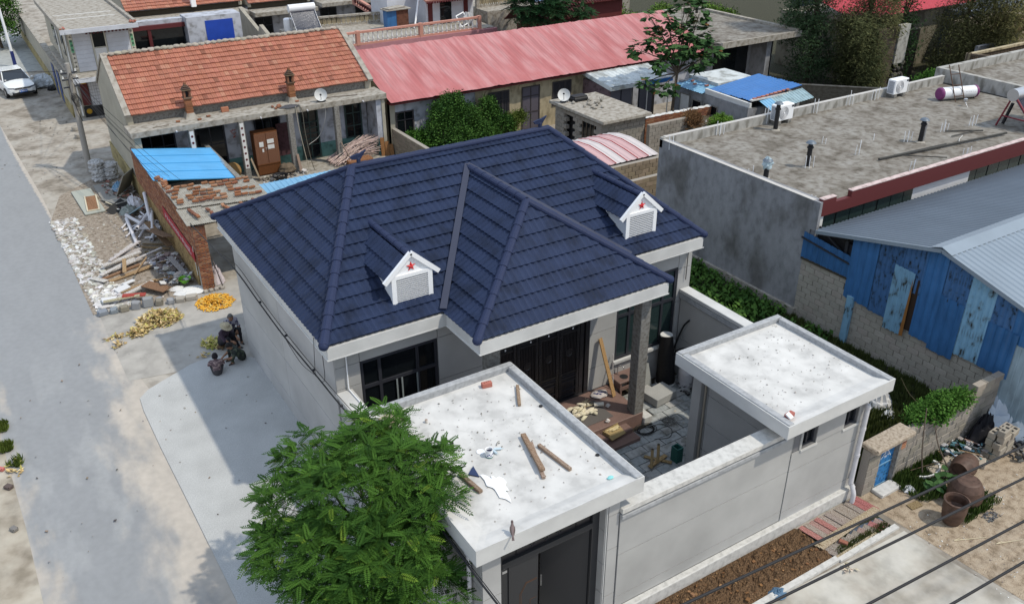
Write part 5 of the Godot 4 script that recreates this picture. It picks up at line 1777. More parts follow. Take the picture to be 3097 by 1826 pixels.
func balustrade(parent:Node3D,a:Vector3,b:Vector3,h:float,rail:Material,bal:Material,n:int,style:=0)->void:
	var d:=(b-a)
	var ln:=d.length()
	var e:=d/ln
	var B:=Basis(e,Vector3.UP,e.cross(Vector3.UP))
	var r:=MB.new()
	r.box(a+d*0.5+V(0,h-0.05,0),V(ln,0.12,0.24),B)
	part("rail",r,parent,rail)
	var f:=MB.new()
	f.box(a+d*0.5+V(0,0.06,0),V(ln,0.12,0.2),B)
	part("kerb",f,parent,rail)
	if style==0:
		var me:=MB.new()
		me.lathe(Vector3.ZERO,[Vector2(0.06,0.1),Vector2(0.045,0.16),Vector2(0.075,0.30),Vector2(0.04,0.46),Vector2(0.03,0.6),Vector2(0.055,h-0.14),Vector2(0.06,h-0.1)],8)
		var m2:=me.mesh()
		for i in n:
			piece("baluster",m2,parent,Transform3D(Basis(),a+e*ln*(i+0.5)/n),bal)
	else:
		var me:=MB.new()
		var w:=ln/n
		for k in 4:
			var an:=k*PI/2
			me.box(V(cos(an)*w*0.24,h*0.5+sin(an)*0.16,0),V(0.05 if k % 2==0 else w*0.5,0.05 if k % 2 else 0.32,0.1))
		me.box(V(0,h*0.5,0),V(0.05,h-0.2,0.08)); me.box(V(w*0.5-0.015,h*0.5,0),V(0.03,h-0.2,0.1))
		var m2:=me.mesh()
		for i in n:
			piece("pierced_block",m2,parent,Transform3D(B,a+e*ln*(i+0.5)/n),bal)
	var np:=maxi(1,int(ln/4.2))
	for i in np+1:
		var p:=MB.new()
		p.cbox(a+e*ln*i/np+V(0,h*0.52,0),V(0.26,h*1.08,0.26),0.015,B)
		part("pier",p,parent,rail)
func far_house(label:String,x0:float,x1:float,zf:float,ye:float,roof_d:float,rise:float)->Node3D:
	var h:=thing("tiled_house",label,"house",V((x0+x1)/2,0,zf-3),"orange tiled houses of the second row")
	var w:=MB.new()
	w.bx(x0,0,zf-2*roof_d-1.4,x1,ye-0.2,zf-1.6)
	part("wall",w,h,M.bluewall)
	var c:=MB.new()
	c.cbox(V((x0+x1)/2,ye-0.62,zf-0.75),V(x1-x0,0.3,1.6),0.02)
	part("canopy_slab",c,h,M.oldconc)
	var ew:=MB.new(); ew.bx(x0,ye-0.45,zf-1.62,x1,ye-0.08,zf-1.55)
	part("eave_wall",ew,h,M.dirtgap)
	clay_roof(h,V(x0,ye,zf-1.3),V(1,0,0),x1-x0,V(0,rise,-roof_d).normalized(),sqrt(rise*rise+roof_d*roof_d),k3(0.44,0.175,0.115),0.34,0.3)
	var g:=MB.new()
	for x in [x0,x1-0.25]:
		g.ext([V(x,ye-0.3,zf-1.5),V(x,ye-0.1,zf-1.5),V(x,ye+rise-0.06,zf-1.3-roof_d),V(x,ye-0.3,zf-1.3-2*roof_d)],V(0.25,0,0))
	part("gable",g,h,M.gablewall)
	var n:=int((x1-x0)/2.6)
	for i in n:
		var a:=lerpf(x0+0.4,x1-1.8,float(i)/maxi(1,n-1))
		opening(h,a,a+1.3,0.9,ye-1.1,zf-1.6,2,[ye-1.7],M.frame)
	return h
func far_houses()->void:
	var h1:=far_house("second row orange tiled house behind the white tiled house",10.6,18.7,-65.6,3.95,4.2,2.3)
	var cm:=MB.new(); cm.cbox(V(15.2,4.5,-66.9),V(0.34,1.3,0.34),0.02); cm.cbox(V(15.2,5.2,-66.9),V(0.42,0.2,0.42),0.02)
	part("chimney",cm,h1,M.vc)
	far_house("second row orange tiled house behind the solar water heater",19.0,23.8,-65.3,3.75,4.2,2.3)
	far_house("second row orange tiled house right of the heater, behind the pierced balustrade",24.0,32.0,-65.0,4.0,4.2,2.3)
	var y:=thing("yard_house","pale rendered yard house with bright blue board over its window","house",V(14.5,0,-60))
	var w:=MB.new(); w.bx(13.1,0,-62,16.6,4.3,-60.4); w.bx(9.6,0,-61.8,13.1,4.2,-61.2)
	part("wall",w,y,M.bluewall)
	var b:=MB.new(); b.bx(14.25,2.6,-60.4,16.05,4.0,-60.37)
	part("blue_board",b,y,M.tarp)
	var dk:=MB.new(); dk.bx(9.7,1.0,-61.2,13.05,3.7,-61.15)
	var dn:=part("veranda_opening",dk,y,M.glass)
	for i in 16:
		var p:=MB.new(); p.bx(11.0+i*0.12,1.0,-61.14,11.03+i*0.12,2.6,-61.12)
		part("bar",p,dn,M.frame)
	var pl:=MB.new(); pl.bx(10.75,0.6,-61.2,10.95,3.9,-61.0); pl.bx(9.6,3.7,-61.25,13.2,3.95,-60.95)
	part("maroon_frame",pl,y,M.maroon)
	var lw:=thing("flat_roof_room","low concrete roof with a white board on it behind the tiled house ridge","shed",V(13,0,-57))
	var lr:=MB.new(); lr.bx(9.4,0,-59.6,19.4,2.45,-53.5)
	part("body",lr,lw,M.oldconc)
	var lk:=MB.new(); lk.bx(9.4,2.45,-59.7,17.4,2.75,-59.4)
	part("parapet",lk,lw,M.oldconc)
	var wb:=thing("white_board","white sheet lying tilted on the low roof before the blue board","board",V(14.9,2.46,-58.6))
	var wm:=MB.new(); wm.box(V(14.9,2.6,-58.6),V(1.25,0.05,0.9),Basis.from_euler(V(0.12,0.1,0)))
	part("sheet",wm,wb,M.white)
	var br:=thing("brick","flat heap of red tiles on the low roof left of the white board","tiles",V(11.2,2.46,-58.3))
	var bb:=MB.new(); bb.col=k3(0.30,0.11,0.07)
	for i in 5:bb.box(V(11.2+rr(-0.05,0.05),2.52+i*0.05,-58.3),V(0.8,0.04,0.4),Basis(Vector3.UP,rr(-0.1,0.1)))
	part("tile_pile",bb,br,M.vc)
	var pw:=thing("party_wall","grey rendered wall with sloping notched top beside the blue board","wall",V(18.5,0,-62))
	var m:=MB.new()
	m.ext([V(17.6,0,-64.2),V(17.6,0,-57),V(17.6,2.75,-57),V(17.6,3.5,-59.8),V(17.6,3.0,-60.2),V(17.6,4.0,-64.2)],V(0.25,0,0))
	m.bx(17.85,0,-57.2,19.4,2.7,-56.95)
	part("wall",m,pw,mat("greyrender",k3(0.36,0.33,0.27),0.95,"streak",V(0.5,0.25,0.5)))
	var tr:=thing("terrace_house","flat concrete terrace with pierced balustrade and pink rail at its front edge","house",V(26,0,-57))
	var t:=MB.new(); t.bx(19.45,0,-61.5,32.5,2.72,-54.2)
	part("body",t,tr,M.oldconc)
	var te:=MB.new(); te.bx(17.6,1.9,-54.2,32.6,2.66,-54.0)
	part("pink_edge",te,tr,M.pinkwall)
	balustrade(tr,V(17.6,2.66,-54.0),V(31.3,2.66,-54.3),0.85,M.salmon,M.offwhite,40)
	balustrade(tr,V(21.9,2.72,-60.6),V(26.6,2.72,-60.0),0.72,M.oldconc,M.cream,14,1)
	balustrade(tr,V(26.6,2.72,-60.0),V(26.4,3.3,-64.5),0.6,M.salmon,M.maroon,12,0)
	solar(V(20.8,2.72,-59.6),"solar water heater with white tank and dark tubes facing us on the terrace")
	var wt:=thing("water_barrel","white plastic barrel beside the notched grey wall","barrel",V(19.9,2.72,-60.8))
	var wbm:=MB.new(); wbm.lathe(V(19.9,2.72,-60.8),[Vector2(0.3,0),Vector2(0.32,0.4),Vector2(0.3,0.75),Vector2(0.26,0.8),Vector2(0,0.8)],14)
	part("drum",wbm,wt,M.white)
	var wh:=thing("white_tiled_room","white tiled upper rooms with orange eave and maroon door jambs","house",V(29.5,2.7,-58))
	var wm2:=MB.new(); wm2.bx(28.6,2.72,-61.4,32.4,4.45,-57.0); wm2.bx(26.4,2.72,-61.4,28.6,5.0,-58.6)
	part("wall",wm2,wh,M.tilewhite)
	var oc:=MB.new(); oc.ext([V(28.2,4.45,-56.2),V(32.6,4.45,-56.2),V(32.6,5.1,-58.5),V(28.2,5.1,-58.5)],V(0,0.12,0.05))
	part("orange_eave",oc,wh,M.salmon)
	var ob:=MB.new()
	for i in 22:ob.blob(V(28.35+i*0.195,4.4,-56.2),V(0.09,0.09,0.05),0.0,i,4)
	part("eave_tile_ends",ob,wh,M.maroon)
	for x in [28.75,31.6]:
		var j:=MB.new(); j.bx(x,2.72,-57.0,x+0.35,4.45,-56.96)
		part("maroon_jamb",j,wh,M.redtile)
	var dr:=MB.new(); dr.bx(29.7,2.75,-57.0,30.6,4.3,-56.96)
	part("doorway",dr,wh,M.glass)
	var ln:=thing("pvc_pipe","long white pipe leaning on the white tiled upper rooms","pipe",V(27.5,2.72,-56.6))
	var lp:=MB.new(); lp.tube([V(27.4,2.75,-56.5),V(28.3,4.6,-57.4)],0.07,-1,8)
	part("tube",lp,ln,M.white)
	var cb:=thing("shed_cabin","small blue metal cabin with rusty brown side on the terrace","cabin",V(26.4,2.72,-57.2))
	var c1:=MB.new(); c1.bx(25.6,2.9,-57.6,26.3,4.0,-56.95)
	part("blue_side",c1,cb,M.bluesheet)
	var c2:=MB.new(); c2.bx(26.31,2.8,-57.6,27.2,4.0,-56.93)
	part("rusty_side",c2,cb,mat("rustbrown",k3(0.13,0.055,0.035),0.9,"stain",V(1,1,1)))
	var c3:=MB.new(); c3.box(V(26.4,4.06,-57.25),V(1.9,0.06,1.0),Basis(Vector3.UP,0.06)); c3.box(V(26.3,4.14,-57.3),V(1.5,0.06,0.7),Basis(Vector3.UP,0.3))
	part("roof_boards",c3,cb,M.oldconc)
	var wf:=thing("window_frame","discarded white window frame among rubbish behind the pink rail","window frame",V(30.6,2.72,-55.3))
	var wfm:=MB.new(); wfm.t=Transform3D(Basis.from_euler(V(-0.5,0.3,0.2)),V(30.6,3.2,-55.4))
	for q in [[0,0.4,0.9,0.07],[0,-0.4,0.9,0.07],[-0.42,0,0.07,0.8],[0.42,0,0.07,0.8]]:wfm.box(V(q[0],q[1],0),V(q[2],q[3],0.06))
	part("bars",wfm,wf,M.white)
	var sk:=thing("sack","pale sack leaning beside the discarded window frame","sack",V(31.1,2.72,-55.6))
	var skm:=MB.new(); skm.blob(V(31.15,3.1,-55.6),V(0.4,0.5,0.35),0.4,5,8)
	part("bag",skm,sk,M.sack)
	for q in [["left dark red glazed tile gate roof with upturned end beyond the pink ridge",33.6,39.4,-52.5,3.0],["right dark red glazed tile gate roof with upturned end beyond the pink ridge",40.0,44.6,-54.3,3.5]]:
		var g:=thing("glazed_roof",q[0],"roof",V(q[1],0,q[3]))
		var gw:=MB.new(); gw.bx(q[1]+0.3,0,q[3]- 1.0,q[2]- 0.3,q[4]- 0.1,q[3]- 0.5)
		part("wall",gw,g,M.redtile)
		var bse:=MB.new()
		bse.ext([V(q[1],q[4],q[3]),V(q[2],q[4],q[3]),V(q[2],q[4]+0.75,q[3]- 1.1),V(q[1],q[4]+0.75,q[3]- 1.1)],V(0,0.06,0))
		part("roof_bed",bse,g,M.redtile)
		var rollm:=MB.new(); rollm.tube([V(0,0.08,0),V(0,0.83,-1.1)],0.075,-1,7)
		var rme:=rollm.mesh()
		var n:=int((q[2]- q[1])/0.24)
		for i in n:piece("roll_tile",rme,g,Transform3D(Basis(),V(q[1]+0.12+i*0.24,q[4],q[3])),M.maroon)
		var rd:=MB.new(); rd.tube(spl([V(q[1]- 0.1,q[4]+1.05,q[3]- 1.15),V(q[1]+1,q[4]+0.85,q[3]- 1.15),V(q[2]- 1,q[4]+0.85,q[3]- 1.15),V(q[2]+0.15,q[4]+1.1,q[3]- 1.15)],6),0.13,-1,8)
		part("ridge_roll",rd,g,M.maroon)
		var bk:=MB.new(); bk.ext([V(q[2],q[4],q[3]- 2.2),V(q[1],q[4],q[3]- 2.2),V(q[1],q[4]+0.75,q[3]- 1.15),V(q[2],q[4]+0.75,q[3]- 1.15)],V(0,0.06,0))
		part("roof_back",bk,g,M.redtile)
	var ft:=thing("flat_house","concrete flat roof behind the glazed gate roofs with a small solar panel","house",V(39,0,-60))
	var ftm:=MB.new(); ftm.bx(33,0,-66,46,3.4,-56)
	part("body",ftm,ft,M.oldconc)
	var spn:=MB.new(); spn.box(V(39.2,3.8,-57.5),V(3.0,0.08,1.3),Basis(Vector3.RIGHT,0.4))
	part("solar_panel",spn,ft,mat("panelblue",k3(0.20,0.30,0.48),0.3))
	balustrade(ft,V(33.2,3.4,-57.8),V(36.5,3.4,-57.8),0.8,M.oldconc,M.cream,10,1)
	var ch:=thing("concrete_flat_house","concrete flat roofed house with two black flues right of the pink roof","house",V(42,0,-43))
	var c:=MB.new(); c.bx(39.5,0,-47.9,45.2,3.3,-40.2); c.bx(43.2,0,-40.2,43.6,3.3,-38.9)
	part("wall",c,ch,M.greywall)
	var cs:=MB.new(); cs.bx(38.8,3.32,-48.2,45.6,3.6,-38.5)
	part("roof_slab",cs,ch,M.greyroof)
	var ce:=MB.new()
	ce.bx(45.3,3.6,-48.2,45.6,3.75,-38.5); ce.bx(38.8,3.6,-48.2,45.3,3.75,-47.95); ce.bx(38.8,3.31,-38.5,45.6,3.66,-38.35)
	part("roof_kerb",ce,ch,M.oldconc)
	var dw:=MB.new(); dw.bx(40.0,0.2,-40.2,42.9,2.9,-40.15); dw.bx(43.8,0.2,-40.2,45.1,2.9,-40.15)
	part("doorway",dw,ch,M.glass)
	flue(V(44.1,3.6,-46.4),1.3,"black flue pipe at the back of the concrete roof","black flues on the concrete roof")
	flue(V(41.2,3.6,-42.4),1.0,"black capped flue rising behind the broad leaved tree","black flues on the concrete roof")
func flue(p:Vector3,h:float,label:String,group:String)->void:
	var f:=thing("flue_pipe",label,"flue pipe",p,group)
	var t:=MB.new()
	t.tube([p,p+V(0,h-0.1,0)],0.095,0.085,12)
	t.lathe(p+V(0,h*0.72,0),[Vector2(0.085,0),Vector2(0.12,0.02),Vector2(0.12,0.08),Vector2(0.085,0.1)],12)
	part("pipe",t,f,M.darkmetal)
	var c:=MB.new()
	c.lathe(p+V(0,h-0.06,0),[Vector2(0.19,0.0),Vector2(0.12,0.07),Vector2(0.0,0.11)],14)
	c.lathe(p+V(0,h-0.07,0),[Vector2(0.0,0.0),Vector2(0.19,0.008)],14)
	part("cowl",c,f,M.steelroof)
	var b:=MB.new()
	b.lathe(p,[Vector2(0.2,0),Vector2(0.15,0.03),Vector2(0.1,0.05)],12)
	part("mortar_collar",b,f,M.oldconc)
func solar(p:Vector3,label:String)->void:
	var s:=thing("solar_water_heater",label,"solar heater",p)
	var w:=1.75
	var tk:=MB.new()
	tk.tube([p+V(-w/2-0.05,1.5,-0.75),p+V(w/2+0.05,1.5,-0.75)],0.26,-1,18)
	part("tank",tk,s,M.tank)
	var me:=MB.new()
	me.tube([p+V(0,0.1,0.55),p+V(0,1.35,-0.62)],0.028,-1,6)
	var m:=me.mesh(p)
	for i in 22:
		piece("vacuum_tube",m,s,Transform3D(Basis(),p+V(-w/2+0.04+i*(w-0.08)/21.0,0,0)),M.tubes)
	var rf:=MB.new()
	rf.ext([p+V(-w/2,0.03,0.52),p+V(w/2,0.03,0.52),p+V(w/2,1.3,-0.68),p+V(-w/2,1.3,-0.68)],V(0,-0.02,-0.02))
	part("reflector",rf,s,M.steel)
	var fr:=MB.new()
	for x in [-w/2,w/2]:
		fr.tube([p+V(x,0,0.6),p+V(x,1.4,-0.7)],0.025); fr.tube([p+V(x,0,-0.95),p+V(x,1.3,-0.75)],0.025)
	part("stand",fr,s,M.steel)
func leaf_quad(mb:MB,base:Vector3,dir:Vector3,side:Vector3,l:float,w:float,bend:=0.15)->void:
	var nn:=dir.cross(side).normalized()
	var a:=base
	var m:=base+dir*l*0.45+nn*0.0
	var e:=base+dir*l-nn*l*bend
	var s1:=m+side*w*0.5-nn*w*0.18
	var s2:=m-side*w*0.5-nn*w*0.18
	mb.tri(a,s2,e); mb.tri(a,e,s1)
func pinnate(l:float,pairs:int,ll:float,lw:float)->ArrayMesh:
	var mb:=MB.new()
	for i in pairs:
		var f:=0.18+0.80*float(i)/(pairs-1)
		var p:=V(0,-0.28*l*f*f,-l*f)
		var s:=1.0-0.45*absf(f-0.45)
		for q in [-1.0,1.0]:
			var d:=V(q*0.85,-0.12-0.2*f,-0.5).normalized()
			leaf_quad(mb,p,d,d.cross(Vector3.UP).normalized(),ll*s,lw*s,0.2)
	leaf_quad(mb,V(0,-0.28*l,-l),V(0,-0.4,-1).normalized(),Vector3.RIGHT,ll,lw)
	return mb.mesh()
func sprig(n:int,r:float,ll:float,lw:float,sd:int,droop:=0.2)->ArrayMesh:
	var mb:=MB.new()
	var g:=RandomNumberGenerator.new(); g.seed=sd
	for i in n:
		var d:=V(g.randf_range(-1,1),g.randf_range(-0.7-droop,0.9-droop),g.randf_range(-1,1)).normalized()
		var p:=V(g.randf_range(-1,1),g.randf_range(-1,1),g.randf_range(-1,1))*r
		var up:=V(g.randf_range(-0.5,0.5),1,g.randf_range(-0.5,0.5)).normalized()
		leaf_quad(mb,p,d,d.cross(up).normalized(),ll*g.randf_range(0.7,1.2),lw*g.randf_range(0.7,1.2))
	return mb.mesh()
func crown(parent:Node3D,me:Mesh,xs:Array,cols:Array,nm:="crown",m:Material=null)->void:
	var mm:=MultiMesh.new()
	mm.transform_format=MultiMesh.TRANSFORM_3D
	mm.use_colors=true
	mm.mesh=me
	mm.instance_count=xs.size()
	var inv:=parent.global_transform.affine_inverse()
	for i in xs.size():
		mm.set_instance_transform(i,inv*xs[i])
		mm.set_instance_color(i,cols[i])
	var o:=MultiMeshInstance3D.new()
	o.name=nm
	o.multimesh=mm
	o.material_override=m if m else M.leaf
	parent.add_child(o,true)
	o.set_meta("kind","stuff")
func rdir()->Vector3:
	var z:=rr(-1,1)
	var a:=rr(0,TAU)
	var s:=sqrt(1-z*z)
	return V(s*cos(a),z,s*sin(a))
func lobe_leaves(lobes:Array,n:int,per:int,cols:Array,sc0:float,sc1:float,out:=0.55,low:=-0.55)->Array:
	var xs:=[]
	var cs:=[]
	var tot:=0.0
	for l in lobes:tot+=pow(l[1].x if l[1]is Vector3 else l[1],2)
	for l in lobes:
		var R:Vector3=l[1] if l[1]is Vector3 else Vector3.ONE*l[1]
		var k:=int(n*R.x*R.x/tot)
		for i in k:
			var d:=rdir()
			if d.y<low:d.y=-d.y*0.4
			var rad:=lerpf(1.0,rr(0.35,1.0),out)
			var p:Vector3=l[0]+d.normalized()*R*rad*rr(0.86,1.08)
			var tone:=rng.randf()
			for j in per:
				var a:=TAU*j/per+rr(-0.4,0.4)
				var fwd:=(V(cos(a),rr(-0.35,0.35),sin(a))+d*V(0.7,0.45,0.7)).normalized()
				var b:=Basis.looking_at(fwd,(V(rr(-0.4,0.4),1,rr(-0.4,0.4))+d*0.5).normalized())
				xs.append(Transform3D(b.scaled(Vector3.ONE*rr(sc0,sc1)),p+V(rr(-1,1),rr(-1,1),rr(-1,1))*0.05))
				var c:Color=cols[0].lerp(cols[1],clampf(tone*0.8+rr(-0.25,0.35),0,1))
				if rng.randf()<0.03 and cols.size()>2:c=cols[2]
				cs.append(c*rr(0.8,1.15))
	return [xs,cs]
func limbs(parent:Node3D,base:Vector3,fork:Vector3,r:float,lobes:Array,m:Material=null)->void:
	var t:=MB.new()
	var mid:=base.lerp(fork,0.5)+V(rr(-0.05,0.05),0,rr(-0.05,0.05))
	t.tube(spl([base-V(0,0.05,0),mid,fork],4),r,r*0.7,9)
	part("trunk",t,parent,m if m else M.bark)
	for l in lobes:
		var b:=MB.new()
		var e:Vector3=l[0]
		var c:=fork.lerp(e,0.5)+V(rr(-0.15,0.15),rr(-0.1,0.2),rr(-0.15,0.15))
		b.tube(spl([fork-V(0,0.1,0),c,e],4),r*0.5,r*0.12,6)
		var R:float=l[1].x if l[1]is Vector3 else l[1]
		for i in 6:
			var d:=rdir(); d.y=absf(d.y)*0.6
			b.tube([c.lerp(e,rr(0.2,0.9)),e+d*R*0.85],r*0.14,r*0.04,4)
		part("limb",b,parent,m if m else M.bark)
func simple_tree(nm:String,label:String,cat:String,base:Vector3,fork_h:float,r:float,lobes:Array,me:Mesh,n:int,per:int,cols:Array,s0:float,s1:float,group:="",out:=0.6)->Node3D:
	var t:=thing(nm,label,cat,base,group)
	limbs(t,base,base+V(0,fork_h,0),r,lobes)
	var q:=lobe_leaves(lobes,n,per,cols,s0,s1,out)
	crown(t,me,q[0],q[1])
	return t
func trees()->void:
	var pin:=pinnate(0.30,9,0.066,0.030)
	var lobes:=[[V(5.35,4.15,-13.75),0.62],[V(4.95,3.9,-13.2),0.85],[V(4.15,3.35,-14.5),0.72],[V(3.55,2.9,-14.0),0.8],[V(4.5,3.5,-12.9),1.15],[V(5.35,4.0,-12.45),0.75],[V(5.8,4.3,-12.0),0.42],
		[V(5.5,3.9,-11.5),0.5],[V(4.8,3.3,-11.4),0.75],[V(3.2,2.6,-13.0),0.85],[V(2.85,2.45,-13.5),0.5],[V(3.7,2.7,-12.3),1.0],[V(4.3,2.9,-11.5),1.0],[V(3.9,2.2,-11.4),0.9],[V(4.8,2.6,-10.8),0.8],[V(3.3,2.0,-12.0),0.7],[V(5.75,4.1,-11.7),0.3]]
	var t:=thing("feathery_tree","bushy green tree with feathery leaflets beside the gatehouse, largest tree in front","tree",V(4.9,0,-13.25))
	limbs(t,V(4.9,0,-13.25),V(4.8,1.9,-12.9),0.10,lobes)
	var ql:=lobe_leaves(lobes,900,7,[k3(0.022,0.058,0.012),k3(0.068,0.150,0.024),k3(0.14,0.22,0.03)],0.75,1.25,0.5)
	crown(t,pin,ql[0],ql[1])
	var hl:=MB.new()
	var pts:=[V(0,0,0),V(0.09,0.0,-0.03),V(0.125,-0.01,-0.11),V(0.075,-0.03,-0.22),V(0,-0.05,-0.30)]
	for i in 4:
		var a:Vector3=pts[i]; var b:Vector3=pts[i+1]
		var ca:=V(0,-0.015-0.08*a.z*a.z,a.z); var cb:=V(0,-0.015-0.4*b.z*b.z,b.z)
		hl.quad(ca,a,b,cb); hl.quad(V(-a.x,a.y,a.z),ca,cb,V(-b.x,b.y,b.z))
	var hm:=hl.mesh()
	var bt:=thing("broad_leaved_tree","slender tree with large broad leaves in front of the pink roof","tree",V(33.2,0,-36.2))
	var bl:=[[V(33.1,4.7,-36.0),1.15],[V(34.6,4.9,-36.2),1.0],[V(31.9,4.9,-36.6),0.75],[V(30.9,4.5,-36.8),0.5],[V(32.6,5.9,-36.4),0.6],[V(33.6,6.6,-36.3),0.5],[V(34.9,6.1,-36.5),0.7],[V(35.6,4.0,-35.8),0.75],[V(34.2,3.6,-35.7),0.8],[V(31.9,3.8,-35.9),0.55],[V(31.7,2.5,-35.7),0.45],[V(30.8,2.9,-35.9),0.42],[V(32.8,2.4,-35.6),0.35],[V(31.6,6.2,-36.8),0.35],[V(34.3,6.9,-36.4),0.35]]
	limbs(bt,V(33.2,0,-36.2),V(33.3,3.2,-36.1),0.10,bl)
	var lq:=lobe_leaves(bl,330,4,[k3(0.022,0.055,0.020),k3(0.065,0.13,0.045),k3(0.17,0.075,0.03)],0.8,1.35,0.8,-0.9)
	var lm:=[]
	for i in 5:
		var m:StandardMaterial3D=M.leaf.duplicate()
		m.albedo_color=k3(0.022,0.055,0.020).lerp(k3(0.065,0.13,0.045),i/4.0).linear_to_srgb()
		lm.append(m)
	for i in mini(300,lq[0].size()):
		piece("leaf",hm,bt,lq[0][i],lm[i % 5])
	crown(bt,hm,lq[0].slice(300),lq[1].slice(300))
	var pin2:=pinnate(0.6,7,0.17,0.085)
	var dl:=[[V(34.6,4.6,-51.4),2.0],[V(36.6,4.4,-51.3),1.8],[V(33.0,4.1,-51.2),1.2],[V(35.6,6.5,-51.8),1.9],[V(33.8,6.0,-51.8),1.5],[V(37.6,5.4,-51.6),1.3],[V(34.5,4.0,-50.2),0.9],[V(37.0,3.9,-50.4),0.8]]
	simple_tree("dense_tree","dense dark green tree rising behind the pink roof ridge","tree",V(35.2,0,-51.4),2.5,0.16,dl,pin2,480,5,[k3(0.010,0.034,0.014),k3(0.035,0.085,0.035)],0.8,1.3)
	var sp:=sprig(14,0.22,0.16,0.085,4)
	simple_tree("street_tree","leafy green tree by the street lamp at the far left","tree",V(3.2,0,-80),1.2,0.12,[[V(2.2,2.4,-79.5),1.7],[V(3.6,2.7,-80.5),1.6],[V(1.0,3.2,-80.5),1.6],[V(3.6,1.4,-79.5),1.2],[V(2.4,4.6,-81),1.6]],sp,1300,1,[k3(0.020,0.055,0.012),k3(0.075,0.155,0.03)],0.9,1.5)
	var sp2:=sprig(16,0.16,0.12,0.06,7)
	var bc:=[k3(0.022,0.060,0.016),k3(0.08,0.165,0.035)]
	simple_tree("bush","tall bushy shrub in the middle before the pink house","shrub",V(20.9,0,-39.0),0.8,0.06,[[V(20.6,1.9,-39.2),1.0],[V(21.5,1.7,-39.0),0.95],[V(20.0,1.3,-38.8),0.9],[V(21.0,2.5,-39.4),0.65],[V(22.0,1.0,-38.4),0.8],[V(20.7,0.9,-38.0),0.9]],sp2,1500,1,bc,0.8,1.4,"shrubs before the pink house")
	simple_tree("bush","low bright green bush at the left end before the pink house","shrub",V(18.9,0,-39.0),0.4,0.04,[[V(18.8,0.9,-39.2),0.65],[V(19.4,0.8,-38.8),0.6],[V(18.6,0.5,-38.5),0.55]],sp2,600,1,[k3(0.03,0.085,0.015),k3(0.10,0.21,0.04)],0.8,1.3,"shrubs before the pink house")
	simple_tree("bush","upright green shrub right of the middle bush, before the cream window","shrub",V(23.4,0,-39.2),0.6,0.04,[[V(23.3,1.5,-39.4),0.6],[V(23.2,2.1,-39.5),0.4],[V(23.8,1.0,-39.0),0.6],[V(22.9,0.8,-38.8),0.6]],sp2,700,1,bc,0.8,1.3,"shrubs before the pink house")
	simple_tree("bush","loose yellow green shrub below the cream wall's left window","shrub",V(24.7,0,-39.4),0.4,0.03,[[V(24.6,0.9,-39.4),0.5],[V(25.2,1.1,-39.5),0.4],[V(24.3,0.6,-39.1),0.45]],sp2,340,1,[k3(0.06,0.09,0.02),k3(0.16,0.21,0.05)],0.7,1.2,"shrubs before the pink house",0.9)
	var sp3:=sprig(12,0.28,0.15,0.075,9,0.4)
	var sp4:=sprig(14,0.40,0.20,0.045,10,0.7)
	var tall:=func(label:String,x:float,z:float,h:float,r:float,me:Mesh,n:int,c:Array)->void:
		var lo:=[]
		var k:=int(h/1.2)
		for i in k:
			var f:=float(i)/k
			lo.append([V(x+rr(-0.4,0.4)*r,0.9+f*h,z+rr(-0.4,0.4)*r),V(1,1.15,1)*r*(0.75+0.35*sin(PI*minf(f+0.25,1.0)))*rr(0.85,1.1)])
			if i % 2==0:lo.append([V(x+rr(-0.9,0.9)*r,1.2+f*h,z+rr(-0.6,0.6)*r),V(1,1.1,1)*r*0.6])
		simple_tree("tall_tree",label,"tree",V(x,0,z),h*0.5,0.14,lo,me,n,1,c,0.8,1.5,"tall trees at the top right",0.9)
	tall.call("dark green poplar, leftmost of the tall trees beside the concrete roof",47.0,-38.6,10.0,1.7,sp3,1900,[k3(0.030,0.058,0.028),k3(0.085,0.13,0.06)])
	tall.call("olive brown tall tree with thin leaves between poplar and red roof",49.4,-36.4,9.5,1.6,sp4,1700,[k3(0.060,0.066,0.028),k3(0.16,0.155,0.07)])
	tall.call("sparse green tall tree in front of the bright red roof",52.3,-36.0,8.0,1.2,sp3,480,[k3(0.022,0.05,0.018),k3(0.07,0.12,0.04)])
	tall.call("olive tree with feathery twigs, right of the red roof",55.4,-33.6,9.0,2.0,sp4,2300,[k3(0.055,0.062,0.026),k3(0.17,0.16,0.065)])
	tall.call("yellowish thin leaved tree standing rightmost, near the brick balustrades",56.2,-31.6,7.2,1.5,sp4,1100,[k3(0.07,0.072,0.028),k3(0.20,0.18,0.075)])
	tall.call("dark low tree under the poplar beside the garden wall",47.6,-35.4,4.2,1.5,sp4,1300,[k3(0.035,0.045,0.02),k3(0.10,0.105,0.045)])
	for q in [["green shrub at the foot of the tall trees, behind the air conditioner",47.5,-30.0],["bright green shrub between garden wall and grey roof parapet",45.0,-29.0],["leafy shrub beside the plastered ruin wall",50.0,-31.5]]:
		simple_tree("bush",q[0],"shrub",V(q[1],0,q[2]),0.4,0.05,[[V(q[1],1.0,q[2]),1.1],[V(q[1]+1.2,0.9,q[2]- 0.4),0.9],[V(q[1]- 1.1,0.7,q[2]+0.3),0.9]],sp2,700,1,[k3(0.022,0.065,0.014),k3(0.075,0.17,0.03)],1.0,1.7,"shrubs under the tall trees")
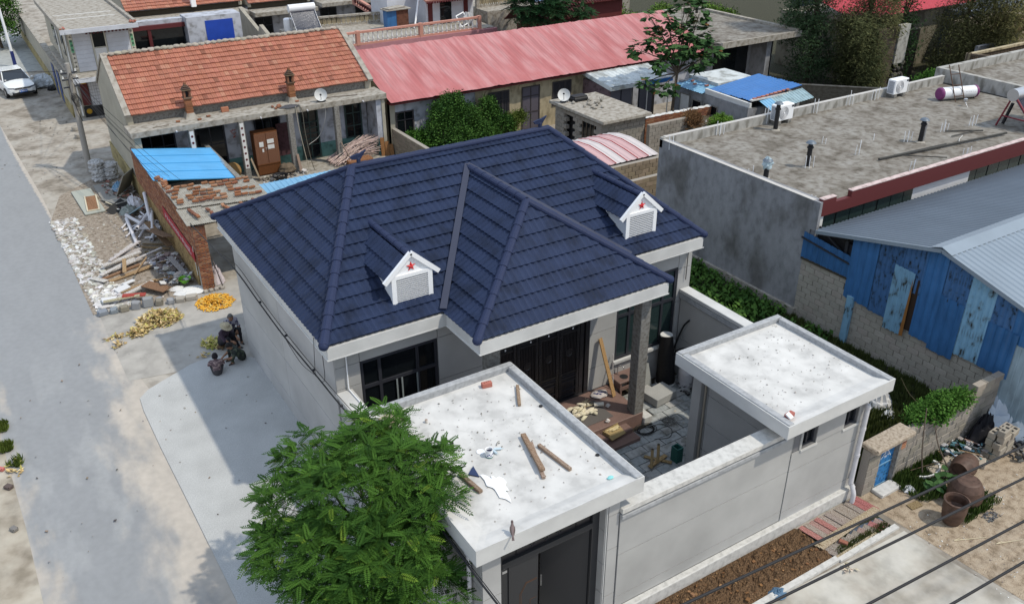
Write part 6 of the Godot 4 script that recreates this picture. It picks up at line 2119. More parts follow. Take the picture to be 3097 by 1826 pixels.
	for q in [["green garden bush beyond the concrete roof's left flue",44.6,-56.0,1.6],["yellow green garden plants beyond the concrete roof",49.5,-56.0,1.3],["green hedge plants beyond the concrete roof, farthest right",53.0,-54.0,1.2]]:
		simple_tree("bush",q[0],"shrub",V(q[1],0,q[2]),0.5,0.06,[[V(q[1],1.2,q[2]),q[3]],[V(q[1]+1.6,0.9,q[2]),q[3]*0.8],[V(q[1]- 1.2,0.8,q[2]),q[3]*0.8]],sp2,500,1,[k3(0.05,0.11,0.02),k3(0.17,0.27,0.05)],1.2,2.0,"garden bushes beyond the concrete roof")
	var gc:=thing("ground_cover","dense leafy vegetable plants filling the plot below the grey wall","plants",V(20,0,-19))
	gc.set_meta("kind","stuff")
	var lv:=sprig(10,0.14,0.13,0.10,14,-0.5)
	var xs:=[]; var cs:=[]
	for i in 1700:
		var p:=V(rr(17.0,22.2),rr(0.03,0.18),rr(-23.5,-15.5))
		if p.z>-17.6 and p.x>20.5 and rng.randf()<0.6:continue
		xs.append(Transform3D(Basis(Vector3.UP,rr(0,TAU)).scaled(Vector3.ONE*rr(0.7,1.4)),p))
		cs.append(k3(0.030,0.075,0.018).lerp(k3(0.085,0.165,0.035),rng.randf()))
	crown(gc,lv,xs,cs,"leaves")
	var gr:=thing("grass","rough short grass and weeds in the lot behind the wing","grass",V(19.5,0,-12.5))
	gr.set_meta("kind","stuff")
	var blade:=MB.new()
	for i in 9:
		var a:=i*0.7
		var d:=V(cos(a)*0.5,1,sin(a)*0.5).normalized()
		leaf_quad(blade,V(cos(a)*0.02,0,sin(a)*0.02),d,V(-sin(a),0,cos(a)),0.14+0.05*sin(i*2.1),0.022,0.3)
	var bm:=blade.mesh()
	xs=[]; cs=[]
	for i in 5200:
		var p:=V(rr(16.9,22.3),0.01,rr(-17.5,-10.15))
		xs.append(Transform3D(Basis(Vector3.UP,rr(0,TAU)).scaled(V(1.2,rr(0.6,1.5),1.2)),p))
		cs.append(k3(0.035,0.048,0.014).lerp(k3(0.11,0.135,0.045),rng.randf()))
	crown(gr,bm,xs,cs,"blades")
	var wd:=thing("weeds","patches of weeds along the block wall and round the jars","weeds",V(18.5,0,-9))
	wd.set_meta("kind","stuff")
	xs=[]; cs=[]
	for i in 1700:
		var p:=V(rr(17.7,20.6),0.01,rr(-9.9,-7.9))
		var d1:=Vector2(p.x-18.3,(p.z+9.3)*1.4).length()
		var d2:=Vector2(p.x-18.7,p.z+8.15).length()
		var d3:=absf(p.z+9.8)
		if minf(minf(d1*1.2,d2*1.3),d3*2.2)>rr(0.2,1.0):continue
		if p.x<18.9 and p.z>-8.75 and p.z<-8.1 and p.x>17.3 and rng.randf()<0.5:continue
		xs.append(Transform3D(Basis(Vector3.UP,rr(0,TAU)).scaled(V(1.3,rr(0.5,1.6),1.3)),p))
		cs.append(k3(0.035,0.06,0.014).lerp(k3(0.10,0.15,0.04),rng.randf()))
	for i in 260:
		var p:=V(rr(14.5,16.3),0.01,rr(-8.98,-8.82))
		xs.append(Transform3D(Basis(Vector3.UP,rr(0,TAU)).scaled(V(0.9,rr(0.3,0.7),0.9)),p)); cs.append(k3(0.06,0.07,0.02).lerp(k3(0.11,0.13,0.04),rng.randf()))
	crown(wd,bm,xs,cs,"blades")
	var sq:=thing("squash_plant","broad leaved squash plant by the broken white basin","plant",V(18.55,0,-9.05))
	for i in 26:
		var p:=V(18.55+rr(-0.45,0.5),rr(0.12,0.4),-9.05+rr(-0.2,0.25))
		var lf:=piece("leaf",hm,sq,Transform3D(Basis.from_euler(V(rr(-0.5,0.3),rr(0,TAU),rr(-0.3,0.3))).scaled(Vector3.ONE*rr(0.55,0.95)),p),lm[2+i % 3])
	var stm:=MB.new(); stm.col=k3(0.06,0.10,0.03)
	for i in 10:stm.tube([V(18.55,0,-9.05),V(18.55+rr(-0.4,0.4),0.25,-9.05+rr(-0.2,0.2))],0.008,0.005,4)
	part("stems",stm,sq,M.vc)
	var vn:=thing("vine","leafy vine draped over the top of the low block wall","vine",V(19.6,1.4,-10.1))
	ql=lobe_leaves([[V(19.0,1.55,-10.2),V(0.55,0.22,0.3)],[V(19.7,1.6,-10.15),V(0.6,0.22,0.3)],[V(20.3,1.55,-10.1),V(0.45,0.25,0.3)],[V(19.4,1.45,-9.95),V(0.4,0.2,0.15)]],420,1,[k3(0.03,0.085,0.015),k3(0.10,0.21,0.04)],0.6,1.0)
	crown(vn,sp2,ql[0],ql[1],"leaves")
	var vs:=MB.new(); vs.col=k3(0.12,0.10,0.06)
	vs.tube(spl([V(18.6,1.3,-10.0),V(19.2,1.5,-10.1),V(20.0,1.5,-10.0),V(20.5,1.4,-10.0)],4),0.012,0.006,4)
	vs.tube(spl([V(19.2,1.5,-10.2),V(18.9,1.9,-10.6),V(18.8,2.3,-10.9)],4),0.008,0.004,4)
	part("stems",vs,vn,M.vc)
	var rw:=thing("weeds","small weed tufts at the left edge of the road","weeds",V(-1.6,0,-24))
	rw.set_meta("kind","stuff")
	xs=[]; cs=[]
	for c in [V(-1.62,0.01,-24.9),V(-1.6,0.01,-23.8),V(-1.45,0.01,-22.9)]:
		for i in (60 if c.z<-23 else 20):
			xs.append(Transform3D(Basis.from_euler(V(rr(-0.4,0.4),rr(0,TAU),rr(-0.4,0.4))).scaled(V(1.2,rr(0.6,1.3),1.2)),c+V(rr(-0.15,0.15),0,rr(-0.25,0.25))))
			cs.append(k3(0.05,0.08,0.015).lerp(k3(0.14,0.18,0.04),rng.randf()))
	crown(rw,bm,xs,cs,"blades")
func mid_sheds()->void:
	var a:=thing("sheet_awning","white ribbed sheet awning with blue end over a dark yard","awning",V(32,0,-38.8))
	for k in 5:
		var m:=MB.new()
		var d:=V(0,-0.38,2.7)
		m.sheet(V(29.85+k*0.88,2.88,-40.2),V(1,0,0),0.87,d.normalized(),d.length(),0.29,0.022,0.7)
		part("roof_sheet",m,a,M.whitesheet)
	var ed:=MB.new(); ed.bx(29.8,2.28,-37.52,32.2,2.46,-37.46); ed.ext([V(29.82,2.3,-37.5),V(29.82,2.5,-37.5),V(29.82,2.9,-40.2),V(29.82,2.65,-40.2)],V(-0.03,0,0))
	part("edge_flashing",ed,a,M.whitesheet)
	var be:=MB.new(); be.bx(32.2,2.26,-37.52,34.25,2.48,-37.45)
	part("blue_edge",be,a,M.deepblue)
	var sw:=MB.new(); sw.bx(29.95,0,-40.2,30.02,2.4,-37.7)
	part("side_sheet",sw,a,mat("mauvewall",k3(0.16,0.11,0.12),0.9,"stain",V(0.7,0.7,0.7)))
	var fr:=MB.new(); fr.bx(30.02,0,-37.75,31.5,2.3,-37.7); fr.bx(32.0,0,-37.75,33.0,2.3,-37.7)
	part("grey_panel",fr,a,mat("greypanel",k3(0.10,0.10,0.12),0.6))
	for x in [30.7,31.5,32.0]:
		var p:=MB.new(); p.bx(x,0,-37.69,x+0.05,2.3,-37.66)
		part("mullion",p,a,M.frame)
	for x in [32.45,34.0]:
		var p:=MB.new(); p.tube([V(x,0,-37.5),V(x,2.3,-37.5)],0.03,-1,6)
		part("white_post",p,a,M.offwhite)
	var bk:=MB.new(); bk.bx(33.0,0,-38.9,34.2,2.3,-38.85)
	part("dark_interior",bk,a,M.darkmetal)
	var b:=thing("blue_roofed_shed","grey rendered shed with bright blue and pale blue ribbed roofs","shed",V(36,0,-34))
	var w:=MB.new()
	w.bx(34.2,0,-37.2,34.5,2.1,-31.5); w.bx(34.5,0,-31.7,38.1,2.0,-31.5); w.bx(38.0,0,-37,38.2,2.3,-31.7); w.bx(34.5,0,-37.2,38,2.3,-37.0)
	part("wall",w,b,M.greywall)
	for q in [[-36.6,-35.9,0.1,1.75],[-35.6,-34.95,0.2,1.6],[-34.7,-33.7,0.9,1.6]]:
		var d:=MB.new(); d.bx(34.17,q[2],q[0],34.195,q[3],q[1])
		part("doorway",d,b,M.offwhite if q[2]<0.15 else M.glass)
		var f:=MB.new(); f.bx(34.15,q[3],q[0]- 0.06,34.198,q[3]+0.06,q[1]+0.06); f.bx(34.15,q[2],q[0]- 0.06,34.198,q[3],q[0]); f.bx(34.15,q[2],q[1],34.198,q[3],q[1]+0.06)
		part("door_frame",f,b,M.post)
	for k in 4:
		var m:=MB.new()
		var d:=V(3.45,-0.22,0.0)
		var o:=V(34.5,2.62,-34.35) if false else V(34.55,2.40,-34.6+k*0.78)
		m.sheet(V(34.45,2.36+0.02*k,-34.75+k*0.80),V(0,-0.03,1).normalized(),0.79,V(1,0.09,0).normalized(),3.75,0.19,0.025,0.5)
		part("blue_sheet",m,b,M.deepblue)
	for k in 4:
		var m:=MB.new()
		m.sheet(V(35.0+k*0.80,2.36+k*0.055,-31.55),V(1,0.07,0).normalized(),0.79,V(0,-0.35,1).normalized(),0.95,0.2,0.025,0.5)
		part("pale_sheet",m,b,M.paleblue if k==0 else mat("palegreenblue",k3(0.30,0.42,0.46),0.6,"stain",V(0.5,0.5,0.5)))
	for k in 3:
		var m:=MB.new()
		m.sheet(V(34.0,2.15,-37.2+k*0.80),V(0,0,1),0.79,V(1,0.12,0).normalized(),1.4,0.2,0.025,0.5)
		part("pale_sheet",m,b,M.paleblue)
	var wt:=MB.new(); wt.bx(35.3,2.28,-37.3,38.1,2.5,-34.9)
	part("white_deck",wt,b,M.whitesheet)
	var kb:=MB.new(); kb.ext([V(34.42,2.1,-34.85),V(34.42,2.1,-31.5),V(34.42,2.33,-31.5),V(34.42,2.38,-34.85)],V(-0.14,0,0)); kb.bx(34.4,2.42,-31.66,38.2,2.50,-31.5)
	part("wall_kerb",kb,b,M.offwhite)
	for i in 12:
		var br:=MB.new(); br.col=jit(k3(0.40,0.16,0.11),0.2)
		var p:=V(34.7+i*0.3,2.42+i*0.018,-31.6) if i<9 else V(34.5+rr(0,0.5),2.25,-36.6+(i-9)*0.6)
		br.cbox(p+V(0,0.09,0),V(0.24,0.07,0.12),0.008,Basis(Vector3.UP,rr(-0.3,0.3)))
		solo("brick",br,M.vc,"red brick holding down the blue ribbed sheet roofs","brick",p,"bricks on the blue roofs")
	var r:=thing("weedy_roof","low earth covered roof with rubble, dry stalks and a green tuft","roof",V(33.5,0,-32.5))
	var rm:=MB.new(); rm.bx(31.6,0,-35.0,35.0,1.15,-29.6)
	part("body",rm,r,mat("earthroof",k3(0.16,0.13,0.09),1.0,"soil",V(0.6,0.6,0.6)))
	var rb:=MB.new()
	chips(rb,220,func():return V(rr(31.8,34.9),1.16,rr(-34.9,-30)),0.06,0.2,[k3(0.30,0.27,0.22),k3(0.20,0.15,0.1),k3(0.42,0.40,0.37)])
	part("rubble",rb,r,M.vc).set_meta("kind","stuff")
	var wl:=MB.new()
	for i in 14:wl.blob(V(32.4+i*0.18,1.25,-34.8+rr(-0.1,0.1)),V(0.16,0.12,0.14),0.5,i,4)
	part("pale_stones",wl,r,M.offwhite).set_meta("kind","stuff")
	simple_tree("bush","bright green weed tuft on the earth covered roof","plant",V(32.7,1.15,-31.9),0.2,0.02,[[V(32.7,1.35,-31.9),0.55],[V(33.2,1.3,-32.0),0.4]],sprig(10,0.1,0.14,0.05,33,-0.4),340,1,[k3(0.05,0.11,0.015),k3(0.15,0.26,0.04)],0.8,1.3)
	simple_tree("bush","dry brown stalks heaped on the earth covered roof","plant",V(31.9,1.15,-33.2),0.2,0.02,[[V(31.9,1.3,-33.2),0.5],[V(32.4,1.25,-33.6),0.4]],sprig(12,0.12,0.16,0.03,34,-0.3),260,1,[k3(0.10,0.05,0.025),k3(0.24,0.14,0.07)],0.8,1.3)
func back_lots()->void:
	var w:=thing("garden_wall","dark block garden wall below the tall trees behind the grey roof","wall",V(43.5,0,-33))
	var a:=MB.new(); a.ext([V(40.5,0,-36.8),V(46.2,0,-31.0),V(46.2,1.45,-31.0),V(40.5,1.45,-36.8)],V(0.2,0,0.2))
	part("blocks",a,w,mat("darkblock",k3(0.12,0.11,0.09),1.0,"old",V(0.6,0.6,0.6)))
	var c:=MB.new(); c.ext([V(40.4,1.45,-36.8),V(46.2,1.45,-30.9),V(46.2,1.53,-30.9),V(40.4,1.53,-36.8)],V(0.3,0,0.3))
	part("capping",c,w,M.oldconc)
	var r:=thing("red_roofed_house","house with bright red ribbed roof behind the tall trees","house",V(55,0,-40))
	var b:=MB.new(); b.bx(49.8,0,-44,62,3.7,-38.2)
	part("wall",b,r,M.brownwall)
	for k in 13:
		var m:=MB.new()
		var d:=V(0,-1.2,4.4)
		m.sheet(V(49.4+k*1.0,5.2,-41.9),V(1,0,0),0.99,d.normalized(),d.length(),0.2,0.03,0.5)
		part("red_sheet",m,r,M.redroof)
	var ru:=thing("ruin_wall","plastered ruin wall with pale render and exposed dark stone base","wall",V(52,0,-35))
	var u:=MB.new(); u.bx(50.6,1.6,-35.2,51.6,4.0,-34.9)
	part("pale_render",u,ru,mat("renderstain",k3(0.44,0.43,0.39),0.95,"stain",V(0.6,0.6,0.6)))
	var us:=MB.new()
	for i in 40:
		us.col=jit(k3(0.10,0.095,0.08),0.4)
		us.blob(V(rr(50.6,51.6),rr(0.1,1.6),-34.9),V(rr(0.1,0.2),rr(0.08,0.15),0.12),0.4,i,4)
	part("stones",us,ru,M.vc).set_meta("kind","stuff")
	var ud:=MB.new(); ud.bx(48.7,0,-35.3,50.55,3.9,-35.0); ud.bx(51.6,0,-36.4,54.5,3.2,-36.1)
	part("brown_render",ud,ru,mat("brownrender",k3(0.11,0.085,0.065),1.0,"stain",V(0.4,0.4,0.4)))
	var h:=thing("terrace_house","flat terrace with brown pierced balustrades at the far right","house",V(56,0,-28))
	var hb:=MB.new(); hb.bx(49.0,0,-29.2,66,3.0,-25.8); hb.bx(57.5,0,-36,72,3.4,-31.8)
	part("body",hb,h,mat("terracefloor",k3(0.30,0.25,0.18),0.95,"old",V(0.3,0.3,0.3)))
	balustrade(h,V(49.0,3.0,-29.1),V(56.5,3.0,-29.1),0.55,M.cream,M.bark,22,1)
	balustrade(h,V(49.0,3.0,-29.1),V(50.4,3.0,-26.0),0.55,M.bark,M.bark,8,1)
	balustrade(h,V(58.5,3.4,-33.6),V(63.5,3.4,-31.4),0.6,M.bark,M.bark,18,1)
	var dk:=MB.new(); dk.bx(54.0,0,-31.8,57.6,2.9,-31.6)
	part("courtyard_wall",dk,h,M.greywall)
	var dd:=MB.new(); dd.bx(55.3,0.8,-31.58,57.2,2.3,-31.55)
	part("window",dd,h,M.glass)
	var pil:=MB.new(); pil.cbox(V(58.6,3.75,-31.6),V(0.7,0.7,0.6),0.03); pil.cbox(V(57.8,3.55,-31.7),V(0.7,0.3,0.4),0.03)
	part("brick_pier",pil,h,mat("brickbrown",k3(0.17,0.08,0.055),0.95,"stain",V(1,1,1)))
	var g:=thing("far_roof","dark grey roof at the top right corner beyond the balustrades","roof",V(66,0,-42))
	var gm:=MB.new(); gm.bx(60,0,-52,85,3.6,-36.5)
	part("body",gm,g,M.steelroof)
func plank(nm:String,a:Vector3,b:Vector3,w:float,h:float,col:Color,label:String,cat:String,group:="",m:Material=null,roll:=0.0)->MeshInstance3D:
	var mb:=MB.new()
	mb.col=jit(col,0.08)
	var d:=(b-a)
	var z:=d.normalized()
	var x:=Vector3.UP.cross(z).normalized()
	var y:=z.cross(x)
	var B:=Basis(x,y,z)*Basis(Vector3.BACK,roll)
	var at:=(a+b)*0.5
	mb.cbox(at,V(w,h,d.length()),minf(w,h)*0.12,B)
	return solo(nm,mb,m if m else M.wood,label,cat,Vector3(at.x,minf(a.y,b.y)- h*0.5,at.z),group)
func car()->void:
	var c:=thing("parked_car","white parked saloon car with blue number plate facing the camera","car",V(3.03,0,-63.0),"",0.143)
	var st:=[[0.02,0.55,0.40,0.62,0.64],[-0.10,0.74,0.28,0.69,0.72],[-0.35,0.83,0.22,0.76,0.80],[-0.8,0.86,0.20,0.82,0.88],[-1.25,0.86,0.20,0.88,0.95],[-2.2,0.86,0.20,0.90,0.96],[-3.3,0.86,0.20,0.92,0.98],[-3.9,0.85,0.22,0.93,1.0],[-4.35,0.80,0.28,0.90,0.97],[-4.5,0.66,0.38,0.82,0.88]]
	var ring:=func(s:Array)->Array:
		var w:float=s[1]
		return [V(w*0.86,s[2],s[0]),V(w,s[2]+0.14,s[0]),V(w,s[3]- 0.12,s[0]),V(w*0.95,s[3],s[0]),V(w*0.80,s[4]- 0.01,s[0]),V(w*0.4,s[4]+0.02,s[0]),V(0,s[4]+0.03,s[0])]
	var b:=MB.new()
	for sg in [1.0,-1.0]:
		for i in st.size()- 1:
			var p:Array=ring.call(st[i])
			var q:Array=ring.call(st[i+1])
			for j in p.size()- 1:
				var f:=V(sg,1,1)
				if sg>0:b.quad(p[j]*f,q[j]*f,q[j+1]*f,p[j+1]*f)
				else:b.quad(p[j+1]*f,q[j+1]*f,q[j]*f,p[j]*f)
		var e:Array=ring.call(st[0])
		for j in e.size()- 1:
			if sg>0:b.tri(V(0,0.5,0.03),e[j],e[j+1])
			else:b.tri(V(0,0.5,0.03),e[j+1]*V(-1,1,1),e[j]*V(-1,1,1))
		var r:Array=ring.call(st[-1])
		for j in r.size()- 1:
			if sg>0:b.tri(V(0,0.6,-4.51),r[j+1],r[j])
			else:b.tri(V(0,0.6,-4.51),r[j]*V(-1,1,1),r[j+1]*V(-1,1,1))
	var body:=lpart("body",b,c,M.whitecar)
	var g:=MB.new()
	var A:=[V(0.78,0.93,-1.15),V(0.58,1.42,-1.95),V(0.58,1.44,-3.0),V(0.76,0.96,-3.85)]
	for i in 3:
		var p:Vector3=A[i]; var q:Vector3=A[i+1]
		g.quad(V(-p.x,p.y,p.z),p,q,V(-q.x,q.y,q.z))
	g.quad(A[0],A[3],A[2],A[1])
	g.quad(V(-A[1].x,A[1].y,A[1].z),V(-A[2].x,A[2].y,A[2].z),V(-A[3].x,A[3].y,A[3].z),V(-A[0].x,A[0].y,A[0].z))
	lpart("windows",g,c,mat("carglass",k3(0.015,0.02,0.028),0.05,"",Vector3.ONE,{"spec":0.6}))
	var rf:=MB.new()
	rf.cbox(V(0,1.45,-2.47),V(1.18,0.05,1.16),0.02)
	for s in [-1.0,1.0]:
		rf.tube([V(s*0.79,0.92,-1.12),V(s*0.59,1.43,-1.95)],0.035,-1,6); rf.tube([V(s*0.59,1.44,-3.0),V(s*0.77,0.95,-3.87)],0.05,-1,6); rf.tube([V(s*0.79,0.93,-2.45),V(s*0.60,1.43,-2.45)],0.03,-1,5)
		rf.tube([V(s*0.6,1.43,-1.95),V(s*0.6,1.45,-3.0)],0.03,-1,5)
	lpart("roof",rf,c,M.whitecar)
	for s in [-1.0,1.0]:
		for z in [-0.82,-3.55]:
			var w:=MB.new()
			w.t=Transform3D(Basis(Vector3.BACK,PI/2),V(s*0.80,0.31,z))
			w.lathe(Vector3.ZERO,[Vector2(0.2,-0.1),Vector2(0.31,-0.1),Vector2(0.32,-0.06),Vector2(0.32,0.06),Vector2(0.31,0.1),Vector2(0.2,0.1)],18)
			var wn:=lpart("wheel",w,c,M.rubber)
			var h:=MB.new()
			h.t=w.t
			h.lathe(Vector3.ZERO,[Vector2(0,-0.09),Vector2(0.2,-0.09),Vector2(0.2,0.09),Vector2(0,0.09)],14)
			lpart("rim",h,wn,M.steel)
		var hl:=MB.new()
		hl.ext([V(s*0.42,0.60,-0.02),V(s*0.80,0.66,-0.22),V(s*0.80,0.72,-0.24),V(s*0.44,0.70,-0.06)] if s>0 else [V(s*0.80,0.66,-0.22),V(s*0.42,0.60,-0.02),V(s*0.44,0.70,-0.06),V(s*0.80,0.72,-0.24)],V(s*0.03,0.02,0.07))
		lpart("headlight",hl,c,mat("lampglass",k3(0.10,0.11,0.13),0.1,"",Vector3.ONE,{"spec":0.7}))
		var mr:=MB.new()
		mr.blob(V(s*0.98,0.97,-1.35),V(0.11,0.07,0.06),0.0,1,6); mr.tube([V(s*0.8,0.93,-1.3),V(s*0.95,0.95,-1.35)],0.025,-1,5)
		lpart("wing_mirror",mr,c,M.whitecar)
	var gr:=MB.new()
	gr.box(V(0,0.655,0.015),V(0.86,0.09,0.06)); gr.box(V(0,0.36,0.02),V(1.3,0.11,0.06))
	lpart("grille",gr,c,M.darkmetal)
	for y in [0.64,0.67]:
		var l:=MB.new(); l.box(V(0,y,0.052),V(0.80,0.008,0.01))
		lpart("chrome_bar",l,c,M.steel)
	var em:=MB.new()
	em.lathe(V(0,0.665,0.052),[Vector2(0.055,0),Vector2(0.055,0.008),Vector2(0.043,0.008),Vector2(0.043,0)],16,Basis(Vector3.RIGHT,PI/2))
	em.box(V(-0.012,0.68,0.055),V(0.008,0.04,0.008),Basis(Vector3.BACK,0.35)); em.box(V(0.012,0.68,0.055),V(0.008,0.04,0.008),Basis(Vector3.BACK,-0.35))
	for x in [-0.028,-0.009,0.009,0.028]:em.box(V(x,0.65,0.055),V(0.007,0.04,0.008),Basis(Vector3.BACK,0.3 if x in [-0.028,0.009] else -0.3))
	lpart("badge",em,c,M.steel)
	var np:=MB.new()
	np.box(V(0,0.49,0.06),V(0.46,0.15,0.012))
	var pn:=lpart("number_plate",np,c,mat("plateblue",k3(0.02,0.10,0.36),0.5))
	var tx:=MB.new()
	glyph(tx,V(-0.18,0.49,0.068),Vector3.RIGHT,Vector3.UP,0.09,5)
	for i in 6:tx.box(V(-0.09+i*0.05,0.49,0.068),V(0.025,0.08 if i % 2 else 0.06,0.003),Basis(Vector3.BACK,0.2*(i % 3-1)))
	lpart("characters",tx,pn,M.white)
	var sk:=MB.new()
	sk.box(V(-0.62,1.0,-1.22),V(0.1,0.07,0.004),Basis(Vector3.RIGHT,-1.0))
	lpart("windscreen_sticker",sk,c,M.offwhite)
func road_things()->void:
	car()
	var lp:=thing("street_lamp","tall white lamp post with dark blue base behind the car","lamp post",V(3.42,0,-72.7))
	var a:=MB.new(); a.tube([V(3.42,1.1,-72.7),V(3.30,7.5,-72.7)],0.10,0.07,10)
	part("pole",a,lp,M.white)
	var b:=MB.new(); b.tube([V(3.42,0,-72.7),V(3.42,1.1,-72.7)],0.125,0.115,10)
	part("blue_base",b,lp,mat("navybase",k3(0.02,0.03,0.14),0.5))
	var up:=thing("utility_pole","round concrete utility pole with insulators beside the tiled house gable","utility pole",V(4.17,0,-46.2))
	var p:=MB.new(); p.tube([V(4.17,-0.05,-46.2),V(4.30,5.35,-46.2)],0.15,0.105,12)
	part("pole",p,up,mat("poleconc",k3(0.33,0.31,0.28),0.95,"soft",V(0.6,0.6,0.6)))
	var ar:=MB.new()
	for y in [4.9,4.6,4.25]:
		ar.box(V(4.28,y,-46.2),V(0.75,0.06,0.06),Basis(Vector3.UP,0.2));
	part("cross_arm",ar,up,M.frame)
	for i in 6:
		var n:=MB.new(); n.lathe(V(3.98+(i % 3)*0.3,4.95 -(i/3)*0.3,-46.15),[Vector2(0.02,0),Vector2(0.05,0.03),Vector2(0.03,0.07),Vector2(0.04,0.1),Vector2(0,0.13)],8)
		part("insulator",n,up,M.offwhite)
	var co:=MB.new()
	for i in 5:
		var pts:=[]
		for k in 15:pts.append(V(4.28+0.16*cos(k*TAU/14)+0.02*i,3.75+0.22*sin(k*TAU/14)- 0.05*i,-46.04+0.01*i))
		co.tube(pts,0.012,-1,4,false)
	co.tube(spl([V(4.3,4.9,-46.05),V(4.15,4.3,-46.0),V(4.25,3.2,-46.0),V(4.38,2.6,-46.02)],5),0.015,-1,4)
	part("cable_coil",co,up,M.rubber)
	var bl:=thing("plastic_bag","big translucent white rubbish bag lying by the ochre wall","bag",V(4.45,0,-65.4))
	var bm:=MB.new(); bm.blob(V(4.4,0.42,-65.3),V(0.62,0.45,0.5),0.35,3,12); bm.blob(V(4.75,0.3,-65.0),V(0.4,0.32,0.35),0.35,4,9)
	part("bag_skin",bm,bl,mat("bagskin",k3(0.46,0.50,0.54),0.4))
	var bd:=thing("black_bag","black bag slumped beside the white rubbish bag","bag",V(4.85,0,-64.2))
	var bdm:=MB.new(); bdm.blob(V(4.85,0.14,-64.2),V(0.4,0.18,0.3),0.4,6,8)
	part("bag_skin",bdm,bd,M.rubber)
	for q in [[4.66,-53.9,"grey concrete lump by the kerb, the one farther up the lane"],[4.6,-52.4,"grey concrete lump by the kerb, the one nearer the pole"]]:
		var s:=MB.new(); s.lathe(V(q[0],0,q[1]),[Vector2(0.2,0),Vector2(0.22,0.1),Vector2(0.2,0.24),Vector2(0.0,0.26)],10)
		solo("concrete_lump",s,M.oldconc,q[2],"concrete",V(q[0],0,q[1]),"concrete lumps by the kerb")
	for q in [[4.38,-44.7,5,"left stack of slumped grey white woven sacks below the pole"],[4.92,-44.65,4,"right stack of slumped grey white woven sacks below the pole"]]:
		for i in q[2]:
			var s:=MB.new()
			var at:=V(q[0]+rr(-0.04,0.04),i*0.20,q[1]+rr(-0.05,0.05))
			s.blob(at+V(0,0.12,0),V(0.33,0.16,0.36),0.30,i+int(q[0]*100),10,Basis(Vector3.UP,rr(0,3)),2.6)
			solo("sack",s,M.sack,["lowest","second lowest","middle","second highest","topmost"][i if i<q[2]- 1 else 4]+" sack in the "+q[3],"sack",at,"stacked sacks below the pole")
	for q in [[-1.7,-21.9,0.16,k3(0.11,0.085,0.075),"dark brick fragment on the verge, nearest the crack"],[-1.75,-20.1,0.14,k3(0.20,0.19,0.18),"angular grey stone on the verge at the lower left"],[-1.79,-22.8,0.12,k3(0.50,0.16,0.14),"small pinkish red brick piece at the left picture edge"]]:
		var s:=MB.new(); s.col=q[3]; s.cbox(V(q[0],0.06,q[1]),V(q[2],0.10,q[2]*1.3),0.02,Basis(Vector3.UP,rr(0,3)))
		solo("brick_fragment",s,M.vc,q[4],"brick",V(q[0],0,q[1]))
	var hk:=thing("corn_husks","few dry corn husks lying on the verge left of the road","husks",V(-1.45,0,-22.6))
	hk.set_meta("kind","stuff")
	husks(hk,16,V(-1.45,0.02,-22.6),0.2,0.45,0.0)
	var gb:=MB.new()
	chips(gb,90,func():return V(rr(-1.2,5.3),0.04,rr(-27.5,-13)),0.02,0.07,[k3(0.12,0.11,0.1),k3(0.25,0.2,0.15),k3(0.3,0.29,0.27)])
	chips(gb,90,func():return V(rr(0.5,4.5),0.012,rr(-58,-44)),0.03,0.10,[k3(0.12,0.11,0.1),k3(0.45,0.43,0.4),k3(0.3,0.29,0.27)])
	solo("litter",gb,M.vc,"tiny scattered crumbs of stone and twig on road and apron","litter",Vector3.ZERO,"","stuff")
func husks(parent:Node3D,n:int,c:Vector3,rx:float,rz:float,hgt:float,cols:=[])->void:
	if cols.is_empty():cols=[k3(0.50,0.38,0.17),k3(0.62,0.50,0.28),k3(0.36,0.25,0.11),k3(0.42,0.37,0.12)]
	var m:=MB.new()
	for i in n:
		var a:=rr(0,TAU)
		var f:=sqrt(rng.randf())
		var p:=c+V(cos(a)*rx*f,hgt*maxf(0.0,1-f*f)*rng.randf()+0.02,sin(a)*rz*f)
		m.col=jit(cols[rng.randi()% cols.size()],0.25)
		var d:=V(rr(-1,1),rr(-0.3,0.5),rr(-1,1)).normalized()
		var s:=d.cross(V(rr(-0.4,0.4),1,rr(-0.4,0.4))).normalized()
		var l:=rr(0.10,0.22)
		var w:=rr(0.03,0.06)
		var nn:=s.cross(d)
		var p1:=p+d*l*0.5+nn*0.025
		var e:=p+d*l
		for q in [-1.0,1.0]:
			if q>0:m.tri(p,p1+s*w*q-nn*0.015,e); m.tri(p,p1,p1+s*w*q-nn*0.015)
			else:m.tri(p,e,p1+s*w*q-nn*0.015); m.tri(p,p1+s*w*q-nn*0.015,p1)
	part("husks",m,parent,M.vcflat).set_meta("kind","stuff")
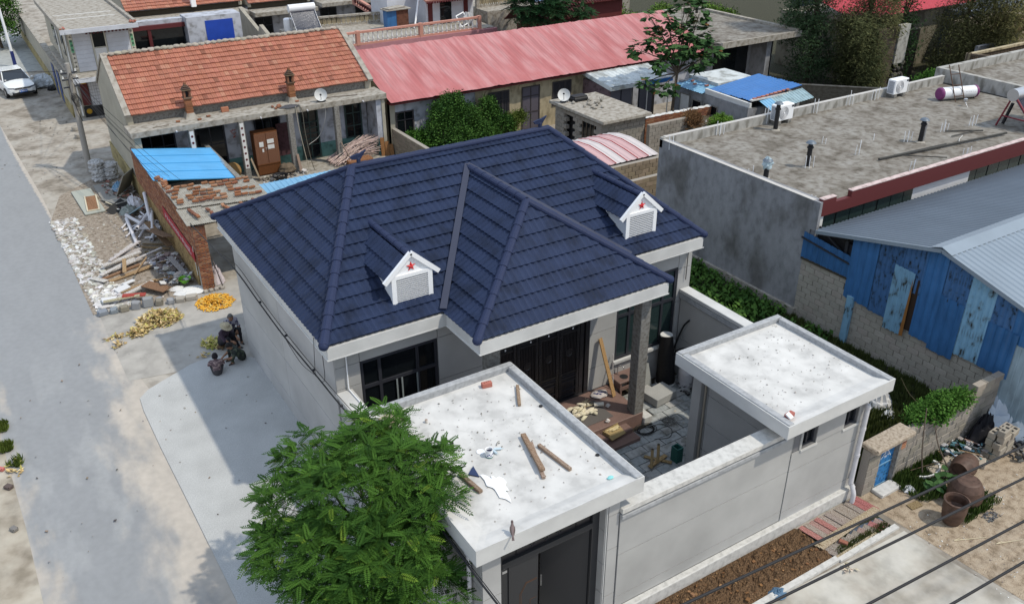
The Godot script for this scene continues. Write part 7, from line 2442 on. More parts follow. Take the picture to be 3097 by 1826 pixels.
func rubbish()->void:
	var rb:=MB.new()
	var strip:=func()->Vector3:
		var f:=pow(rng.randf(),0.8)
		var z:=lerpf(-30.6,-40.4,f)
		var x0:=lerpf(1.95,1.62,f)
		return V(x0+pow(rng.randf(),1.5)*lerpf(0.9,1.0,f),0.012,z)
	chips(rb,1500,strip,0.06,0.26,[k3(0.48,0.46,0.42),k3(0.40,0.38,0.34),k3(0.58,0.57,0.55),k3(0.33,0.29,0.24),k3(0.66,0.66,0.65)],0.22)
	chips(rb,700,func():return V(rr(1.9,5.3),0.012,rr(-41,-30.4)),0.03,0.12,[k3(0.40,0.36,0.30),k3(0.30,0.25,0.19),k3(0.55,0.53,0.5)],0.3)
	chips(rb,260,func():return V(rr(2.0,3.2),0.02,rr(-32.5,-30.6)),0.10,0.36,[k3(0.66,0.66,0.65),k3(0.60,0.58,0.55),k3(0.48,0.46,0.43)],0.15)
	solo("rubble",rb,M.vc,"strip of pale broken plaster and tile rubble along the road edge","rubble",V(2.2,0,-35),"","stuff")
	var ks:=[[2.05,0.34,0.20,0],[2.42,0.26,0.20,0],[2.75,0.30,0.22,1],[3.15,0.30,0.30,2],[3.55,0.36,0.36,2],[3.62,0.28,0.30,1],[3.9,0.26,0.24,1],[3.95,0.22,0.2,2],[4.28,0.26,0.2,2],[4.6,0.34,0.2,3],[4.98,0.42,0.2,3]]
	var kc:=[k3(0.25,0.28,0.31),k3(0.26,0.24,0.19),k3(0.31,0.32,0.33),k3(0.42,0.39,0.35)]
	var kn:=["squared blue grey stone at the road end of the stone row","blue grey squared stone, second in the stone row","brownish squared stone, third in the stone row","pale grey tilted stone behind the squared ones","large dark grey stone in the middle of the row","brown grey stone propped behind the large one","small tan stone right of the large grey one","smaller light stone in the middle of the row","light stone left of the two long slabs","long pale slab of the stone row","longest pale slab next to the corn cobs"]
	for i in ks.size():
		var q:Array=ks[i]
		var z:=-30.38+0.05*i+(0.25 if i in [5,7] else 0.0)*-1.0
		var s:=MB.new(); s.col=jit(kc[q[3]],0.08)
		s.cbox(V(q[0],q[2]*0.48,z),V(q[1],q[2],0.24),0.035,Basis.from_euler(V(rr(-0.1,0.1),rr(-0.35,0.2),rr(-0.12,0.12))))
		solo("kerb_stone",s,M.block,kn[i],"stone",V(q[0],0,z),"rough stones along the rubbish")
	var pipes:=[[4.28,-35.6,4.45,-38.6,0.12,0.14],[4.5,-38.7,5.3,-35.6,0.26,0.30],[4.55,-36.7,5.45,-38.3,0.40,0.45],[5.05,-36.2,5.4,-37.9,0.42,0.5],[5.2,-37.3,5.42,-38.9,0.35,1.0],[4.6,-37.2,5.4,-36.6,0.2,0.25],[4.9,-35.9,5.4,-37.0,0.12,0.2],[5.0,-38.5,5.42,-37.2,0.15,0.3],[4.3,-37.2,4.9,-38.0,0.08,0.12],[4.15,-37.6,4.8,-37.9,0.06,0.1],[4.1,-36.9,4.7,-37.6,0.06,0.12],[4.5,-36.4,5.1,-37.6,0.1,0.15],[4.8,-37.4,5.3,-38.4,0.5,0.3],[4.75,-36.2,5.35,-36.0,0.10,0.14],[4.1,-37.9,4.5,-38.5,0.06,0.08],[5.1,-38.8,5.4,-36.9,0.25,0.2]]
	for i in pipes.size():
		var q:Array=pipes[i]
		var m:=MB.new()
		var a:=V(q[0],q[4],q[1]); var b:=V(q[2],q[5],q[3])
		var r:=0.075 if i<8 else 0.04
		m.tube([a,b],r,-1,10,false)
		var d:=(b-a).normalized()
		var x:=d.cross(Vector3.UP).normalized()
		var B:=Basis(x,d,x.cross(d))
		for e in [a,b]:m.lathe(e,[Vector2(r*0.85,-0.05),Vector2(r*1.12,-0.05),Vector2(r*1.12,0.05),Vector2(r*0.85,0.05),Vector2(r*0.85,-0.05)],10,B)
		for e in [a+d*0.06,b-d*0.06]:
			m.col=k3(0.05,0.05,0.05); m.lathe(e,[Vector2(r*0.9,0.0),Vector2(0,0.001)],10,B); m.lathe(e,[Vector2(0,-0.001),Vector2(r*0.9,0.0)],10,B); m.col=Color.WHITE
		solo("plastic_pipe",m,M.pvc,"grey white plastic drain pipe in the heap by the red banner" if i>=5 else ["thick grey pipe pointing towards the road, nearest the camera in the heap","long thick pipe lying flat across the middle of the heap","thick pipe crossing on top of the pipe heap","thick pipe lying just below the crossing one","pipe standing steeply against the wall behind the heap"][i],"pipe",V((q[0]+q[2])/2,0,(q[1]+q[3])/2),"plastic pipes in the heap")
	var W:=k3(0.66,0.66,0.66); var Bn:=k3(0.34,0.21,0.13); var Tn:=k3(0.46,0.33,0.19)
	var pk:=[[2.65,-33.6,4.1,-34.1,0.2,0.06,W,0.10],[2.5,-33.35,3.9,-34.3,0.16,0.05,W,0.16],[2.7,-34.1,4.2,-34.5,0.22,0.07,W,0.20],[3.1,-34.7,4.3,-35.0,0.18,0.08,W,0.14],[3.0,-34.2,4.35,-35.3,0.14,0.05,W,0.30],[3.2,-34.5,4.1,-35.4,0.16,0.05,W,0.24],[3.3,-35.2,4.2,-34.9,0.12,0.08,W,0.07],[3.9,-34.0,5.0,-34.4,0.10,0.05,W,0.22],[4.0,-33.6,5.0,-33.9,0.10,0.06,W,0.12],
		[2.4,-33.2,4.0,-33.8,0.14,0.06,Bn,0.05],[2.7,-32.9,4.3,-33.3,0.2,0.05,Tn,0.05],[3.3,-32.9,3.5,-34.0,0.14,0.03,Tn,0.28],[3.6,-32.6,4.3,-33.9,0.06,0.04,Tn,0.25],[3.7,-33.1,4.9,-33.4,0.10,0.05,Tn,0.08],
		[2.7,-31.1,4.05,-31.7,0.18,0.07,W,0.14],[2.9,-31.6,4.2,-31.9,0.08,0.04,Tn,0.10],[3.3,-31.9,4.8,-32.0,0.10,0.05,Tn,0.06],[4.3,-31.6,5.0,-31.9,0.06,0.05,Tn,0.12],[2.2,-33.5,2.6,-32.8,0.22,0.03,W,0.08],[2.2,-31.0,3.4,-30.75,0.14,0.04,k3(0.55,0.53,0.38),0.20],[4.4,-35.4,5.3,-34.6,0.06,0.05,k3(0.27,0.20,0.11),0.10],[4.4,-35.2,5.3,-34.4,0.06,0.05,k3(0.30,0.22,0.12),0.14],[4.5,-35.7,5.35,-35.0,0.07,0.05,k3(0.25,0.18,0.10),0.08],[4.4,-34.9,5.2,-34.2,0.05,0.05,k3(0.30,0.24,0.13),0.06]]
	for i in pk.size():
		var q:Array=pk[i]
		var lbl:="white painted plank in the heap of old boards" if q[6]==W else ("thin brown pole in the bundle behind the white planks" if i>=20 else "bare brown board among the heap of old planks")
		if i==14:lbl="long white beam lying in front beside the red board"
		if i==18:lbl="short white board at the road end of the plank heap"
		if i==19:lbl="pale yellow board lying along the row of stones"
		if i==11:lbl="short tan board lying across the white planks"
		plank("plank",V(q[0],q[7],q[1]),V(q[2],q[7]+rr(0.0,0.10),q[3]),q[4],q[5],q[6],lbl,"plank","old boards in the rubbish")
	plank("red_board",V(2.85,0.26,-31.0),V(3.6,0.22,-30.75),0.26,0.03,k3(0.42,0.075,0.06),"red painted board lying near the stone row","board")
	plank("brown_board",V(3.75,0.26,-31.55),V(4.35,0.20,-30.75),0.46,0.03,k3(0.30,0.18,0.11),"square brown board tilted on the rubbish near the stones","board")
	plank("brown_board",V(5.0,0.55,-35.75),V(5.35,0.75,-34.2),0.55,0.03,k3(0.30,0.21,0.14),"broad brown board leaning on the heap below the banner","board","",null,-0.3)
	plank("brown_board",V(5.0,0.5,-36.9),V(5.3,0.35,-34.3),0.26,0.03,k3(0.27,0.18,0.11),"long narrow brown board beside the broad one below the banner","board")
	plank("steel_profile",V(5.0,0.45,-33.0),V(5.3,0.15,-31.2),0.20,0.05,k3(0.33,0.34,0.35),"grey metal profile slanting down towards the green basin","metal profile")
	for q in [[2.42,-31.2,0.5,0.4,k3(0.68,0.69,0.70),"square white board piece at the road end of the white beam"],[3.0,-31.9,0.5,0.35,k3(0.66,0.66,0.66),"crumpled white sheet piece behind the white beam"],[3.3,-32.3,0.45,0.2,k3(0.66,0.66,0.66),"small white board piece above the white beam"],[2.2,-30.75,0.4,0.3,k3(0.60,0.58,0.55),"white tile fragment beside the road at the row of stones"]]:
		var m:=MB.new(); m.col=q[4]; m.cbox(V(q[0],0.12,q[1]),V(q[2],0.05,q[3]),0.01,Basis.from_euler(V(rr(-0.2,0.2),rr(0,1),rr(-0.2,0.2))))
		solo("white_board",m,M.vc,q[5],"board",V(q[0],0,q[1]))
	var hp:=MB.new()
	for i in 34:
		hp.col=jit([k3(0.25,0.25,0.26),k3(0.20,0.16,0.14),k3(0.36,0.38,0.40),k3(0.16,0.12,0.13),k3(0.40,0.37,0.34)][i % 5],0.25)
		hp.blob(V(rr(4.55,5.35),rr(0.03,0.22),rr(-34.0,-31.4)),V(rr(0.08,0.24),rr(0.04,0.12),rr(0.08,0.22)),0.5,i,5,Basis(Vector3.UP,rr(0,3)))
	chips(hp,160,func():return V(rr(4.3,5.4),rr(0.05,0.3),rr(-34.0,-31.0)),0.06,0.24,[k3(0.42,0.42,0.43),k3(0.22,0.17,0.15),k3(0.58,0.57,0.57),k3(0.16,0.17,0.2)],0.2)
	solo("debris",hp,M.vc,"heap of grey rags, foil and scraps at the foot of the rendered wall","debris",V(4.9,0,-32.6),"","stuff")
	var gm:=MB.new()
	gm.col=k3(0.14,0.38,0.03)
	gm.lathe(V(5.08,0.12,-31.15),[Vector2(0.12,0.0),Vector2(0.20,0.12),Vector2(0.235,0.17),Vector2(0.235,0.185),Vector2(0.19,0.14),Vector2(0.11,0.02),Vector2(0,0.015)],18)
	solo("plastic_basin",gm,M.vcgloss,"bright green plastic basin at the foot of the brick pillar","basin",V(5.08,0.1,-31.15))
	cloth("white_sheet","crumpled white sheet lying beside the brick pillar",V(5.1,0.06,-30.55),0.55,0.36,0.10,k3(0.66,0.66,0.65),3)
	cloth("white_sheet","small white plastic sheet left of the green basin",V(4.72,0.08,-31.0),0.25,0.2,0.08,k3(0.62,0.62,0.62),4)
	plank("old_door",V(3.35,0.06,-43.6),V(3.45,0.06,-40.3),0.85,0.06,k3(0.40,0.43,0.38),"pale green grey door panel lying flat at the road side","door panel","",M.vc)
	var fr:=thing("door_frame_board","brown board with cream frame lying on the pale green door","board",V(3.45,0.09,-41.3))
	var f1:=MB.new(); f1.col=k3(0.36,0.20,0.11); f1.box(V(3.5,0.105,-41.5),V(0.44,0.02,1.9),Basis(Vector3.UP,-0.09))
	part("board",f1,fr,M.wood)
	for q in [[-0.24,0,0.06,2.0],[0.24,0,0.06,2.0],[0,0.97,0.42,0.06]]:
		var g:=MB.new(); g.col=k3(0.62,0.56,0.42)
		g.t=Transform3D(Basis(Vector3.UP,-0.09),V(3.5,0.12,-41.5)); g.box(V(q[0],0,q[1]),V(q[2],0.04,q[3]))
		part("frame_strip",g,fr,M.vc)
	plank("grey_board",V(4.25,0.05,-44.0),V(4.3,0.05,-41.8),0.62,0.03,k3(0.31,0.30,0.28),"grey board lying flat between door panel and sacks","board","",M.vc)
	plank("grey_board",V(4.2,0.07,-41.9),V(4.65,0.30,-40.3),0.6,0.03,k3(0.29,0.28,0.25),"grey board with cream corner strip propped up by rubbish","board","",M.vc)
	plank("cream_strip",V(4.05,0.14,-41.2),V(4.25,0.18,-40.6),0.08,0.03,k3(0.60,0.54,0.40),"short cream strip on the propped grey board","strip","",M.vc)
	plank("leaning_board",V(5.0,0.1,-42.3),V(5.45,1.15,-42.0),1.6,0.04,k3(0.36,0.35,0.29),"large beige board leaning on the ochre wall base","board","",M.vc)
	plank("leaning_board",V(4.72,0.06,-39.4),V(5.35,0.55,-38.9),0.6,0.03,k3(0.24,0.33,0.38),"board with pale blue panel leaning behind the pipes","board","",M.vc)
	plank("dark_board",V(4.0,0.05,-39.9),V(4.75,0.3,-40.4),0.5,0.03,k3(0.03,0.028,0.03),"black board tilted under the grey one","board","",M.vc,0.5)
	cloth("white_bag","crumpled white plastic bags at the wall by the leaning board",V(5.1,0.35,-40.4),0.4,0.45,0.5,k3(0.60,0.60,0.63),7)
	cloth("grey_bag","dull green grey plastic rubbish bag by the pipe heap",V(4.75,0.2,-39.7),0.42,0.4,0.35,k3(0.24,0.27,0.25),8)
	cloth("blue_bag","blue and white plastic bag between sacks and leaning board",V(4.95,0.2,-43.0),0.3,0.5,0.35,k3(0.14,0.26,0.38),9)
	var sc:=MB.new()
	chips(sc,300,func():return V(rr(4.3,5.5),rr(0.02,0.18),rr(-44.2,-38.8)),0.05,0.22,[k3(0.20,0.17,0.14),k3(0.38,0.35,0.32),k3(0.28,0.12,0.09),k3(0.5,0.49,0.48)],0.25)
	solo("debris",sc,M.vc,"scraps and stones strewn along the ochre wall base","debris",V(4.9,0,-41.5),"","stuff")
	cloth("white_sack","white and pink sacks propped in the gap right of the brick pillar",V(6.15,0.4,-30.75),0.26,0.28,0.75,k3(0.56,0.50,0.52),12)
	plank("bamboo_pole",V(6.2,0.02,-30.1),V(5.98,1.5,-30.45),0.03,0.03,k3(0.12,0.11,0.10),"thin dark pole leaning at the shed opening by the pillar","pole")
	plank("white_pole",V(5.98,0.02,-30.3),V(5.98,0.6,-30.4),0.05,0.05,k3(0.56,0.54,0.52),"short white pole leaning on the brick pillar","pole")
	for i in 4:
		var s:=MB.new(); s.col=jit(k3(0.42,0.38,0.33),0.1); s.cbox(V(5.55+i*0.2,0.06,-30.12),V(0.18,0.12,0.14),0.03,Basis(Vector3.UP,rr(-0.3,0.3)))
		solo("stone",s,M.block,"small pale stone in the short row at the brick pillar's foot","stone",V(5.55+i*0.2,0,-30.12),"stones at the pillar foot")
func cloth(nm:String,label:String,c:Vector3,rx:float,rz:float,h:float,col:Color,sd:int)->void:
	var m:=MB.new(); m.col=col
	var n:=FastNoiseLite.new(); n.seed=sd; n.frequency=2.6; n.fractal_octaves=3; n.fractal_type=FastNoiseLite.FRACTAL_RIDGED
	var k:=18
	var P:=func(i:int,j:int)->Vector3:
		var a:=TAU*(j % k)/k
		var f:=float(i)/9.0
		var q:=1.0+0.35*n.get_noise_2d(cos(a)*0.6,sin(a)*0.6)
		var x:=cos(a)*f*rx*q; var z:=sin(a)*f*rz*q
		return c+V(x,-c.y+0.012+h*(1-f*f)*(0.65+0.5*n.get_noise_2d(x*1.5/rx*0.5,z*1.5/rz*0.5))+0.015,z)
	for i in 9:
		for j in k:
			m.quad(P.call(i,j+1),P.call(i,j),P.call(i+1,j),P.call(i+1,j+1))
	solo(nm,m,M.vcflat,label,"plastic sheet" if "sheet" in nm else "bag",V(c.x,0,c.z))
func corn()->void:
	var cm:=MB.new()
	cm.lathe(Vector3.ZERO,[Vector2(0.0,-0.095),Vector2(0.016,-0.09),Vector2(0.024,-0.05),Vector2(0.025,0.0),Vector2(0.021,0.05),Vector2(0.011,0.09),Vector2(0.0,0.098)],7)
	var me:=cm.mesh()
	var ms:=[]
	for i in 4:ms.append(mat("corn"+str(i),[k3(0.72,0.36,0.025),k3(0.78,0.43,0.05),k3(0.62,0.28,0.02),k3(0.75,0.50,0.12)][i],0.6,"speck",V(9,9,9)))
	for i in 280:
		var a:=rr(0,TAU)
		var f:=sqrt(rng.randf())
		var p:=V(5.62+cos(a)*f*0.66,0.0,-29.15+sin(a)*f*0.66)
		var y:=0.035+maxf(0,1-f)*0.16*rng.randf()+0.03*float(i % 3==0)*(1-f)
		var o:=MeshInstance3D.new()
		o.name="corn_cob"; o.mesh=me; o.material_override=ms[rng.randi()% 4]
		add_child(o,true)
		var d:=rr(0,TAU)
		var up:=V(cos(d),rr(-0.25,0.25),sin(d)).normalized()
		var x:=up.cross(Vector3.UP).normalized()
		o.transform=Transform3D(Basis(x,up,x.cross(up)),V(p.x,y,p.z))
		tag(o,"yellow corn cob in the pile drying on the concrete yard","corn cob","corn cobs in the pile")
	var h1:=thing("corn_husks","large heap of dry corn husks on the yard left of the cobs","husks",V(3.5,0,-28.8))
	h1.set_meta("kind","stuff")
	husks(h1,750,V(3.65,0.01,-28.95),0.72,0.6,0.26)
	var h3:=thing("corn_husks","low trail of dry husks running out at the road end of the large heap","husks",V(2.8,0,-28.4))
	h3.set_meta("kind","stuff")
	husks(h3,160,V(2.85,0.01,-28.4),0.36,0.34,0.1); husks(h3,40,V(2.2,0.01,-28.5),0.5,0.15,0.04); husks(h3,26,V(2.1,0.01,-27.9),0.22,0.15,0.05)
	var h2:=thing("corn_husks","small yellow green husk heap beside the person in the hat","husks",V(4.7,0,-26.3))
	h2.set_meta("kind","stuff")
	husks(h2,150,V(4.72,0.02,-26.3),0.28,0.34,0.14,[k3(0.48,0.42,0.12),k3(0.56,0.48,0.2),k3(0.35,0.36,0.08)])
	var h4:=thing("corn_husks","single dry husk wisp lying near the seated child","husks",V(4.3,0.036,-25.65))
	h4.set_meta("kind","stuff")
	husks(h4,9,V(4.3,0.03,-25.7),0.12,0.12,0.05)
func rope(nm:String,label:String,pts:Array,r:float,col:Color,cat:="rope")->void:
	var m:=MB.new(); m.col=col
	m.tube(spl(pts,6),r,-1,6)
	solo(nm,m,M.vcflat,label,cat,pts[0])
func gate_roof_things()->void:
	var wd:=k3(0.33,0.235,0.165)
	plank("timber",V(8.05,3.80,-12.48),V(7.72,3.845,-11.25),0.11,0.07,wd,"broad timber lying on top of another on the gatehouse roof","timber")
	plank("timber",V(8.06,3.765,-12.2),V(7.66,3.765,-11.12),0.08,0.06,wd.lightened(0.12),"timber underneath the broad one on the gatehouse roof","timber")
	plank("timber",V(8.15,3.77,-12.04),V(8.25,3.77,-11.04),0.08,0.075,wd.lightened(0.08),"notched timber lying alone near the right parapet","timber")
	plank("timber",V(8.95,3.77,-14.12),V(8.58,3.77,-13.45),0.075,0.07,k3(0.36,0.27,0.20),"short timber at the back corner of the gatehouse roof","timber")
	plank("timber",V(6.33,3.77,-12.1),V(6.41,3.77,-11.42),0.09,0.07,wd.lightened(0.06),"timber half hidden by the tree's leaves on the gatehouse roof","timber")
	var b:=MB.new(); b.col=k3(0.44,0.16,0.12); b.cbox(V(8.36,3.80,-14.5),V(0.24,0.12,0.115),0.008,Basis(Vector3.UP,-0.2))
	for i in 3:b.col=k3(0.10,0.04,0.035); b.lathe(V(8.30+i*0.06,3.861,-14.5-i*0.012),[Vector2(0.014,0),Vector2(0,0.001)],8)
	solo("brick",b,M.vc,"red hollow brick lying by the gatehouse's back parapet","brick",V(8.36,3.74,-14.5))
	var c:=thing("paint_tin","small white paint tin with dark paint and blue print on the roof","paint tin",V(7.12,3.735,-12.3))
	var t:=MB.new(); t.lathe(V(7.12,3.735,-12.3),[Vector2(0.075,0),Vector2(0.075,0.17),Vector2(0.082,0.175),Vector2(0.082,0.185),Vector2(0.07,0.18),Vector2(0.068,0.13)],16)
	part("can",t,c,M.white)
	var l:=MB.new(); l.lathe(V(7.12,3.735,-12.3),[Vector2(0.0765,0.0),Vector2(0.0765,0.025)],16)
	part("green_band",l,c,mat("tealband",k3(0.02,0.16,0.16),0.5))
	var l2:=MB.new()
	for i in 5:l2.box(V(7.12+0.0765*sin(i*0.5-1),3.80+(i % 2)*0.03,-12.3+0.0765*cos(i*0.5-1)),V(0.03,0.02,0.003),Basis(Vector3.UP,i*0.5-1))
	part("print",l2,c,mat("printblue",k3(0.06,0.07,0.25),0.6))
	var pt:=MB.new(); pt.lathe(V(7.12,3.86,-12.3),[Vector2(0.069,0),Vector2(0,0.001)],14)
	part("paint",pt,c,mat("navypaint",k3(0.02,0.022,0.05),0.3))
	var ld:=MB.new(); ld.lathe(V(7.04,3.735,-12.52),[Vector2(0.085,0),Vector2(0.085,0.012),Vector2(0.07,0.012),Vector2(0.065,0.006),Vector2(0,0.006)],16)
	solo("tin_lid",ld,M.white,"round white lid lying left of the paint tin","lid",V(7.04,3.735,-12.52))
	for q in [[7.24,-12.5,7.28,-12.28,"pale blue sealant tube standing beside the paint tin"],[7.30,-12.42,7.44,-12.36,"pale sealant tube lying right of the paint tin"]]:
		var m:=MB.new(); m.col=k3(0.50,0.60,0.66); m.tube([V(q[0],3.765,q[1]),V(q[2],3.765,q[3])],0.028,-1,10); m.tube([V(q[2],3.765,q[3]),V(q[2],3.765,q[3])+(V(q[2],0,q[3])- V(q[0],0,q[1])).normalized()*0.06],0.01,0.005,6)
		solo("sealant_tube",m,M.vcgloss,q[4],"tube",V(q[0],3.735,q[1]))
	var ex:=MB.new(); ex.col=k3(0.25,0.24,0.22); ex.tube(spl([V(7.42,3.745,-12.52),V(7.5,3.745,-12.6),V(7.56,3.745,-12.62)],3),0.012,0.006,5)
	solo("strip",ex,M.vcflat,"small curved grey strip behind the sealant tubes","strip",V(7.48,3.735,-12.58))
	var tr:=MB.new(); tr.col=k3(0.03,0.045,0.11); tr.ext([V(6.47,3.74,-12.02),V(6.62,3.74,-11.84),V(6.66,3.77,-12.16)],V(0,0.02,0))
	solo("tile_offcut",tr,M.vcgloss,"dark blue triangular roof tile offcut at the leaves' edge","tile",V(6.58,3.735,-12))
	var te:=MB.new(); te.col=k3(0.25,0.58,0.58); te.blob(V(8.77,3.775,-10.42),V(0.07,0.03,0.045),0.4,2,6)
	solo("wrapper",te,M.vcflat,"crumpled turquoise wrapper near the roof's front right corner","wrapper",V(8.77,3.735,-10.42))
	var cb:=thing("cardboard_box","flat light brown cardboard box partly under the leaves","box",V(5.93,3.735,-14.5))
	var cbm:=MB.new(); cbm.col=k3(0.50,0.42,0.31); cbm.cbox(V(5.93,3.80,-14.45),V(0.44,0.10,0.34),0.008,Basis(Vector3.UP,0.25)); cbm.col=k3(0.42,0.34,0.24); cbm.box(V(5.8,3.86,-14.22),V(0.3,0.01,0.16),Basis.from_euler(V(0.5,0.25,0)))
	part("carton",cbm,cb,M.vc)
	var sm:=MB.new(); sm.col=k3(0.60,0.55,0.50); sm.tube([V(6.57,3.735,-14.03),V(6.57,3.80,-14.03)],0.035,-1,10); sm.col=k3(0.30,0.22,0.18); sm.tube([V(6.57,3.801,-14.03),V(6.57,3.803,-14.03)],0.03,-1,10)
	solo("paper_cup",sm,M.vcflat,"small pale cup alone on the roof behind the rope","cup",V(6.57,3.735,-14.03))
	rope("rope","long green grey rope running towards the leaves, crossing another",[V(5.80,3.80,-14.2),V(5.96,3.76,-14.13),V(5.98,3.745,-13.89),V(5.98,3.745,-13.56),V(6.02,3.76,-13.37),V(6.13,3.745,-13.19),V(6.25,3.745,-12.93)],0.011,k3(0.18,0.24,0.23))
	rope("rope","green grey rope ending in a bent hook on the roof",[V(5.72,3.80,-13.9),V(5.81,3.745,-13.6),V(6.01,3.745,-13.46),V(6.2,3.745,-13.32),V(6.36,3.745,-13.2),V(6.55,3.745,-13.12),V(6.52,3.745,-13.25)],0.010,k3(0.15,0.22,0.21))
	rope("rope","short dark cord curled beside the cardboard box",[V(6.12,3.82,-14.62),V(6.26,3.745,-14.46),V(6.27,3.745,-14.27),V(6.2,3.745,-14.2),V(6.13,3.745,-14.26)],0.009,k3(0.14,0.16,0.15))
	rope("black_strap","small black curled strap next to the hooked rope",[V(6.62,3.75,-13.27),V(6.66,3.75,-13.15),V(6.70,3.75,-13.08),V(6.62,3.75,-13.06)],0.02,k3(0.015,0.015,0.018),"strap")
	var fy:=MB.new(); fy.col=k3(0.35,0.43,0.45)
	for i in 14:fy.tube([V(6.25,3.75,-12.93),V(6.33+rr(-0.05,0.05),3.745+rr(0,0.02),-12.85+rr(-0.05,0.05))],0.006,0.003,4)
	solo("rope_end",fy,M.vcflat,"frayed pale end of the long rope","rope",V(6.27,3.735,-12.9))
	var pp:=MB.new()
	var pts:=[]
	for i in 26:
		var a:=TAU*i/26
		var r:=1.0+0.28*sin(a*3+1)+0.16*sin(a*7)+0.08*sin(a*11+2)
		pts.append(V(6.78+cos(a)*0.16*r,3.75,-11.42-sin(a)*0.40*r))
	pp.ext(pts,V(0,0.006,0))
	solo("paint_spill",pp,M.white,"dried white paint spill on the gatehouse roof","paint spill",V(6.78,3.745,-11.4))
	var d:=thing("dove","brown grey dove perched on the front edge of the gatehouse roof","dove",V(6.27,3.875,-10.05))
	var bm:=MB.new()
	bm.t=Transform3D(Basis(Vector3.UP,-0.5),V(6.27,3.90,-10.06))
	var dv:=func(pts2:Array,r:Array)->void:
		for i in pts2.size()- 1:bm.tube([pts2[i],pts2[i+1]],r[i],r[i+1],9)
	bm.col=k3(0.16,0.12,0.115)
	var prof:=[[V(0,0.15,-0.115),0.012],[V(0,0.155,-0.105),0.021],[V(0,0.15,-0.088),0.024],[V(0,0.125,-0.072),0.021],[V(0,0.10,-0.055),0.032],[V(0,0.075,-0.02),0.045],[V(0,0.055,0.03),0.042],[V(0,0.035,0.08),0.026],[V(0,0.025,0.11),0.018],[V(0,0.01,0.19),0.016]]
	for i in prof.size()- 1:bm.tube([prof[i][0],prof[i+1][0]],prof[i][1],prof[i+1][1],10,i==0 or i==prof.size()- 2)
	part("body",bm,d,M.vcflat)
	for s in [-1.0,1.0]:
		var w:=MB.new(); w.t=bm.t; w.col=k3(0.12,0.095,0.09)
		w.ext([V(s*0.040,0.10,-0.03),V(s*0.046,0.05,0.02),V(s*0.02,0.03,0.13),V(s*0.03,0.085,0.05)] if s<0 else [V(s*0.03,0.085,0.05),V(s*0.02,0.03,0.13),V(s*0.046,0.05,0.02),V(s*0.040,0.10,-0.03)],V(s*0.007,0.003,0))
		part("wing",w,d,M.vcflat)
		var lg:=MB.new(); lg.t=bm.t; lg.col=k3(0.30,0.09,0.08)
		lg.tube([V(s*0.018,0.04,0.0),V(s*0.018,-0.02,-0.005)],0.005,-1,5)
		for k in 3:lg.tube([V(s*0.018,-0.018,-0.005),V(s*0.018+(k-1)*0.015,-0.022,-0.035)],0.004,0.002,4)
		part("leg",lg,d,M.vcflat)
	var tl:=MB.new(); tl.t=bm.t; tl.col=k3(0.13,0.10,0.095); tl.ext([V(-0.016,0.022,0.10),V(-0.024,-0.005,0.22),V(0.024,-0.005,0.22),V(0.016,0.022,0.10)],V(0,0.008,0.002))
	part("tail",tl,d,M.vcflat)
	var bk:=MB.new(); bk.t=bm.t; bk.col=k3(0.05,0.045,0.045); bk.tube([V(0,0.15,-0.12),V(0,0.142,-0.142)],0.006,0.001,6); bk.blob(V(0.019,0.158,-0.107),V(0.004,0.004,0.004),0,1,3); bk.blob(V(-0.019,0.158,-0.107),V(0.004,0.004,0.004),0,1,3)
	part("beak_and_eyes",bk,d,M.vcflat)
	var wb:=MB.new(); wb.col=k3(0.40,0.14,0.11); wb.cbox(V(13.36,3.74,-10.02),V(0.24,0.11,0.12),0.008,Basis(Vector3.UP,0.15))
	solo("brick",wb,M.vc,"red brick at the front corner of the wing's roof","brick",V(13.36,3.69,-10.02))
	var wc:=MB.new(); wc.cbox(V(13.27,3.80,-9.95),V(0.10,0.05,0.15),0.006,Basis.from_euler(V(0.5,0.2,0.3)))
	solo("white_carton",wc,M.white,"small white carton leaning on the brick of the wing's roof","carton",V(13.27,3.70,-9.95))
	var lt:=MB.new()
	chips(lt,260,func():return V(rr(5.7,9.0),3.742,rr(-14.6,-10.6)),0.012,0.045,[k3(0.30,0.27,0.23),k3(0.20,0.18,0.16),k3(0.42,0.38,0.33)],0.25)
	chips(lt,180,func():return V(rr(13.3,16.3),3.622,rr(-13.1,-10.2)),0.012,0.04,[k3(0.36,0.33,0.29),k3(0.28,0.26,0.24)],0.25)
	solo("litter",lt,M.vc,"tiny crumbs of mortar and leaf on the new flat roofs","litter",V(7,3.735,-12),"","stuff")
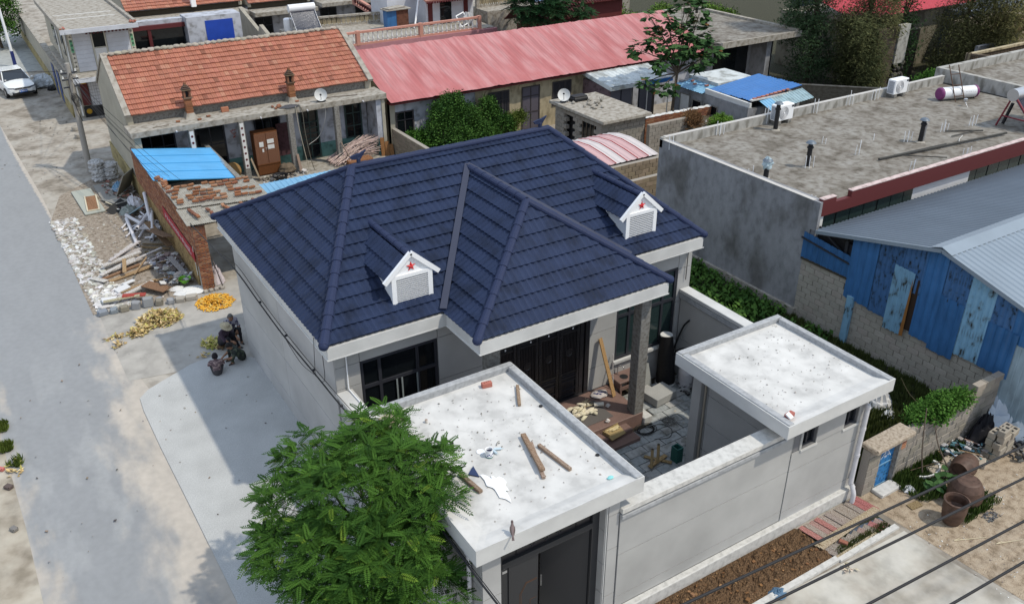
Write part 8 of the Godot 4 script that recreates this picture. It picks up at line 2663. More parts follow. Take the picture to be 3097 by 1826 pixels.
func courtyard_things()->void:
	plank("plank",V(13.66,0.47,-16.3),V(13.5,2.18,-16.88),0.15,0.03,k3(0.52,0.34,0.16),"long pale plank leaning on the wall right of the entrance door","plank","",null,0.0)
	plank("white_pole",V(13.85,0.47,-16.6),V(14.0,1.5,-16.88),0.025,0.025,k3(0.68,0.68,0.68),"thin white pole leaning behind the brown washstand","pole")
	var rs:=thing("cement_bag","flattened printed sack lying at the foot of the leaning plank","sack",V(13.35,0.45,-16.6))
	var rm:=MB.new(); rm.col=k3(0.48,0.44,0.42); rm.blob(V(13.35,0.49,-16.6),V(0.28,0.06,0.2),0.35,4,8)
	part("bag",rm,rs,M.vcflat)
	var rp:=MB.new()
	for i in 4:rp.box(V(13.22+i*0.08,0.548,-16.6+(i % 2)*0.05),V(0.05,0.006,0.14),Basis(Vector3.UP,0.6))
	part("print",rp,rs,mat("printnavy",k3(0.05,0.06,0.16),0.8))
	var ws:=thing("washstand","brown stone outdoor washstand with basin hole and curved tap","washstand",V(14.35,0,-16.7))
	var w:=MB.new(); w.cbox(V(14.38,0.70,-16.7),V(0.86,0.07,0.52),0.012); w.bx(14.0,0.42,-16.94,14.06,0.66,-16.46); w.bx(14.70,0.42,-16.94,14.76,0.66,-16.46); w.bx(14.06,0.42,-16.50,14.70,0.52,-16.46)
	part("counter",w,ws,M.granite)
	var hole:=MB.new(); hole.lathe(V(14.28,0.737,-16.66),[Vector2(0.13,0),Vector2(0.09,0.001),Vector2(0,0.002)],14)
	part("basin_hole",hole,ws,M.darkmetal)
	for q in [[14.05,-16.5],[14.7,-16.5],[14.05,-16.9],[14.7,-16.9]]:
		var l:=MB.new(); l.cbox(V(q[0],0.22,q[1]),V(0.07,0.42,0.07),0.008)
		part("leg",l,ws,M.granite)
	var tp:=MB.new(); tp.tube(spl([V(14.22,0.73,-16.88),V(14.22,0.98,-16.88),V(14.26,1.05,-16.82),V(14.30,1.02,-16.72),V(14.30,0.95,-16.70)],4),0.014,-1,6)
	part("tap",tp,ws,M.steel)
	var mr:=thing("membrane_roll","tall black roll of roofing membrane leaning in the courtyard corner","membrane roll",V(15.82,0.05,-16.6))
	var m:=MB.new(); m.tube([V(15.82,0.05,-16.52),V(15.86,0.95,-16.62),V(15.9,1.62,-16.72)],0.30,0.19,20,false)
	part("roll",m,mr,mat("membrane",k3(0.012,0.012,0.013),0.55,"rust",V(1.5,1.5,1.5)))
	var me:=MB.new(); me.lathe(V(15.9,1.60,-16.72),[Vector2(0.195,0.0),Vector2(0.19,0.03),Vector2(0,0.02)],18); me.tube([V(15.82,0.05,-16.52),V(15.82,0.11,-16.525)],0.308,-1,20)
	part("pale_ends",me,mr,M.offwhite)
	var pr:=MB.new()
	for i in 5:pr.box(V(15.83+0.005*i,0.5+i*0.17,-16.34-0.03*i),V(0.05,0.08,0.01),Basis(Vector3.UP,0.1*i))
	part("yellow_print",pr,mr,mat("goldprint",k3(0.10,0.075,0.035),0.7))
	plank("grey_slab",V(15.15,0.06,-16.62),V(15.2,0.72,-16.9),0.4,0.035,k3(0.33,0.33,0.32),"grey stone slab leaning on the wall under the window","stone slab","",M.block)
	for q in [[15.1,0.16,-15.95,0.86,0.26,0.60,0.12,"large pale paving slab block lying in the courtyard"],[14.95,0.10,-16.4,0.5,0.06,0.3,0.2,"broken thin grey slab behind the pale slab block"]]:
		var b:=MB.new(); b.col=k3(0.43,0.43,0.41); b.cbox(V(q[0],q[1]+0.05,q[2]),V(q[3],q[4],q[5]),0.012,Basis(Vector3.UP,q[6]))
		solo("paving_slab",b,M.block,q[7],"stone slab",V(q[0],0.05,q[2]))
	var mt:=MB.new(); mt.col=k3(0.13,0.12,0.11); mt.cbox(V(12.55,0.462,-16.0),V(1.0,0.02,0.9),0.006)
	solo("doormat",mt,M.vc,"dark mat on the portico floor under the foam scraps","mat",V(12.55,0.45,-16.0))
	var fm:=MB.new()
	for i in 22:
		fm.col=jit(k3(0.66,0.60,0.45),0.1)
		fm.blob(V(12.3+rr(-0.4,0.5),0.51+rr(0,0.06),-16.1+rr(-0.3,0.3)),V(rr(0.05,0.18),rr(0.03,0.06),rr(0.03,0.08)),0.5,i,5,Basis(Vector3.UP,rr(-0.6,0.6)))
	for i in 30:fm.col=jit(k3(0.62,0.52,0.33),0.15); fm.tube([V(12.65+rr(-0.15,0.15),0.5,-16.4+rr(-0.12,0.12)),V(12.65+rr(-0.25,0.25),0.52+rr(0,0.06),-16.4+rr(-0.2,0.2))],0.012,0.006,4)
	solo("foam_scraps",fm,M.vcflat,"heap of cream coloured foam and wood shavings on the portico","foam scraps",V(12.4,0.47,-16.1),"","stuff")
	var fr:=MB.new(); fr.col=k3(0.68,0.64,0.56); fr.tube([V(12.85,0.54,-16.2),V(13.1,0.54,-16.08)],0.065,-1,10)
	solo("foam_roll",fr,M.vcflat,"short cream foam roll right of the scrap heap","roll",V(12.95,0.47,-16.15))
	for q in [[13.2,0.45,-16.0,"white lump alone on the portico floor"],[12.75,0.45,-15.42,"small white lump at the portico's front edge"]]:
		var b:=MB.new(); b.col=k3(0.62,0.58,0.54); b.blob(V(q[0],q[1]+0.05,q[2]),V(0.07,0.055,0.06),0.4,3,6)
		solo("lump",b,M.vcflat,q[3],"lump",V(q[0],q[1],q[2]))
	var cbx:=thing("cardboard_box","torn brown cardboard box lying on the portico steps","box",V(12.7,0.3,-15.1))
	var cm:=MB.new(); cm.col=k3(0.36,0.26,0.12); cm.box(V(12.72,0.34,-15.05),V(0.55,0.03,0.34),Basis.from_euler(V(0.35,0.15,0))); cm.box(V(12.72,0.37,-15.22),V(0.52,0.13,0.02),Basis(Vector3.UP,0.15)); cm.box(V(12.45,0.36,-15.1),V(0.02,0.1,0.25),Basis(Vector3.UP,0.15))
	part("carton",cm,cbx,M.vc)
	var cs:=MB.new()
	for i in 20:cs.col=jit(k3(0.60,0.50,0.28),0.2); cs.tube([V(12.72+rr(-0.2,0.2),0.39,-15.12+rr(-0.08,0.05)),V(12.72+rr(-0.25,0.25),0.41,-15.12+rr(-0.1,0.06))],0.012,-1,4)
	part("shavings",cs,cbx,M.vcflat).set_meta("kind","stuff")
	var cl:=MB.new(); cl.col=k3(0.02,0.022,0.022)
	for i in 6:
		var p:=[]
		for k in 19:p.append(V(13.75+(0.22+0.02*i)*cos(k*TAU/18)+0.03*sin(i*2.0),0.07+0.01*i,-14.95+(0.16+0.015*i)*sin(k*TAU/18)+0.03*cos(i*3.0)))
		cl.tube(p,0.009,-1,4,false)
	cl.tube(spl([V(13.9,0.07,-15.0),V(14.3,0.07,-14.95),V(14.4,0.07,-14.6),V(14.1,0.07,-14.35),V(13.7,0.07,-14.5)],6),0.009,-1,4)
	solo("cable",cl,M.vcflat,"tangled black cable on the pavers beside the steps","cable",V(13.8,0.05,-14.9))
	var ts:=[[12.95,0.09,-14.05,13.4,0.09,-13.45,0.1],[12.75,0.12,-13.6,13.45,0.12,-13.75,0.12]]
	var tn:=["tan board lying crosswise under the trestle posts","longer tan board crossing beneath the trestle posts"]
	for i in 2:
		var q:Array=ts[i]
		plank("board",V(q[0],q[1],q[2]),V(q[3],q[4],q[5]),q[6],0.03,k3(0.46,0.34,0.17),tn[i],"board")
	for q in [[12.78,-13.55,"left tan round tube standing on the crossed boards"],[13.05,-13.62,"right tan round tube standing on the crossed boards"]]:
		var b:=MB.new(); b.col=k3(0.46,0.33,0.17); b.tube([V(q[0],0.13,q[1]),V(q[0]- 0.02,0.74,q[1])],0.04,-1,10,false); b.col=k3(0.03,0.03,0.03); b.lathe(V(q[0]- 0.02,0.73,q[1]),[Vector2(0.037,0),Vector2(0,0.001)],10)
		solo("tube_post",b,M.vcflat,q[2],"tube",V(q[0],0.13,q[1]))
	var gb:=thing("green_bin","square dark green open bin against the wing's wall","bin",V(13.68,0.05,-13.5))
	var g:=MB.new(); g.bx(13.50,0.05,-13.62,13.53,0.5,-13.38); g.bx(13.68,0.05,-13.62,13.71,0.5,-13.38); g.bx(13.53,0.05,-13.41,13.68,0.5,-13.38); g.bx(13.53,0.05,-13.62,13.68,0.5,-13.59); g.bx(13.53,0.05,-13.59,13.68,0.08,-13.41)
	part("tub",g,gb,mat("bingreen",k3(0.02,0.10,0.085),0.6))
	for q in [[13.3,-12.95,0.24,0.1,"brown brick lying by the front wall inside the courtyard"],[13.0,-12.8,0.2,0.5,"second brown brick near the bin inside the courtyard"]]:
		var b:=MB.new(); b.col=k3(0.30,0.20,0.14); b.cbox(V(q[0],0.09,q[1]),V(q[2],0.07,0.12),0.008,Basis(Vector3.UP,q[3]))
		solo("brick",b,M.vc,q[4],"brick",V(q[0],0.05,q[1]))
	rope("hose","thick black hose arching up against the right courtyard wall",[V(16.1,0.1,-16.6),V(16.2,0.9,-16.7),V(16.4,1.75,-16.6),V(16.45,2.1,-16.4)],0.028,k3(0.012,0.012,0.013),"hose")
	rope("hose","black hose looping low in the right courtyard corner",[V(16.0,0.4,-16.5),V(16.15,1.0,-16.55),V(16.4,1.15,-16.3),V(16.42,0.7,-15.9),V(16.3,0.1,-15.8)],0.026,k3(0.012,0.012,0.013),"hose")
	var pr2:=MB.new(); pr2.lathe(V(16.25,0.05,-16.1),[Vector2(0.22,0),Vector2(0.24,0.5),Vector2(0.2,0.75),Vector2(0,0.78)],14)
	solo("grey_barrel",pr2,M.pvc,"pale grey barrel standing beside the hoses in the corner","barrel",V(16.25,0.05,-16.1))
	var sc:=MB.new()
	chips(sc,120,func():return V(rr(12.3,16.3),0.055,rr(-16.6,-11)),0.015,0.07,[k3(0.45,0.42,0.38),k3(0.2,0.18,0.16),k3(0.55,0.5,0.4)],0.25)
	chips(sc,26,func():return V(rr(15.9,16.3),rr(0.06,0.3),rr(-16.2,-15.5)),0.05,0.2,[k3(0.03,0.03,0.03),k3(0.1,0.1,0.1)],0.4)
	for i in 60:sc.col=k3(0.16,0.15,0.14); sc.tube([V(14.6+rr(-0.2,0.2),0.056,-14.9+rr(-0.2,0.2)),V(14.6+rr(-0.3,0.3),0.06,-14.9+rr(-0.3,0.3))],0.004,-1,3)
	solo("litter",sc,M.vc,"scattered scraps and offcuts on the courtyard pavers","litter",V(14.5,0.05,-14.5),"","stuff")
func grey_roof_things()->void:
	var grp:="black flues on the grey roof"
	flue(V(27.8,4.0,-24.0),1.15,"black flue with round cowl beside the left air conditioner",grp)
	flue(V(25.4,4.0,-20.2),0.98,"black flue with mushroom cowl in the middle left of the grey roof",grp)
	flue(V(31.4,4.0,-19.8),0.95,"black flue half wrapped in silver foil, farthest right on grey roof",grp)
	flue(V(23.25,4.0,-20.2),0.72,"short black flue wrapped in clear plastic at the left edge",grp)
	var pl:=thing("plastic_wrap","clear crumpled plastic tied round the short flue","plastic wrap",V(23.25,4.4,-20.2))
	var pm:=MB.new(); pm.blob(V(23.25,4.55,-20.2),V(0.17,0.24,0.17),0.5,5,9)
	part("film",pm,pl,mat("film",k3(0.40,0.50,0.54),0.25))
	var fo:=MB.new(); fo.ext([V(31.42,4.0,-19.72),V(31.52,4.02,-19.75),V(31.5,4.72,-19.74),V(31.42,4.75,-19.72)],V(0.03,0,0.03))
	solo("foil",fo,M.steel,"strip of silver foil hanging on the right flue","foil",V(31.45,4.0,-19.7))
	for q in [[28.7,-24.55,"white air conditioner unit behind the left flue on the grey roof"],[36.3,-24.6,"white air conditioner with round fan on bricks by the back parapet"]]:
		var a:=thing("air_conditioner",q[2],"air conditioner",V(q[0],4.0,q[1]),"air conditioners on the grey roof")
		var b:=MB.new(); b.cbox(V(q[0],4.5,q[1]),V(0.95,0.66,0.40),0.02)
		part("casing",b,a,M.white)
		var f:=MB.new(); f.lathe(V(q[0]- 0.1,4.5,q[1]+0.202),[Vector2(0.27,0),Vector2(0.27,0.008),Vector2(0.05,0.01),Vector2(0,0.01)],20,Basis(Vector3.RIGHT,PI/2))
		var fn:=part("fan_grille",f,a,mat("grillegrey",k3(0.34,0.34,0.35),0.6))
		for r in [0.09,0.14,0.19,0.24]:
			var g:=MB.new(); g.lathe(V(q[0]- 0.1,4.5,q[1]+0.212),[Vector2(r,0),Vector2(r,0.012),Vector2(r+0.012,0.012),Vector2(r+0.012,0)],20,Basis(Vector3.RIGHT,PI/2))
			part("grille_ring",g,fn,M.white)
		var hb:=MB.new(); hb.lathe(V(q[0]- 0.1,4.5,q[1]+0.212),[Vector2(0.05,0),Vector2(0.045,0.015),Vector2(0,0.018)],12,Basis(Vector3.RIGHT,PI/2))
		part("fan_hub",hb,fn,M.white)
		for i in 12:
			var s:=MB.new(); s.bx(q[0]- 0.48,4.23+i*0.045,q[1]- 0.15,q[0]- 0.474,4.255+i*0.045,q[1]+0.15)
			part("side_louvre",s,a,mat("louvreblue",k3(0.07,0.09,0.13),0.6))
		var lg:=MB.new(); lg.box(V(q[0]+0.38,4.73,q[1]+0.203),V(0.12,0.08,0.006))
		part("label_plate",lg,a,M.frame)
		for x in [-0.3,0.3]:
			var ft:=MB.new(); ft.cbox(V(q[0]+x,4.085,q[1]),V(0.2,0.17,0.42),0.01)
			part("foot_block",ft,a,M.post)
	var t:=thing("water_tank","white cylindrical water tank with purple ends lying on the roof","water tank",V(38.1,4.0,-22.8))
	var tm:=MB.new(); tm.tube([V(37.35,4.30,-23.1),V(39.1,4.30,-22.55)],0.27,-1,22,false)
	part("shell",tm,t,M.tank)
	var dd:=V(1.75,0,0.55).normalized()
	for q in [[V(37.32,4.30,-23.11),-1.0],[V(39.13,4.30,-22.54),1.0]]:
		var e:=MB.new()
		var x:=dd.cross(Vector3.UP).normalized()
		var B:=Basis(x,dd*q[1],x.cross(dd*q[1]))
		e.lathe(q[0],[Vector2(0.275,-0.10),Vector2(0.28,0.0),Vector2(0.24,0.05),Vector2(0,0.06)],20,B)
		part("purple_end",e,t,mat("purple",k3(0.17,0.035,0.13),0.5))
	var lb:=MB.new()
	for i in 6:glyph(lb,V(38.3+i*0.11,4.36,-22.53+i*0.035),dd,Vector3.UP,0.09,i+20)
	part("faded_print",lb,t,mat("printgrey",k3(0.45,0.44,0.46),0.8))
	var rs:=thing("rusty_frame","rusty steel ladder frame leaning up beside the water tank","steel frame",V(37.9,4.0,-22.6))
	var rm:=MB.new()
	for q in [[37.7,-22.75],[38.15,-22.6]]:
		rm.tube([V(q[0],4.02,q[1]+0.25),V(q[0]+0.1,5.5,q[1]- 0.5)],0.022,-1,5)
	for f in [0.15,0.45,0.75]:rm.tube([V(37.7+0.1*f,4.02+1.48*f,-22.5-0.75*f),V(38.15+0.1*f,4.02+1.48*f,-22.35-0.75*f)],0.02,-1,5)
	part("bars",rm,rs,mat("rustsolid",k3(0.11,0.065,0.045),0.9))
	var sp:=MB.new(); sp.cbox(V(37.45,4.28,-21.9),V(0.16,0.14,0.12),0.02); sp.tube([V(37.45,4.2,-21.9),V(37.42,4.0,-21.7)],0.02,0.008,5)
	solo("tap_fitting",sp,M.steel,"small grey fitting hanging below the water tank","fitting",V(37.45,4.0,-21.9))
	var cl:=[[25.4,-24.75,4,0.55,"by the back parapet at the left end"],[28.18,-24.85,3,0.75,"by the back parapet left of the left air conditioner"],[31.1,-24.73,3,0.7,"by the back parapet right of the left air conditioner"],[33.3,-24.79,4,0.65,"by the back parapet in the middle"],[34.95,-24.72,4,0.6,"by the back parapet left of the fan unit"],[37.2,-24.8,4,0.6,"right of the fan unit by the back parapet"],[28.12,-21.7,2,0.3,"alone in the left middle of the roof"],[28.14,-20.13,3,0.55,"between the two middle flues"],[31.0,-20.1,4,0.5,"left of the foil wrapped flue"],[33.33,-20.1,4,0.45,"right of the foil wrapped flue"],[35.1,-20.0,4,0.5,"near the solar heater frame"],[25.36,-20.1,4,0.5,"at the foot of the mushroom cowl flue"],[31.18,-17.7,4,0.5,"near the red fascia on the right"],[28.13,-17.78,3,0.45,"near the red fascia in the middle"],[23.0,-20.6,2,0.4,"at the left edge beside the short flue"],[22.6,-24.4,2,0.6,"at the back left corner of the roof"],[30.2,-20.9,1,0.25,"single short stub left of the foil flue"],[22.9,-17.7,2,0.35,"at the front left corner of the roof"]]
	for q in cl:
		var c:=thing("conduit_stubs","white plastic conduit stubs sticking up "+q[4],"conduit",V(q[0],4.0,q[1]),"white conduits on the grey roof")
		for i in q[2]:
			var b:=MB.new()
			var p:=V(q[0]+i*0.11-0.15,4.0,q[1]+(0.05 if i % 2 else -0.03))
			b.tube([p,p+V(rr(-0.02,0.02),q[3]*rr(0.7,1.15),rr(-0.02,0.02))],0.013,-1,6)
			part("stub",b,c,M.white)
	var tb:=[[28.17,-19.24,35.1,-18.5,0.045,"long grey steel tube lying along the roof's front half"],[29.0,-19.2,31.8,-18.95,0.03,"second thin tube lying against the long one"],[29.3,-19.0,30.4,-17.95,0.022,"thin dark rod pointing to the red fascia"],[33.3,-20.0,34.6,-19.2,0.03,"dark rod lying near the right conduits"],[32.9,-19.45,34.4,-19.35,0.022,"short dark rod crossing the other one"]]
	for q in tb:
		var b:=MB.new(); b.col=k3(0.06,0.06,0.055); b.tube([V(q[0],4.07,q[1]),V(q[2],4.09,q[3])],q[4],-1,8)
		solo("steel_tube",b,M.vc,q[5],"steel tube",V((q[0]+q[2])/2,4.03,(q[1]+q[3])/2))
	rope("cord","white cord tied to the long steel tube",[V(32.4,4.12,-18.8),V(32.9,4.06,-19.1),V(33.4,4.06,-19.3)],0.012,k3(0.6,0.6,0.58),"cord")
	var s:=thing("solar_water_heater","solar water heater on dark red frame at the grey roof's right edge","solar heater",V(36.8,4.0,-18.6))
	var tk:=MB.new(); tk.tube([V(35.95,5.35,-19.1),V(38.6,5.35,-19.1)],0.25,-1,20)
	part("tank",tk,s,M.steel)
	var fr:=MB.new()
	for x in [36.0,38.4]:
		fr.tube([V(x,4.0,-19.5),V(x+0.05,5.25,-19.15)],0.04,-1,6); fr.tube([V(x,4.0,-17.7),V(x,5.3,-19.0)],0.045,-1,6)
		fr.tube([V(x,4.45,-19.35),V(x,4.45,-18.15)],0.03,-1,6)
	fr.tube([V(36.0,4.05,-17.75),V(38.4,4.05,-17.75)],0.035,-1,6); fr.tube([V(36.0,5.1,-19.2),V(38.4,5.1,-19.2)],0.035,-1,6)
	part("red_frame",fr,s,M.redframe)
	var vt:=MB.new(); vt.tube([V(36.15,4.15,-17.85),V(36.15,5.2,-18.95)],0.026,-1,6)
	var vm:=vt.mesh(V(36.15,0,0))
	for i in 24:piece("vacuum_tube",vm,s,Transform3D(Basis(),V(36.15+i*0.092,0,0)),M.tubes)
	var rfx:=MB.new(); rfx.ext([V(36.1,4.08,-17.86),V(38.4,4.08,-17.86),V(38.4,5.15,-19.0),V(36.1,5.15,-19.0)],V(0,-0.02,-0.02))
	part("reflector",rfx,s,mat("bluereflector",k3(0.20,0.28,0.40),0.4,"",Vector3.ONE,{"metal":0.4}))
	var bp:=MB.new(); bp.tube([V(36.4,4.02,-19.45),V(36.5,4.9,-19.3)],0.07,-1,8)
	part("black_pipe",bp,s,M.rubber)
func jar(label:String,at:Vector3,prof:Array,b:Basis)->Node3D:
	var j:=thing("clay_jar",label,"jar",V(at.x,0,at.z))
	var m:=MB.new(); m.lathe(at,prof,26,b)
	part("body",m,j,M.pottery)
	return j
func alley_things()->void:
	var w:=thing("block_wall","low grey block garden wall right of the wing with a blue door","wall",V(19.6,0,-10))
	var bm:=block_mats("gardenblock",k3(0.32,0.285,0.24))
	masonry(w,V(17.78,0,-9.93),V(0.9998,0,-0.02),4.4,1.4,0.40,0.20,bm,"block",110)
	masonry(w,V(16.62,0,-9.93),V(1,0,0),0.48,1.4,0.40,0.20,bm,"block",20)
	var cap:=MB.new(); cap.cbox(V(17.35,1.50,-9.98),V(1.55,0.14,0.5),0.03,Basis(Vector3.UP,0.02))
	part("lintel_slab",cap,w,mat("lintel",k3(0.40,0.34,0.27),0.95,"old",V(1.2,1.2,1.2)))
	var jm:=MB.new(); jm.bx(17.72,0,-10.1,17.80,1.42,-9.86); jm.bx(17.02,0,-10.1,17.10,1.42,-9.95)
	part("door_jamb",jm,w,M.post)
	for i in 5:
		var b:=MB.new(); b.col=jit(k3(0.36,0.17,0.10),0.2); b.cbox(V(17.9,1.05+i*0.075,-9.90),V(0.22,0.06,0.06),0.008)
		part("brick",b,w,M.vc)
	var dn:=MB.new(); dn.cbox(V(17.40,0.71,-10.0),V(0.62,1.38,0.04),0.006)
	var door:=part("blue_door",dn,w,mat("doorblue",k3(0.035,0.18,0.42),0.55,"rust",V(0.9,0.9,0.9)))
	for y in [0.72,1.38,0.04]:
		var r:=MB.new(); r.bx(17.10,y-0.015,-9.979,17.70,y+0.015,-9.965)
		part("door_rail",r,door,M.bluefade)
	var gf:=MB.new()
	for i in 22:
		var a:=rr(0,TAU); var q:=rr(0.03,0.16)
		gf.box(V(17.40+cos(a)*q*0.9,1.05+sin(a)*q,-9.976),V(rr(0.02,0.09),0.012,0.003),Basis(Vector3.BACK,rr(0,PI)))
	for q in [[-0.11,1.02,1.0],[0.11,1.02,-1.0]]:gf.box(V(17.40+q[0],q[1],-9.975),V(0.28,0.014,0.003),Basis(Vector3.BACK,q[2]))
	part("chalk_mark",gf,door,M.white)
	var stp:=MB.new(); stp.cbox(V(17.38,0.05,-9.75),V(0.75,0.10,0.34),0.015)
	part("threshold",stp,w,M.plinth)
	for i in 5:
		var b:=MB.new(); b.col=jit(k3(0.34,0.30,0.25),0.12); b.cbox(V(20.2+i*0.41,1.50,-10.02-i*0.008),V(0.39,0.19,0.19),0.01)
		part("block",b,w,M.block)
	for i in 3:
		var b:=MB.new(); b.col=jit(k3(0.34,0.30,0.25),0.12); b.cbox(V(21.1+i*0.41,1.70,-10.03),V(0.39,0.19,0.19),0.01)
		part("block",b,w,M.block)
	jar("tall open brown clay jar standing nearest the camera",V(17.75,0,-8.15),[Vector2(0.20,0),Vector2(0.25,0.15),Vector2(0.285,0.42),Vector2(0.275,0.60),Vector2(0.30,0.64),Vector2(0.305,0.68),Vector2(0.265,0.69),Vector2(0.245,0.62),Vector2(0.25,0.42),Vector2(0.2,0.36),Vector2(0,0.35)],Basis())
	jar("big round brown clay jar standing upside down",V(18.62,0,-8.42),[Vector2(0.34,0),Vector2(0.36,0.04),Vector2(0.42,0.22),Vector2(0.425,0.34),Vector2(0.38,0.54),Vector2(0.28,0.70),Vector2(0.24,0.72),Vector2(0,0.73)],Basis())
	jar("grey brown clay jar lying on its side by the weeds",V(19.25,0.30,-9.02),[Vector2(0.0,0.12),Vector2(0.20,0.10),Vector2(0.21,0.0),Vector2(0.24,-0.01),Vector2(0.25,0.03),Vector2(0.30,0.2),Vector2(0.31,0.36),Vector2(0.25,0.6),Vector2(0.17,0.72),Vector2(0,0.73)],Basis(Vector3.UP,0.15)*Basis(Vector3.BACK,-PI/2))
	var bb:=thing("broken_basin","broken white stone basin half buried in weeds by the wall","basin",V(18.5,0,-9.6))
	var m:=MB.new()
	for i in 13:
		var a:=PI*0.15+PI*0.95*i/13.0; var b2:=PI*0.15+PI*0.95*(i+1)/13.0
		var P:=func(an:float,r:float,y:float)->Vector3:return V(18.75-cos(an)*r*1.2,y,-9.62+sin(an)*r*0.7)
		m.quad(P.call(a,0.36,0.02),P.call(b2,0.36,0.02),P.call(b2,0.42,0.22),P.call(a,0.42,0.22))
		m.quad(P.call(b2,0.33,0.02),P.call(a,0.33,0.02),P.call(a,0.37,0.22),P.call(b2,0.37,0.22))
		m.quad(P.call(a,0.42,0.22),P.call(b2,0.42,0.22),P.call(b2,0.37,0.22),P.call(a,0.37,0.22))
	part("rim",m,bb,M.offwhite)
	for q in [[19.05,-9.45,0.55,0.2,0.28,-0.35,"long pale block lying between fallen jar and wall"],[19.55,-9.5,0.42,0.22,0.26,0.3,"broken pale block before the junk pile"],[20.4,-9.05,0.40,0.12,0.18,0.5,"tan brick lying at the foot of the block stack"]]:
		var b:=MB.new(); b.col=k3(0.44,0.38,0.30); b.cbox(V(q[0],q[3]*0.5,q[1]),V(q[2],q[3],q[4]),0.02,Basis(Vector3.UP,q[5]))
		solo("loose_block",b,M.block,q[6],"block",V(q[0],0,q[1]))
	for q in [[V(18.6,0,-9.55),V(18.52,0.9,-9.72),V(18.66,1.95,-9.95),"bent bare stick rising from the broken basin, left one"],[V(19.3,0,-9.15),V(18.95,0.9,-9.55),V(19.05,1.55,-9.9),"bare stick leaning from the jars to the wall, right one"]]:
		var b:=MB.new(); b.col=k3(0.13,0.10,0.075); b.tube(spl([q[0],q[1],q[2]],5),0.022,0.014,6)
		solo("stick",b,M.vc,q[3],"stick",q[0])
	plank("stick",V(18.3,0.24,-9.75),V(19.3,0.3,-9.5),0.02,0.02,k3(0.12,0.09,0.06),"thin stick lying across the broken basin","stick")
	var k:=0
	for r in 5:
		for c in 2:
			for d in 2:
				if r==4 and (c==1 or d==1) and not (c==0 and d==0):continue
				var b:=MB.new(); b.col=jit(k3(0.36,0.32,0.26),0.12)
				var p:=V(20.95+c*0.41+rr(-0.03,0.03)+(0.05 if r % 2 else 0.0),0.1+r*0.195,-9.0-d*0.22+rr(-0.02,0.02))
				b.cbox(p,V(0.39,0.19,0.19),0.012,Basis(Vector3.UP,0.12+rr(-0.05,0.05)))
				b.col=k3(0.03,0.03,0.03)
				for x in [-0.09,0.09]:b.box(p+V(x,0.0955,0),V(0.09,0.002,0.09),Basis(Vector3.UP,0.12))
				solo("concrete_block",b,M.block,"hollow concrete block in the rough stack at the right edge","block",V(p.x,p.y-0.095,p.z),"stacked concrete blocks")
				k+=1
	for i in 46:
		var c:Color=[k3(0.10,0.25,0.42),k3(0.45,0.40,0.36),k3(0.40,0.28,0.25),k3(0.52,0.54,0.55),k3(0.12,0.20,0.20),k3(0.33,0.24,0.15)][i % 6]
		var p:=V(rr(19.7,20.8),rr(0.05,0.28),rr(-9.9,-9.15))
		var d:=V(rr(-0.6,0.6),rr(-0.15,0.15),rr(0.3,1.0)).normalized()*rr(0.2,0.5)
		plank("slat",p-d*0.5,p+d*0.5,rr(0.025,0.06),0.015,c,"narrow painted slat in the junk pile before the block wall","slat","slats in the junk pile")
	var jk:=MB.new()
	chips(jk,170,func():return V(rr(19.6,21.0),rr(0.02,0.3),rr(-10,-9.1)),0.04,0.2,[k3(0.05,0.05,0.055),k3(0.3,0.28,0.25),k3(0.10,0.22,0.25),k3(0.5,0.5,0.5)],0.3)
	chips(jk,120,func():return V(rr(21.3,22.3),rr(0.02,0.16),rr(-9.3,-8.5)),0.05,0.2,[k3(0.03,0.03,0.035),k3(0.06,0.06,0.06),k3(0.2,0.19,0.18)],0.4)
	solo("debris",jk,M.vc,"dark scraps between junk pile and block stack","debris",V(20.4,0,-9.5),"","stuff")
	cloth("plastic_sheet","large crumpled pale blue plastic sheet at the right edge by the shed",V(22.5,0.4,-10.1),0.9,0.6,0.95,k3(0.50,0.56,0.62),21)
	cloth("plastic_sheet","crumpled white plastic sheeting below the blue one at the right edge",V(22.7,0.3,-9.35),0.7,0.55,0.7,k3(0.56,0.60,0.62),22)
	cloth("black_sheet","black plastic sheet tucked behind the block stack",V(21.4,0.4,-9.75),0.5,0.25,0.9,k3(0.015,0.015,0.018),23)
	cloth("white_bag","white plastic bag at the edge of the squash leaves",V(17.85,0.06,-9.42),0.14,0.12,0.16,k3(0.62,0.63,0.64),24)
	cloth("white_bag","white rag lying in the grass beyond the wing",V(20.2,0.1,-11.8),0.24,0.18,0.16,k3(0.66,0.66,0.66),25)
	cloth("white_sack","white bag of rubble leaning at the back corner of the wing",V(20.4,0.2,-12.3),0.4,0.35,0.55,k3(0.58,0.57,0.56),26)
	plank("tan_board",V(17.3,0.02,-9.0),V(17.65,0.04,-8.95),0.2,0.03,k3(0.33,0.26,0.14),"tan wooden board lying by the weeds before the blue door","board")
	var cols:=[k3(0.46,0.22,0.21),k3(0.38,0.34,0.31),k3(0.44,0.30,0.28),k3(0.34,0.32,0.29)]
	for i in 12:
		var f:=i/11.0
		var a:=V(lerpf(14.42,16.42,f),0.04+rr(0,0.02),-9.95)
		var b:=V(lerpf(14.95,16.62,f)- 0.35,0.04,-9.38+rr(-0.03,0.03))
		var c:Color=cols[1] if i>4 and i<10 else cols[i % 3]
		if i>=10:c=k3(0.48,0.19,0.19)
		plank("faded_board",a,a+V(0.10,0,0.58+rr(-0.04,0.05)),0.165,0.02,c,"faded red and grey board laid side by side along the front wall","board","faded boards along the front wall")
